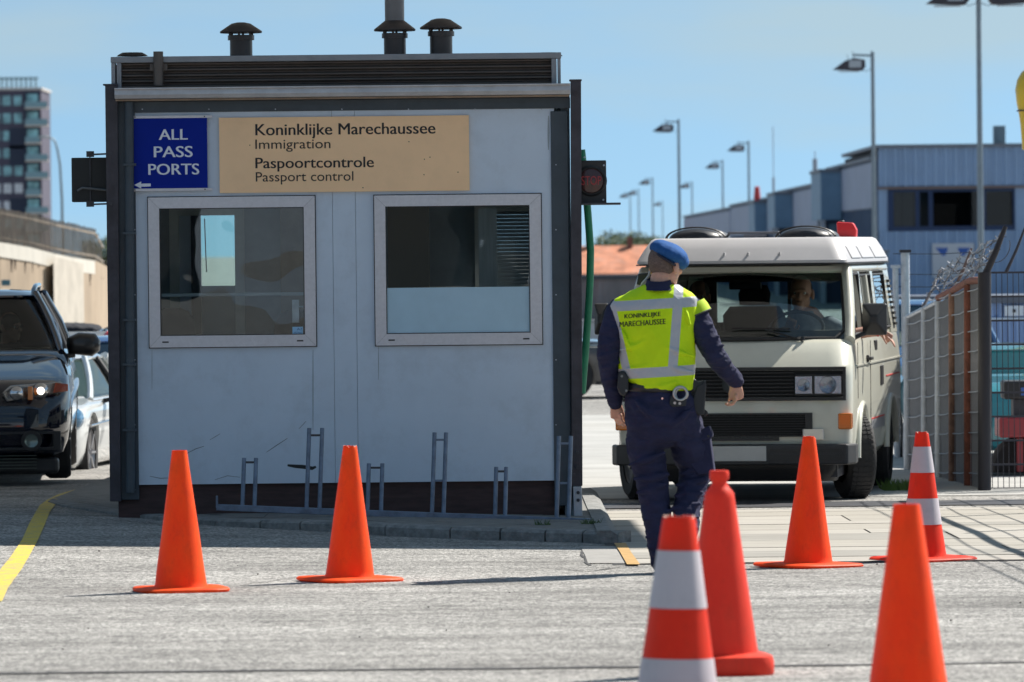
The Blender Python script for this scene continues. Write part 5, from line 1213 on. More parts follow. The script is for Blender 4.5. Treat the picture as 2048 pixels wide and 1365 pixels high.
# high-visibility vest, painted bands in its own material
def vest_mat():
    m = bpy.data.materials.new('vest_yellow'); m.use_nodes = True; n, l = m.node_tree.nodes, m.node_tree.links
    b = n['Principled BSDF']; b.inputs['Roughness'].default_value = .75; b.inputs['Specular IOR Level'].default_value = .25
    tcn = n.new('ShaderNodeTexCoord'); sx = n.new('ShaderNodeSeparateXYZ'); l.new(tcn.outputs['Object'], sx.inputs[0])
    t = n.new('ShaderNodeTexNoise'); t.inputs['Scale'].default_value = 9; l.new(tcn.outputs['Object'], t.inputs['Vector'])
    y = n.new('ShaderNodeMixRGB'); y.inputs[1].default_value = (.50, .72, .006, 1); y.inputs[2].default_value = (.60, .82, .01, 1); l.new(t.outputs[0], y.inputs[0])
    o = Vector((ob.x, DO, g0))
    def rng(sock, a, bb):
        p = n.new('ShaderNodeMath'); p.operation = 'GREATER_THAN'; l.new(sock, p.inputs[0]); p.inputs[1].default_value = a
        q = n.new('ShaderNodeMath'); q.operation = 'LESS_THAN'; l.new(sock, q.inputs[0]); q.inputs[1].default_value = bb
        r = n.new('ShaderNodeMath'); r.operation = 'MULTIPLY'; l.new(p.outputs[0], r.inputs[0]); l.new(q.outputs[0], r.inputs[1]); return r.outputs[0]
    def op(o_, a, bb):
        r = n.new('ShaderNodeMath'); r.operation = o_; l.new(a, r.inputs[0]); l.new(bb, r.inputs[1]); return r.outputs[0]
    X = lambda px: P(px, 680, DO).x - o.x
    Z = lambda py: P(1315, py, DO).z - o.z
    # slight tilt of horizontal bands
    tl = n.new('ShaderNodeMath'); tl.operation = 'MULTIPLY_ADD'; tl.inputs[1].default_value = -.05; l.new(sx.outputs[0], tl.inputs[0]); l.new(sx.outputs[2], tl.inputs[2]); zt = tl.outputs[0]
    h1 = rng(zt, Z(617), Z(597)); h2 = rng(zt, Z(753), Z(733))
    xr = n.new('ShaderNodeMath'); xr.operation = 'MULTIPLY_ADD'; xr.inputs[1].default_value = -.09; l.new(sx.outputs[2], xr.inputs[0]); l.new(sx.outputs[0], xr.inputs[2])
    zc_ = Z(680)*-.09
    v1 = op('MULTIPLY', rng(xr.outputs[0], X(1339)+zc_, X(1358)+zc_), rng(zt, Z(733), Z(540)))
    xl = n.new('ShaderNodeMath'); xl.operation = 'MULTIPLY_ADD'; xl.inputs[1].default_value = .22; l.new(sx.outputs[2], xl.inputs[0]); l.new(sx.outputs[0], xl.inputs[2])
    zl_ = Z(650)*.22
    v2 = op('MULTIPLY', rng(xl.outputs[0], X(1224)+zl_, X(1240)+zl_), rng(zt, Z(733), Z(540)))
    a = op('MAXIMUM', op('MAXIMUM', h1, h2), op('MAXIMUM', v1, v2))
    x = n.new('ShaderNodeMixRGB'); l.new(a, x.inputs[0]); l.new(y.outputs[0], x.inputs[1]); x.inputs[2].default_value = (.42, .43, .47, 1); l.new(x.outputs[0], b.inputs['Base Color'])
    r = n.new('ShaderNodeMapRange'); l.new(a, r.inputs[0]); r.inputs[3].default_value = .75; r.inputs[4].default_value = .4; l.new(r.outputs[0], b.inputs['Roughness'])
    w = n.new('ShaderNodeTexNoise'); w.inputs['Scale'].default_value = 7; w.inputs['Detail'].default_value = 3; l.new(tcn.outputs['Object'], w.inputs['Vector'])
    k = n.new('ShaderNodeBump'); k.inputs['Strength'].default_value = .6; k.inputs['Distance'].default_value = .04; l.new(w.outputs[0], k.inputs['Height']); l.new(k.outputs[0], b.inputs['Normal'])
    return m
vm = vest_mat()
mb = MB(); rs = []
for y, xl, xr, dp_, tilt in ((780, 1264, 1386, .137, .35), (758, 1244, 1388, .135, .18), (742, 1236, 1389, .137, 0), (700, 1236, 1391, .142, 0), (660, 1229, 1391, .148, 0), (632, 1222, 1394, .150, 0), (612, 1220, 1396, .145, 0), (598, 1230, 1394, .132, 0), (587, 1252, 1382, .115, 0), (578, 1272, 1366, .10, 0), (571, 1288, 1356, .092, 0)):
    c = O((xl+xr)/2, y, 0); w = pr_(xr-xl)/2; ring = []
    for k in range(48):
        a = 2*math.pi*k/48; ca, sa = math.cos(a), math.sin(a); e = 2.4; kk = (abs(ca)**e+abs(sa)**e)**(-1/e)
        dz = tilt*max(0, -ca-.35)*.16
        ring.append(c + Vector((w*ca*kk, dp_*sa*kk, dz)))
    rs.append(ring)
mb.rings(rs)
fold = lambda a, b, da, db, r=.013: mb.limb([(O(*a, da), r*.5), (O((a[0]+b[0])/2, (a[1]+b[1])/2+3, (da+db)/2-.004), r), (O(*b, db), r*.5)], 10)
for a_, b_, da, db in (((1240, 700), (1300, 676), -.118, -.14), ((1386, 712), (1326, 690), -.118, -.138), ((1246, 738), (1320, 722), -.115, -.132), ((1384, 744), (1330, 728), -.115, -.13), ((1300, 590), (1262, 640), -.10, -.132), ((1362, 596), (1378, 650), -.10, -.125), ((1290, 774), (1350, 764), -.128, -.13), ((1240, 660), (1262, 700), -.122, -.128)):
    fold(a_, b_, da, db)
vest = blob(mb, 'vest', vm, off, .006, 6, wrinkle=.012, wscale=6.5, squash=(1, 1, .8))
# flared armhole with dark binding at the right shoulder
c = O(1391, 627, .0); d = (O(1408, 668, -.02)-O(1386, 615, .01)).normalized(); s1 = d.cross(Vector((0, 1, 0))).normalized(); s2 = Vector((0, 1, 0))
ringf = lambda q, r: [q + s1*math.cos(2*math.pi*k/32)*r*1.15 + s2*math.sin(2*math.pi*k/32)*r for k in range(32)]
ah = build(MB().rings([ringf(c-d*.06, .066), ringf(c-d*.03, .074), ringf(c+d*.008, .0785), ringf(c+d*.008, .076), ringf(c-d*.03, .068)], cap=False), 'shoulder_flap', mat('vest_plain', (.42, .60, .008), .8), vest, smooth=60)
e = ringf(c+d*.009, .0775); build(MB().tube(e+e[:1], .0045, 6), 'binding', mat('binding_grey', (.06, .065, .05), .7), ah, smooth=60)
# lettering on the back, laid onto the cloth
me = vest.data; tree = BVHTree.FromPolygons([v.co + ORG[vest.name] for v in me.vertices], [tuple(p.vertices) for p in me.polygons])
bmk = MB()
for tx, x0, y0, x1, y1 in (('KONINKLIJKE', 1248, 625.5, 1320, 637.5), ('MARECHAUSSEE', 1238, 640, 1330, 651.5)):
    a, b = O(x0, y1), O(x1, y0); t = text_mb(tx, a.x, b.x, a.z, b.z, 0, .05)
    vs = []
    for v in t.v:
        z = v.z + (v.x-(a.x+b.x)/2)*.06; h = tree.ray_cast(Vector((v.x, DO-1, z)), Vector((0, 1, 0)))
        vs.append(Vector((v.x, (h[0].y if h[0] else DO-.15)-.0025-(DO-v.y-0)*0, z)))
    bmk.add(vs, t.f)
build(bmk, 'lettering', mat('vest_ink', (.01, .012, .01), .7), vest)
# belt with holster, handcuffs, pouch and radio
bpts = []
for k in range(41):
    a = 2*math.pi*k/40; bpts.append(O(1318, 772, 0) + Vector((pr_(66)*math.cos(a), .132*math.sin(a), .012*math.sin(a))))
build(MB().tube(bpts, .012, 8, flat=2.0), 'belt', bt, off, smooth=50)
lth = mat('holster_black', (.014, .016, .02), .5)
def pris(pts, dd, th): a = [O(x, y, dd) for x, y in pts]; return MB().rings([a, [p + Vector((0, th, 0)) for p in a]])
ho = build(pris([(1392, 772), (1402, 768), (1411, 760), (1412, 775), (1408, 830), (1397, 832), (1388, 822), (1384, 800)], -.05, .07), 'holster', lth, off, bevel=.008)
build(pris([(1376, 752), (1382, 749), (1388, 757), (1396, 764), (1408, 760), (1402, 782), (1390, 786), (1379, 778)], -.045, .05), 'pistol_grip', lth, ho, bevel=.008)
build(pris([(1408, 818), (1415, 823), (1416, 829), (1409, 834)], -.02, .04), 'strap', lth, ho, bevel=.004)
cu = O(1359, 786, -.145); rg = [cu + Vector((.037*math.cos(a), .0, .037*math.sin(a))) for a in [2*math.pi*k/28 for k in range(29)]]
hc_ = build(MB().tube(rg, .0075, 8), 'handcuffs', mat('cuff_steel', (.45, .45, .45), .3, .9), off, smooth=60)
cu2 = cu+Vector((.008, .016, -.004)); rg = [cu2 + Vector((.034*math.cos(a), .0, .034*math.sin(a))) for a in [2*math.pi*k/28 for k in range(29)]]; build(MB().tube(rg, .006, 8), 'cuff_ring', MATS['cuff_steel'], hc_, smooth=60)
cp_ = build(pris([(1340, 789), (1347, 794), (1372, 797), (1370, 811), (1343, 813), (1337, 806)], -.15, .05), 'cuff_pouch', lth, hc_, bevel=.006)
for x, y in ((1348, 805), (1358, 806)): build(MB().lathe([(.008, -.156), (.008, -.148)], O(x, y), 10, 'Y'), 'stud', MATS['cuff_steel'], cp_)
po_ = build(pris([(1236, 744), (1248, 741), (1256, 754), (1257, 780), (1250, 792), (1240, 790), (1234, 776)], -.10, .09), 'pouch', lth, off, bevel=.01)
for x, y in ((1243, 752), (1252, 781)): build(MB().lathe([(.007, -.105), (.007, -.098)], O(x, y), 10, 'Y'), 'stud', mat('stud_grey', (.2, .2, .2), .4), po_)
q = O(1323, 796, -.16); build(MB().lathe([(.006, -.01), (.006, .01)], q, 10, 'Y'), 'key_stud', chrome, off)
ra = build(pris([(1277, 548), (1300, 545), (1297, 556), (1284, 572), (1274, 570)], .09, .04), 'radio', lth, off, bevel=.006)
cl_ = [O(1300, 543, .02), O(1298, 551, .01), O(1292, 559, 0), O(1285, 566, .0), O(1282, 573, .02)]; build(MB().tube(cl_, .006, 8), 'ear_cord', mat('cord_clear', (.5, .5, .48), .4), ra, smooth=60)
# ---------------------------------------------------------------- left background: concrete wall, fence, tower, lamp
D1 = 120
def W_(px, py, d): return P(px, py, d)
wall_pts = [(-160, 410, 480, 118), (-60, 412, 482, 119), (0, 416, 485, 120), (60, 428, 495, 122), (110, 440, 508, 124), (150, 449, 516, 127), (190, 458, 522, 131), (206, 490, 530, 136), (232, 520, 545, 150), (300, 540, 560, 170)]
conc = mat('retaining_wall', (.36, .28, .20), .9, var=.18, vscale=1.2, stretch=(1, 1, .35), dirt=.6, dscale=1.5, dcol=(.16, .12, .09), bump=.1)
conc2 = mat('retaining_wall_pale', (.46, .42, .36), .9, var=.12, vscale=1.5, dirt=.3, dscale=2)
cap = mat('wall_coping', (.56, .53, .47), .85, var=.15, vscale=3, stretch=(1, 1, .3), dirt=.7, dscale=3, dcol=(.3, .27, .22))
q = W_(60, 700, 122); rwall = thing('retaining_wall', q, 'weathered concrete retaining wall with pale coping, left of the booth', 'wall')
T = [(W_(x, c, d)) for x, a, c, d in wall_pts]
def slab(name, i0, i1, z0f, z1f, y0, y1, m, parent):
    rs = []
    for i in range(i0, i1+1):
        p = T[i]; rs.append([(p.x, p.y+y0, z0f(p)), (p.x, p.y+y1, z0f(p)), (p.x, p.y+y1, z1f(p)), (p.x, p.y+y0, z1f(p))])
    return build(MB().rings(rs), name, m, parent)
slab('panel', 0, len(T)-1, lambda p: -1.2, lambda p: p.z-.005, .0, .5, conc, rwall)
slab('coping', 0, len(T)-1, lambda p: p.z-.30, lambda p: p.z, -.10, -.004, cap, rwall)
a, b = W_(107, 500, 123.2), W_(166, 515, 127.5); build(MB().rings([[(p.x, p.y-.03, -1.2), (p.x, p.y+.1, -1.2), (p.x, p.y+.1, p.z-.14), (p.x, p.y-.03, p.z-.14)] for p in (a, b)]), 'panel', conc2, rwall)
q = W_(12, 566, 119); build(MB().bx(q.x-.09, q.x+.09, q.y-.05, q.y-.002, q.z-.06, q.z+.06), 'wall_box', mat('box_teal', (.06, .16, .2), .5), rwall, bevel=.01)
stn = mat('drip_stain', (.13, .10, .08), .9); random.seed(3); mb = MB()
for k in range(46):
    u = random.random()*8; i = int(u); p = T[i].lerp(T[i+1], u-i); w = random.uniform(.02, .07); h = random.uniform(.08, .32)
    mb.add([(p.x-w/2, p.y-.012, p.z-.31), (p.x+w/2, p.y-.012, p.z-.31), (p.x+w*.1, p.y-.012, p.z-.31-h), (p.x-w*.1, p.y-.012, p.z-.31-h)], [(0, 1, 2, 3)])
build(mb, 'drip_stain', stn, rwall)
q = T[3]; fen = thing('fence', (q.x, q.y, q.z), 'grey brown slatted fence along the top of the retaining wall', 'fence')
fm = mat('slat_brown', (.25, .21, .17), .85, var=.35, vscale=6, stretch=(6, 1, .3)); mb = MB(); mb2 = MB()
for i in range(len(wall_pts)-3):
    x0, a0, c0, d0 = wall_pts[i]; x1, a1, c1, d1 = wall_pts[i+1]; n = max(2, int((x1-x0)/4.3))
    for k in range(n):
        t = k/n; px = x0+(x1-x0)*t; d = d0+(d1-d0)*t; a_, c_ = a0+(a1-a0)*t, c0+(c1-c0)*t
        p, r = W_(px, a_, d), W_(px, c_, d); mb.bx(p.x-.0195, p.x+.0195, d-.02, d+.02, r.z+.001, p.z+random.uniform(-.015, .015))
    for f in (.15, .85):
        p = W_(x0, c0+(a0-c0)*f, d0+.05); r = W_(x1, c1+(a1-c1)*f, d1+.05); mb2.bar(p, r, .03, .05)
o = build(mb, 'slats', fm, fen); build(mb2, 'rail', fm, fen)
# tower block
TD = 900; kt = F/TD
tq = W_(42, 430, TD); z0 = G(tq.x, TD)
tow = thing('apartment_tower', (tq.x, TD, z0), 'distant brick apartment tower with balconies at the top left', 'building')
brick = mat('brick_purple', (.075, .07, .105), .85, var=.12, vscale=.3); 
xr = W_(83, 300, TD).x; xl = xr-22; zt = W_(42, 181, TD).z
build(MB().bx(xl, xr, TD, TD+18, z0, zt), 'wall', brick, tow)
build(MB().bx(xl-.2, xr+.2, TD-.2, TD+18, zt+.01, zt+.4), 'parapet', mat('parapet_pale', (.5, .47, .45), .8), tow)
mb = MB(); k = xl
while k < xr-.3: mb.bx(k, k+.28, TD+1, TD+1.3, zt+.4, zt+2.1); k += .75
mb.bx(xl, xr-.5, TD+1.05, TD+1.25, zt+1.7, zt+2.0); build(mb, 'roof_screen', mat('screen_teal', (.20, .30, .33), .6), tow)
dk = mat('recess_dark', (.02, .03, .06), .7); wn_ = mat('window_teal', (.22, .42, .46), .25, .1, var=.5, vscale=.6); wn2 = mat('window_white', (.6, .62, .66), .3, var=.2, vscale=.8)
random.seed(8)
bal = mat('balcony_slab', (.55, .5, .45), .8); balg = mat('balcony_glass', (.20, .33, .38), .3)
for r in range(9):
    z = zt - 1.6 - r*2.72
    for c in range(8):
        x = xr-3.6-c*1.72
        build(MB().bx(x-.62, x+.62, TD-.06, TD-.01, z-.75, z+.75), 'window', wn2 if (r in (5, 6) and c in (0, 1, 2)) else wn_, tow)
    if r > 0 or True: build(MB().bx(xr-2.6, xr+.0, TD-.07, TD-.012, z-1.3, z+1.3), 'recess', dk, tow); build(MB().bx(xr-2.2, xr-.5, TD-.12, TD-.075, z-.5, z+1.0), 'window', wn_, tow)
    x2 = xr+(1.1 if r % 3 != 2 else -.1); bl_ = build(MB().bx(xr-2.4, x2, TD-1.4, TD-.13, z-1.35, z-1.1), 'balcony', bal, tow); build(MB().bx(xr-2.4, x2, TD-1.42, TD-1.36, z-1.1, z-.2), 'balustrade', balg, bl_)
for r in (2, 3, 6):
    z = zt-1.6-r*2.72; build(MB().bx(xr-5.0, xr-2.62, TD-.08, TD-.013, z-2.0, z+1.2), 'recess', dk, tow)
ld = 300; a, b = W_(125, 436, ld), W_(113, 296, ld)
sl = thing('street_lamp', (a.x, ld, G(a.x, ld)), 'slender bent street lamp beside the distant apartment tower', 'street lamp')
lg = mat('lamp_grey', (.22, .26, .28), .5, .3)
pts = [(a.x, ld, G(a.x, ld)), W_(124, 400, ld), W_(120, 330, ld), W_(115, 300, ld), W_(110, 283, ld), W_(104, 277, ld), W_(92, 274, ld)]
build(MB().tube(pts, [.08, .07, .06, .055, .05, .045, .04], 8), 'pole', lg, sl, smooth=60); q = W_(86, 274, ld); build(MB().ell(q, (.28, .12, .06)), 'lamp_head', lg, sl, smooth=60)
# guard rail, black roof box, red bundle behind the black estate
q0, q1 = W_(96, 668, 75), W_(240, 669, 75); gr = thing('guard_rail', ((q0.x+q1.x)/2, 75, G(q0.x, 75)), 'white guard rail crossing behind the black and white cars', 'guard rail')
build(MB().bar(q0-Vector((6, 0, 0)), q1+Vector((1.5, 0, 0)), .05, .07), 'rail', mat('rail_white', (.72, .72, .72), .5), gr)
for x in (q0.x-4, q0.x-2, q0.x+.1, q1.x+.3): build(MB().bx(x-.04, x+.04, 75.05, 75.12, G(x, 75), q0.z), 'post', galv, gr)
q = W_(120, 690, 78); bvan = car('parked_car', (q.x, 78, G(q.x, 78)), R(3), 'dark car with a furry black roof load behind the white guard rail', paint('paint_dark', (.015, .02, .03), .25), L=4.2, W=1.7, H=1.0, hood=.7, belt=.7, wheels=True)
rq = W_(147, 657, 80); rl_ = thing('roof_load', rq, 'long black soft load on the roof of the dark car behind the rail', 'roof load')
blob(MB().limb([(W_(99, 660, 80.5), (.07, .4)), (W_(147, 659, 80.5), (.085, .45)), (W_(193, 660, 80.5), (.07, .4))]), 'load', mat('furry_black', (.02, .022, .03), .95, bump=.6, bscale=30), rl_, .03, 2, wrinkle=.03, wscale=9)
q = W_(208, 688, 72); rb = thing('bag', (q.x, 72, G(q.x, 72)), 'red bundle just left of the booth above the blue car', 'bag')
build(MB().ell(q, (.15, .15, .07)).ell(W_(219, 683, 72), (.09, .1, .13)), 'bundle', mat('bag_red', (.62, .06, .07), .7), rb, smooth=60)
q = W_(208, 742, 68); build(MB().bx(q.x-.1, q.x+.3, 67.9, 68, q.z, q.z+.1), 'strap', black_plastic, rb)
bpy.data.objects.remove(rb.children[-1])
# ---------------------------------------------------------------- trees
def tree(px, py_top, d, w, h, label, seed=1, col_=(.05, .085, .03)):
    top = W_(px, py_top, d); x = top.x; z0 = G(x, d); Ht = top.z-z0
    t = thing('tree', (x, d, z0), label, 'tree', 'trees on the skyline'); random.seed(seed)
    bark = mat('bark', (.08, .065, .05), .9); mb = MB().tube([(x, d, z0), (x+.1, d, z0+Ht*.4), (x, d, z0+Ht*.75)], [w*.05, w*.035, w*.015], 8); tips = []
    for k in range(9):
        a = random.uniform(0, 6.28); b0 = Vector((x, d, z0+Ht*random.uniform(.35, .6))); e = Vector((x+math.cos(a)*w*.4, d+math.sin(a)*w*.4, z0+Ht*random.uniform(.6, .92))); mb.tube([b0, b0.lerp(e, .5)+Vector((0, 0, .2)), e], [w*.018, w*.012, w*.005], 6); tips.append(e)
    build(mb, 'trunk', bark, t, smooth=60); lb = MB()
    cs = [(e, w*random.uniform(.14, .24)) for e in tips] + [(Vector((x+random.uniform(-.3, .3)*w, d+random.uniform(-.3, .3)*w, z0+Ht*random.uniform(.55, .95))), w*random.uniform(.12, .24)) for _ in range(12)]
    for c, r in cs:
        for _ in range(150):
            v = Vector((random.gauss(0, 1), random.gauss(0, 1), random.gauss(0, .8))).normalized()*r*random.uniform(.55, 1.0); p = c+v; s = w*.022*random.uniform(.6, 1.5)
            u = Vector((random.uniform(-1, 1), random.uniform(-1, 1), random.uniform(-1, 1))).normalized(); q = u.orthogonal().normalized(); lb.add([p+u*s, p+q*s*.6, p-u*s, p-q*s*.6], [(0, 1, 2, 3)])
    build(lb, 'crown', mat('leaf_green', col_, .7, c2=(.09, .13, .045), vscale=.4), t)
tree(1250, 476, 480, 5.5, 7, 'bright green tree above the orange roofs right of the booth', 1)
tree(1285, 482, 500, 4, 6, 'small green tree behind the beret of the officer', 4)
tree(212, 474, 330, 3.0, 6, 'green tree showing between the retaining wall and the booth', 2)
# ---------------------------------------------------------------- middle gap: orange-roofed house, wagon, pale barrier, dark cars
hd = 420; q0, q1 = W_(1085, 560, hd), W_(1345, 560, hd); ze, zr_ = W_(1200, 548, hd).z, W_(1200, 492, hd).z; z0 = G(q0.x, hd)
hs = thing('house', ((q0.x+q1.x)/2, hd, z0), 'low building with a long orange tiled roof behind the wagon', 'house')
build(MB().bx(q0.x, q1.x, hd, hd+9, z0, ze), 'wall', mat('house_wall', (.35, .2, .15), .8), hs)
til = mat('roof_tiles', (.50, .19, .10), .8, var=.3, vscale=1.2, dirt=.5, dscale=.8, dcol=(.45, .36, .32))
rf = build(MB().rings([[(x, hd-.4, ze), (x, hd+9.4, ze), (x, hd+4.5, zr_)] for x in (q0.x-.3, q1.x+.3)]), 'roof', til, hs)
random.seed(6)
for px in (1180, 1262):
    p = W_(px, 490, hd); build(MB().bx(p.x-.2, p.x+.2, hd+4, hd+4.5, zr_-.6, zr_+random.uniform(.2, .7)), 'chimney', mat('chimney_brick', (.22, .10, .08), .8), rf)
wd2 = 170; q0, q1 = W_(1120, 640, wd2), W_(1380, 640, wd2); za, zb_ = W_(1200, 648, wd2).z, W_(1200, 551, wd2).z; z0 = G(q0.x, wd2)
wg = thing('freight_wagon', ((q0.x+q1.x)/2, wd2, z0), 'long grey freight wagon with faded red markings behind the officer', 'wagon')
gm = mat('wagon_grey', (.20, .19, .20), .7, var=.2, vscale=1.2, stretch=(3, 1, .4), dirt=.6, dscale=1.1, dcol=(.26, .10, .10))
build(MB().bx(q0.x, q1.x, wd2, wd2+2.6, za, zb_-.12), 'box', gm, wg); build(MB().bx(q0.x-.1, q1.x+.1, wd2-.1, wd2+2.7, zb_-.115, zb_), 'roof_edge', mat('wagon_edge', (.05, .055, .07), .6), wg)
mb = MB()
for k in range(18): x = q0.x + (q1.x-q0.x)*(k+.5)/18; mb.bx(x-.03, x+.03, wd2-.04, wd2-.002, za, zb_-.14)
build(mb, 'ribs', gm, wg)
build(MB().bx(q0.x, q1.x, wd2+.1, wd2+2.4, z0+.3, za-.01), 'underframe', dark_steel, wg)
for k in range(8):
    x = q0.x+.4+k*.5; build(MB().lathe([(.42, 0), (.42, .12)], (x, wd2+.2, z0+.42), 20, 'Y'), 'wheel', dark_steel, wg)
bd2 = 118; q0, q1 = W_(1130, 690, bd2), W_(1330, 690, bd2); bw = thing('barrier_wall', ((q0.x+q1.x)/2, bd2, G(q0.x, bd2)), 'pale grey low barrier wall behind the officer, above the parked cars', 'wall')
build(MB().bx(q0.x, q1.x, bd2, bd2+.4, G(q0.x, bd2), W_(1200, 646, bd2).z), 'panel', mat('barrier_pale', (.44, .46, .49), .7, var=.1, vscale=2, dirt=.3), bw); build(MB().bx(q0.x, q1.x, bd2-.05, bd2+.45, W_(1200, 646, bd2).z+.002, W_(1200, 640, bd2).z), 'coping', mat('coping_grey', (.3, .31, .33), .7), bw)
for px, c_, lb in ((1180, (.02, .03, .06), 'dark blue car parked beyond the lane, right behind the booth post'), (1262, (.05, .05, .055), 'dark grey car parked beyond the lane, behind the officer')):
    q = W_(px, 740, 84); car('parked_car', (q.x, 84, G(q.x, 84)), R(90), lb, paint('paint_far%d' % px, c_, .25), L=4.1, W=1.7, H=1.2, hood=.85, belt=.85, ws=(1.1, 1.9), rear=(3.2, 4.0))
# ---------------------------------------------------------------- right background: terminal building
bz0 = -.75; BD = 200
blu = mat('sheet_grey', (.26, .38, .57), .55, var=.06, vscale=.6, dirt=.2, dscale=1)
navyf = mat('window_frame_blue', (.006, .03, .10), .5)
c0 = W_(1756, 290, BD); term = thing('terminal_building', (c0.x+8, BD, bz0), 'grey ribbed terminal building with a dark blue window band on the right', 'building')
xL = c0.x; xR = W_(2300, 290, BD).x; zt = c0.z; zs = W_(1900, 372, BD).z; zs2 = W_(1900, 462, BD).z
def ribbed(x0, x1, z0, z1, y, m, name, parent, pitch=.34, dep=.06):
    mb = MB(); n = int((x1-x0)/pitch); vs = []
    for k in range(n):
        a = x0+(x1-x0)*k/n; w = (x1-x0)/n
        for dx, dy in ((0, 0), (.45*w, 0), (.55*w, -dep), (.9*w, -dep)): vs += [(a+dx, y+dy, z0), (a+dx, y+dy, z1)]
    vs += [(x1, y, z0), (x1, y, z1)]; N = len(vs)//2
    mb.add(vs, [(2*i, 2*i+2, 2*i+3, 2*i+1) for i in range(N-1)]); return build(mb, name, m, parent)
ribbed(xL, xR, zs, zt-.12, BD, blu, 'upper_cladding', term); ribbed(xL, xR, bz0, zs2, BD, blu, 'lower_cladding', term)
wx0, wx1 = W_(1775, 400, BD).x, W_(2030, 400, BD).x
build(MB().bx(xL, wx0, BD+.0, BD+.3, zs2+.003, zs-.003), 'cladding_panel', blu, term); build(MB().bx(wx1, xR, BD, BD+.3, zs2+.003, zs-.003), 'cladding_panel', blu, term)
build(MB().bx(xL, xR, BD+.31, BD+20, bz0, zt-.2), 'core', mat('core_dark', (.03, .03, .035), .8), term)
build(MB().bx(xL-.12, xR, BD-.14, BD+20, zt-.118, zt), 'roof_edge', mat('roof_edge', (.16, .18, .22), .6), term)
build(MB().bx(xL-.02, xR, BD-.10, BD-.02, zs-.10, zs-.02), 'drip_rail', mat('drip_brown', (.2, .15, .14), .6), term)
wf = build(MB().wall([wx0+.002, wx1-.002], [zs2+.004, zs-.12], [(W_(a_, 1, BD).x, W_(b_, 1, BD).x, zs2+.16, zs-.2) for a_, b_ in ((1783, 1827), (1835, 1853), (1862, 1952), (1968, 2022))], BD-.03, BD+.1), 'window_band', navyf, term)
drk = glass('office_glass', (.35, .40, .42), 1.45)
for a_, b_ in ((1783, 1827), (1835, 1853), (1862, 1952), (1968, 2022)): build(MB().bx(W_(a_, 1, BD).x, W_(b_, 1, BD).x, BD+.02, BD+.03, zs2+.16, zs-.2), 'pane', drk, wf)
build(MB().bx(W_(1785, 1, BD).x, W_(1800, 1, BD).x, BD+.12, BD+.16, zs2+.16, zs-.2).bx(W_(1801, 1, BD).x, W_(1824, 1, BD).x, BD+.14, BD+.2, zs2+.16, zs-.2).bx(W_(1836, 1, BD).x, W_(1852, 1, BD).x, BD+.12, BD+.16, zs2+.16, zs-.2), 'blind', mat('blind_white', (.62, .66, .74), .7), wf)
p, q = W_(1864, 496, BD), W_(1948, 540, BD); sgn = build(MB().bx(p.x, q.x, BD-.12, BD-.065, q.z-.25, p.z+.15), 'sign_board', mat('sign_pale', (.55, .57, .62), .6), term)
for pts in (((1870, 496), (1896, 496), (1890, 512), (1884, 512)), ((1914, 496), (1941, 496), (1928, 512), (1921, 512))):
    build(MB().add([(W_(x, y, BD).x, BD-.124, W_(x, y, BD).z) for x, y in pts], [(0, 1, 2, 3)]), 'emblem', mat('emblem_blue', (.04, .12, .42), .6), sgn)
p, q = W_(1988, 252, BD+3), W_(2011, 280, BD+3); build(MB().bx(p.x, q.x, BD+3, BD+3.5, zt, p.z).bx(p.x+.1, q.x-.08, BD+2.97, BD+2.99, zt+.12, p.z-.1), 'roof_vent', mat('roof_unit', (.16, .22, .25), .6), term, bevel=.02)
p, q = W_(1758, 520, BD-3), W_(1785, 640, BD-3); 
# wing running away from the camera, with projecting bays
wx = 12.58; wg2 = thing('warehouse_wing', (wx, 250, bz0), 'long blue grey warehouse wing with projecting bays beyond the van', 'building')
def ribw(y0, y1, zt_):     # wall facing left, ribs as boxes
    build(MB().bx(wx, wx+8, y0, y1, bz0, zt_), 'wall', mat('wing_dark', (.07, .12, .21), .6, var=.15, vscale=.5), wg2); build(MB().bx(wx-.08, wx-.002, y0+.1, y1-.1, zt_-1.65, zt_-.1), 'panel_band', mat('wing_band', (.30, .34, .45), .6, var=.08, vscale=.5), wg2)
    build(MB().bx(wx-.15, wx+8, y0, y1, zt_+.003, zt_+.12), 'roof_edge', MATS['roof_edge'], wg2)
    mb = MB(); k = y0+.6
    while k < y1-.4: mb.bx(wx-.05, wx-.002, k, k+.25, bz0, zt_-1.7); k += 1.2
    build(mb, 'ribs', MATS['wing_dark'], wg2)
ribw(200.4, 229, HC+2.98); ribw(230, 272, HC+2.5); ribw(273, 330, HC+2.32); ribw(331, 420, HC+2.2)
def bay(px0, px1, d, ptop, pbot, m):
    a, b = W_(px0, ptop, d), W_(px1, pbot, d); bb = build(MB().bx(a.x, wx-.09, d, d+7, b.z, a.z), 'bay', m, wg2); build(MB().bx(a.x-.06, wx-.085, d-.06, d+7, a.z+.003, a.z+.12), 'bay_roof', MATS['roof_edge'], bb)
    build(MB().bx(a.x+.18, wx-.1, d+.3, d+6, bz0, b.z-.003), 'bay_base', mat('bay_base', (.04, .06, .11), .7), bb); build(MB().bx(a.x+.3, wx-.25, d+.24, d+.29, b.z-1.6, b.z-.15), 'window', mat('bay_window', (.12, .22, .30), .2), bb); build(MB().bx(a.x-.0, a.x+.17, d+.1, d+.3, bz0, b.z-.002), 'bay_post', mat('bay_post', (.5, .53, .58), .6), bb)
bm_ = mat('bay_blue', (.15, .26, .38), .55, var=.12, vscale=.6)
bay(1641, 1692, 219, 345, 440, bm_); bay(1549, 1592, 257, 390, 456, bm_); bay(1509, 1545, 283, 407, 468, bm_)
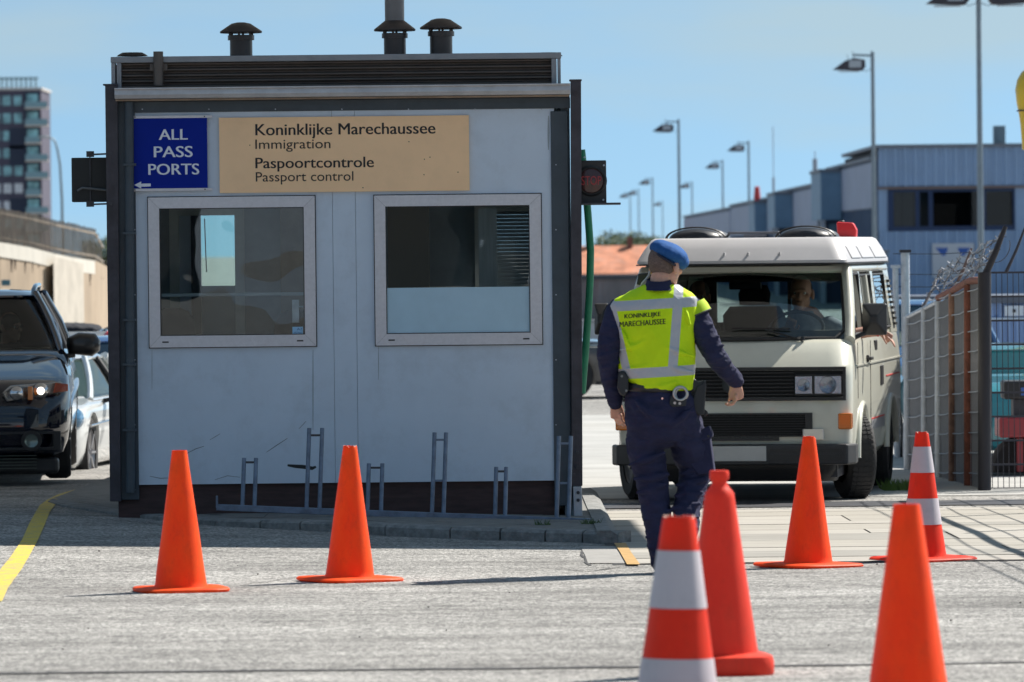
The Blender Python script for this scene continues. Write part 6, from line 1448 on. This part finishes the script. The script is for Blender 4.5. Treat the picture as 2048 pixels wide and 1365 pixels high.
for px0, px1, top, d in ((1462, 1504, 434, 420), (1420, 1462, 441, 470), (1404, 1424, 433, 520)):
    a, b = W_(px0, top, d), W_(px1, 560, d); wb = thing('warehouse', (a.x, d, bz0), {1462: 'pale blue warehouse block left of the warehouse wing', 1420: 'low blue warehouse seen over the roof bags', 1404: 'small dark blue shed furthest left in the row of warehouses'}[px0], 'building', 'warehouses along the quay')
    build(MB().bx(a.x, b.x, d, d+20, bz0, a.z), 'wall', mat('wh%d' % px0, {1462: (.16, .24, .38), 1420: (.14, .22, .36), 1404: (.06, .11, .22)}[px0], .7, var=.1, vscale=.3), wb); build(MB().bx(a.x-.1, b.x+.1, d-.1, d+20, a.z+.003, a.z+.2), 'roof', MATS['roof_edge'], wb)
    mb = MB(); n = 6
    for k in range(n): x = a.x+(b.x-a.x)*(k+.5)/n; mb.bx(x-.06, x+.06, d-.05, d-.002, bz0, a.z-.1)
    build(mb, 'ribs', MATS['wing_band'], wb)
for i, (px, t_, d) in enumerate(((1514, 374, 290), (1630, 318, 232), (1547, 355, 275))):
    p = W_(px, t_, d); b = W_(px, t_+62, d)
    if i == 0:
        o = thing('beacon', b, 'small red beacon on the roof of the warehouse wing', 'beacon'); build(MB().lathe([(.06, b.z-.3), (.06, b.z+.5), (.14, b.z+.55), (.17, p.z-.5), (.12, p.z), (.05, p.z+.02)], (p.x, d, 0), 14), 'lamp', mat('beacon_red', (.6, .05, .05), .5), o, smooth=40)
    else:
        o = thing('mast', b, ('', 'grey mast stub on the nearest projecting bay', 'thin mast on the middle projecting bay')[i], 'mast', 'masts on the wing roof'); build(MB().tube([(p.x, d, HC+1.5), p], .10 if i == 1 else .06, 8), 'pole', galv, o); build(MB().tube([p, p+Vector((0, 0, 2.4 if i == 2 else .3))], .02, 6), 'aerial', galv, o)
# ---------------------------------------------------------------- floodlight masts
lpm = mat('mast_grey', (.24, .29, .33), .45, .4, var=.1, vscale=2); lhd = mat('flood_dark', (.045, .04, .055), .5); lgl = mat('flood_glass', (.45, .47, .5), .2, .3)
HT = 8.45
def mast():
    t = thing('floodlight_mast', (0, 0, 0), 'm', 'lamp post', 'floodlight masts along the quay', raw=True)
    B_ = lambda mb, n, m, par=t, **k: build(mb, n, m, par, raw=True, **k)
    B_(MB().lathe([(.085, 0), (.075, 3), (.06, HT)], (0, 0, 0), 14), 'pole', lpm, smooth=60)
    B_(MB().bx(-.06, .02, -.04, .04, HT-.05, HT+.03).bar((-.03, 0, HT-.11), (-.62, 0, HT-.08), .05, .07), 'arm', lpm)
    hd_ = B_(MB().rings([[(x, -.22, z) for x, z in ((-1.30, -.56), (-.34, -.60), (-.24, -.48), (-.26, -.24), (-.6, -.18), (-.9, -.27))], [(x, .22, z) for x, z in ((-1.30, -.56), (-.34, -.60), (-.24, -.48), (-.26, -.24), (-.6, -.18), (-.9, -.27))]]), 'lamp_head', lhd, bevel=.02)
    hd_.location = (0, 0, HT); B_(MB().bx(-1.1, -.45, -.18, .18, -.63, -.602), 'glass', lgl, hd_)
    B_(MB().bx(-.78, -.38, -.226, -.222, -.50, -.26), 'reflector', lgl, hd_)
    B_(MB().tube([(-.62, -.05, -.24), (-.65, -.05, .02)], .012, 6).tube([(-.8, 0, -.27), (-.82, 0, -.06)], .008, 6), 'bracket', lhd, hd_)
    B_(MB().tube([(-.4, 0, -.5), (-.25, 0, -.62), (-.06, 0, -.55)], .01, 6), 'cable', lhd, hd_)
    return t
lamps = [(1745, 105, 'floodlight mast at the near corner of the terminal building'), (1497, 283, 'floodlight mast before the pale blue warehouse, with its own lamp head to the left'), (1445, 321, 'floodlight mast over the low blue warehouse, shorter than its right neighbour'),
         (1357, 240, 'tall floodlight mast standing alone to the right of the stop signal'), (1384, 364, 'floodlight mast close to the right of the tall lone mast'), (1305, 356, 'floodlight mast over the beret of the officer'),
         (1325, 403, 'smallest floodlight mast, low between the beret and the tall lone mast'), (1277, 379, 'floodlight mast above the green treetop'), (1260, 385, 'leftmost floodlight mast above the green treetop')]
proto = None
for px, py, lb in lamps:
    d = F*(HT+bz0-HC)/(500.5-py - (1024-px)*.0105*-1*0); q = W_(px, py, d)
    d *= (HT+bz0-HC)/max(.1, (q.z-HC)) if abs(q.z-HC-(HT+bz0-HC)) > .02 else 1
    q = W_(px, py, d)
    if proto is None: proto = o = mast()
    else: o = copy_tree(proto)
    o.location = (q.x, d, q.z-HT); o['label'] = lb; 
    if px < 1330 or px == 1357: pass
q = W_(1957, -4, 143); o = copy_tree(proto); o.location = (q.x, 143, q.z-HT+.42); o['label'] = 'twin floodlight mast before the terminal building, heads cut by the top edge'
hh = [c for c in o.children if c.name.startswith('lamp_head')][0]; h2_ = copy_tree(hh, o); h2_.rotation_euler = (0, 0, math.pi)
aa = [c for c in o.children if c.name.startswith('arm')][0]; a2_ = copy_tree(aa, o); a2_.rotation_euler = (0, 0, math.pi)
# yellow hooded post at the right edge
q = W_(2062, 190, 60); ky = F/60; yp = thing('yellow_post', (q.x+.12, 60, G(q.x, 60)), 'yellow rounded hood on a post at the right edge under the twin lamp', 'post')
ym = mat('hood_yellow', (.70, .45, .01), .3, coat=.5, dirt=.3, dscale=6, dcol=(.25, .17, .02)); rs = []
for y_, hw in ((132, .02), (145, .10), (160, .145), (180, .165), (205, .150), (230, .125), (250, .11), (300, .09)):
    p = W_(2062, y_, 60); rs.append([(p.x+hw*math.cos(a)*1.0, 60+hw*math.sin(a), p.z) for a in [2*math.pi*k/24 for k in range(24)]])
build(MB().rings(rs), 'hood', ym, yp, smooth=60); p = W_(2062, 300, 60); build(MB().lathe([(.06, G(p.x, 60)), (.06, p.z)], (p.x, 60, 0), 14), 'post', mat('post_yellow', (.5, .33, .02), .4), yp, smooth=60)
p = W_(2062, 222, 60); build(MB().lathe([(.15, p.z-.006), (.152, p.z), (.15, p.z+.006)], (p.x, 60, 0), 24), 'hood_band', dark_steel, yp, smooth=60)
# ---------------------------------------------------------------- fence and gate on the right
fz = mat('wire_galvanised', (.30, .32, .36), .5, .5); wire_d = mat('wire_dark', (.06, .06, .075), .5, .4)
rust = mat('post_rust', (.20, .065, .04), .75, var=.3, vscale=12, dirt=.4, dscale=10, dcol=(.12, .05, .03)); rust2 = mat('post_tan', (.24, .13, .09), .7, var=.3, vscale=12); pw = mat('post_pale', (.52, .55, .60), .5, .2, var=.1, vscale=10, dirt=.3, dscale=14)
gpts = [(1815, 634, 990, 52.5), (1849, 617, 991, 51.4), (1877, 603, 992, 50.4), (1906, 588, 993, 49.4), (1938, 570, 994, 48.3), (1969, 545, 995, 47.2)]
g3 = W_(1890, 993, 50); gate = thing('mesh_gate', (g3.x, 50, g3.z), 'slanted mesh gate with pale, tan and rust red posts right of the van', 'gate')
tops = [W_(x, t_, d) for x, t_, b_, d in gpts]; bots = [W_(x, b_, d) for x, t_, b_, d in gpts]
pm = [pw, pw, pw, rust2, rust, mat('post_black', (.03, .028, .035), .5, .2)]
wds = [.045, .04, .042, .05, .055, .07]
for t_, b_, m_, w_ in zip(tops, bots, pm, wds):
    build(MB().tube([b_, t_], w_*.78, 14), 'post', m_, gate, smooth=50)
build(MB().tube(tops[:3], .022, 8), 'top_rail', galv, gate, smooth=50); build(MB().tube([p+Vector((0, 0, .03)) for p in tops[2:5]]+[tops[5]+Vector((0, 0, -.06))], .03, 8), 'top_rail', rust, gate, smooth=50)
for i in range(5):
    t0, t1, b0, b1 = tops[i], tops[i+1], bots[i], bots[i+1]; mb = MB()
    n = 12
    for k in range(n):
        u = (k+.5)/n; a_ = b0.lerp(b1, u); c_ = t0.lerp(t1, u); mb.bar(a_+Vector((0, .02, 0)), c_+Vector((0, .02, 0)), .004, .004)
    z = b0.z+.06
    while z < t1.z-.02:
        if z < t0.z+.1:
            s = .05; p0 = Vector((b0.x, b0.y, z-.03)); p1 = Vector((b1.x, b1.y, z+.03)); mb.tube([p0, p0.lerp(p1, .5)+Vector((.0, -.06, -.012)), p1], .0055, 6)
        z += .168
    build(mb, 'mesh_panel', fz, gate)
# grey sheet backing behind the oblique mesh
build(MB().rings([[(p.x, p.y+.12, b.z+.05), (p.x, p.y+.14, b.z+.05), (p.x, p.y+.14, p.z-.02), (p.x, p.y+.12, p.z-.02)] for p, b in zip(tops, bots)]), 'sheet_backing', mat('backing_grey', (.19, .19, .20), .8, var=.12, vscale=5), gate)
# barbed wire arms
barb = thing('barbed_wire', tops[4], 'tangled barbed wire on slanting arms above the mesh gate', 'barbed wire')
for (x0, y0, x1, y1, d, r_, m_) in ((1966, 560, 2011, 453, 47.2, .026, pm[5]), (1905, 586, 1943, 497, 49.4, .014, mat('arm_brown', (.16, .11, .10), .7)), (1845, 616, 1882, 538, 51.4, .011, mat('arm_grey', (.17, .15, .16), .7)), (1878, 600, 1905, 520, 50.4, .008, fz), (2012, 545, 2050, 455, 47.5, .012, wire_d), (1938, 568, 1975, 482, 48.3, .010, fz)):
    build(MB().tube([W_(x0, y0, d), W_((x0+x1)/2+2, (y0+y1)/2, d), W_(x1, y1, d)], [r_*1.2, r_, r_*.7], 8), 'arm', m_, barb, smooth=50)
random.seed(12)
for k in range(7):
    f = .15+.13*k; pts = []
    for (x0, y0, x1, y1, d) in ((1845, 616, 1882, 538, 51.4), (1878, 600, 1905, 520, 50.4), (1905, 586, 1943, 497, 49.4), (1938, 568, 1975, 482, 48.3), (1966, 560, 2011, 453, 47.2)):
        pts.append(W_(x0+(x1-x0)*f+random.uniform(-3, 3), y0+(y1-y0)*f+random.uniform(-4, 4), d))
    pp = []
    for i in range(4):
        for j in range(4): q = pts[i].lerp(pts[i+1], j/4); pp.append(q + Vector((random.uniform(-.015, .015), random.uniform(-.05, .05), random.uniform(-.03, .02))))
    pp.append(pts[-1]); mb = MB().tube(pp, .005, 5)
    for q in pp[::2]:
        for s in range(2): v = Vector((random.uniform(-1, 1), 0, random.uniform(-1, 1))).normalized()*.035; mb.tube([q-v, q+v], .003, 4)
    build(mb, 'wire', wire_d if k % 2 else fz, barb)
# coil
pp = []
for k in range(190):
    u = k/190; q = tops[1].lerp(tops[5], u) + Vector((.10+.06*u, 0, .15+.05*u)); a = u*26; pp.append(q + Vector((.07*math.cos(a), .05*math.cos(a), .085*math.sin(a))))
build(MB().tube(pp, .0035, 4), 'wire_coil', wire_d, barb)
# straight mesh fence further right
ff = thing('mesh_fence', W_(2010, 992, 47.6), 'straight dark wire mesh fence right of the black gate post', 'fence')
p0, p1 = W_(1974, 990, 47.6), W_(2300, 990, 47.6); mb = MB(); x = p0.x; zt_ = W_(2010, 545, 47.6).z
while x < p1.x: mb.bx(x-.003, x+.003, 47.6, 47.606, p0.z, zt_); x += .046
for k in range(11): z = zt_-.002-k*.197; mb.bx(p0.x, p1.x, 47.585, 47.599, z-.008, z+.008)
build(mb, 'mesh', wire_d, ff); x = W_(2200, 990, 47.6).x; build(MB().bx(x-.03, x+.03, 47.61, 47.68, p0.z, zt_), 'post', pm[5], ff)
mb = MB()
for y_ in (504, 545, 570): p, q = W_(1786, y_+4, 56), W_(1966, y_, 56); mb.tube([p, p.lerp(q, .5)+Vector((0, 0, -.012)), q], .004, 5)
build(mb, 'strand', wire_d, ff)
# loose posts between van and gate
for x0, x1, t_, lb, m_ in ((1789, 1797, 537, 'short pale fence post directly right of the van', pw), (1806, 1819, 506, 'tall pale fence post with dark cap right of the van', pw)):
    p, q = W_(x0, 985, 56), W_(x1, t_, 56); o = thing('fence_post', (p.x, 56, G(p.x, 56)), lb, 'post', 'fence posts right of the van'); build(MB().lathe([((q.x-p.x)/2, G(p.x, 56)), ((q.x-p.x)/2, q.z)], ((p.x+q.x)/2, 56, 0), 16), 'post', m_, o, smooth=50); build(MB().bx(p.x-.012, q.x+.012, 55.93, 56.07, q.z+.002, q.z+.03), 'cap', pm[5] if x0 > 1800 else pw, o)
# containers, teal car, red machine behind the fence
cq = W_(1990, 700, 75); con = thing('container', (cq.x, 75, G(cq.x, 75)), 'pale blue cabin container with two white vents behind the mesh fence', 'container')
za, zb2 = W_(2000, 735, 75).z, W_(2000, 607, 75).z; x0, x1 = W_(1972, 700, 75).x, W_(2400, 700, 75).x
cb = mat('container_blue', (.22, .33, .56), .55, var=.1, vscale=2); ribbed(x0, x1, za, zb2, 75, cb, 'front', con, .11, .03); build(MB().bx(x0, x1, 75.01, 77.4, za, zb2), 'box', cb, con)
build(MB().bx(x0-.05, x1, 74.9, 77.5, zb2+.003, zb2+.10), 'roof', mat('cont_roof', (.10, .12, .16), .6), con); build(MB().bx(x0, x1, 74.94, 75, W_(2000, 640, 75).z, W_(2000, 636, 75).z), 'rail', mat('cont_rail', (.5, .6, .72), .5), con)
for py in (622, 708):
    p, q = W_(2008, py-10, 75), W_(2046, py+10, 75); v = build(MB().bx(p.x, q.x, 74.9, 74.96, q.z, p.z), 'vent', mat('vent_white', (.6, .66, .74), .6), con); c_ = W_(2027, py, 75); build(MB().bx(c_.x-.02, c_.x+.02, 74.885, 74.899, c_.z-.02, c_.z+.02), 'vent_knob', black_plastic, v)
build(MB().bx(x0, x1, 75.02, 77.3, G(x0, 75), za-.003), 'skirt', mat('skirt_dark', (.03, .04, .08), .7), con)
lq = W_(1900, 600, 90); low = thing('container', (lq.x, 90, G(lq.x, 90)), 'grey container with dark roof behind the slanted mesh gate', 'container')
x0, x1 = W_(1800, 600, 90).x, W_(1971, 600, 90).x; ribbed(x0, x1, G(x0, 90), W_(1900, 605, 90).z, 90, mat('container_grey', (.26, .30, .36), .6, var=.1, vscale=1.5), 'front', low, .14, .03); build(MB().bx(x0, x1, 90.01, 92.4, G(x0, 90), W_(1900, 604, 90).z), 'box', MATS['container_grey'], low); build(MB().bx(x0-.05, x1, 89.9, 92.5, W_(1900, 603, 90).z, W_(1900, 592, 90).z), 'roof', MATS['cont_roof'], low)
p, q = W_(1752, 520, 110), W_(1778, 640, 110); cab = thing('cabinet', (p.x, 110, G(p.x, 110)), 'blue grey cabinet behind the rear of the van', 'cabinet'); build(MB().bx(p.x, q.x, 110, 110.6, G(p.x, 110), W_(1760, 505, 110).z), 'body', mat('cabinet_blue', (.14, .20, .28), .6), cab, bevel=.01); build(MB().bx(p.x-.02, q.x+.02, 109.97, 110.62, W_(1760, 505, 110).z+.002, W_(1760, 501, 110).z), 'lid', MATS['roof_edge'], cab)
tq = W_(2060, 800, 53); car('parked_car', (tq.x+.15, 53, G(tq.x, 53)), R(5), 'teal car behind the mesh fence at the right edge', paint('paint_teal', (.03, .20, .24), .2), L=4.3, W=1.75, H=1.13, hood=.85, belt=.80, ws=(1.0, 1.8), rear=(3.4, 4.2), gl=glass('teal_glass', (.2, .5, .5), 1.6))
tq = W_(1795, 760, 66); car('parked_car', (tq.x+.55, 66, G(tq.x, 66)), R(2), 'blue car half hidden between the van and the gate', paint('paint_midblue', (.02, .10, .26), .25), L=4.3, W=1.7, H=1.5)
rm_ = W_(2040, 990, 50.5); fk = thing('forklift', (rm_.x, 50.5, G(rm_.x, 50.5)), 'red machine with black mast head behind the mesh fence', 'forklift')
kf = 50.5
def kbx(x0, y0, x1, y1, d0, d1): a, b = W_(x0, y1, kf), W_(x1, y0, kf); return MB().bx(a.x, b.x, kf+d0, kf+d1, a.z, b.z)
mr = mat('machine_red', (.28, .03, .04), .4, var=.1, vscale=4, dirt=.3, dscale=5)
build(kbx(1999, 834, 2110, 876, 0, .5), 'counterweight', mr, fk, bevel=.02); build(kbx(2010, 762, 2100, 800, .1, .5), 'mast_head', black_plastic, fk, bevel=.02); build(kbx(2030, 800, 2090, 834, .15, .4), 'column', dark_steel, fk); build(kbx(2037, 878, 2048, 945, .1, .2), 'strut', mr, fk); build(kbx(1985, 946, 2120, 992, .0, .6), 'chassis', mat('chassis_green', (.012, .02, .02), .6), fk, bevel=.01)
build(kbx(2044, 776, 2060, 792, .09, .1), 'screen', mat('screen_blue', (.05, .12, .4), .3), fk)
p = W_(2022, 925, kf); build(MB().lathe([(.24, 0), (.27, .04), (.27, .16), (.24, .2)], (p.x+.12, kf+.25, p.z-.05), 24, 'Y'), 'wheel', rubber, fk, smooth=40)

# ---------------------------------------------------------------- lane fence just right of the frame: its rail and wires shade the planks
lf = thing('lane_fence', (4.62, 39, G(4.6, 39)), 'tall wire fence with thick top rail right of the lane, outside the frame', 'fence')
fx = 4.62; gz = lambda y: G(fx, y)
def run(h, r, m, nm):
    build(MB().tube([(fx + .03*mnoise.noise((y*.4, h, 0)), y, gz(y)+h + .05*mnoise.noise((y*.5, h, 4))) for y in frange(32, 46.6, .4)], r, 6), nm, m, lf)
run(2.2, .035, galv, 'top_rail')
for h in (.4, .8, 1.2, 1.6, 1.95, 2.45, 2.65): run(h, .008, wire_d, 'wire')
for y in (33.4, 36.4, 39.4, 42.4, 45.4): build(MB().lathe([(.035, gz(y)-.1), (.035, gz(y)+2.2)], (fx+.06, y, 0), 12).tube([(fx+.06, y, gz(y)+2.2), (fx+.3, y, gz(y)+2.7)], .02, 8), 'post', galv, lf, smooth=50)
# ---------------------------------------------------------------- hall added behind the camera only for its reflections in the panes
hall = thing('reflection_hall', (2, -45, -.3), 'long pale hall with dark arches added behind the camera for reflections', 'building')
hm_ = mat('reflection_hall_pale', (.36, .42, .50), .8, var=.08, vscale=.5)
mb = MB().wall([-40, 44], [-1, 9], [(-40+7*k+1.4, -40+7*k+5.4, 0, 6.2) for k in range(12)], -45.4, -45); build(mb, 'wall', hm_, hall)
build(MB().bx(-40.5, 44.5, -46, -44.6, 9.01, 9.5), 'roof_edge', mat('reflection_hall_edge', (.2, .2, .2), .7), hall)
build(MB().bx(-40, 44, -46.2, -46, -1, 9), 'back', mat('reflection_hall_dark', (.04, .045, .05), .8), hall)
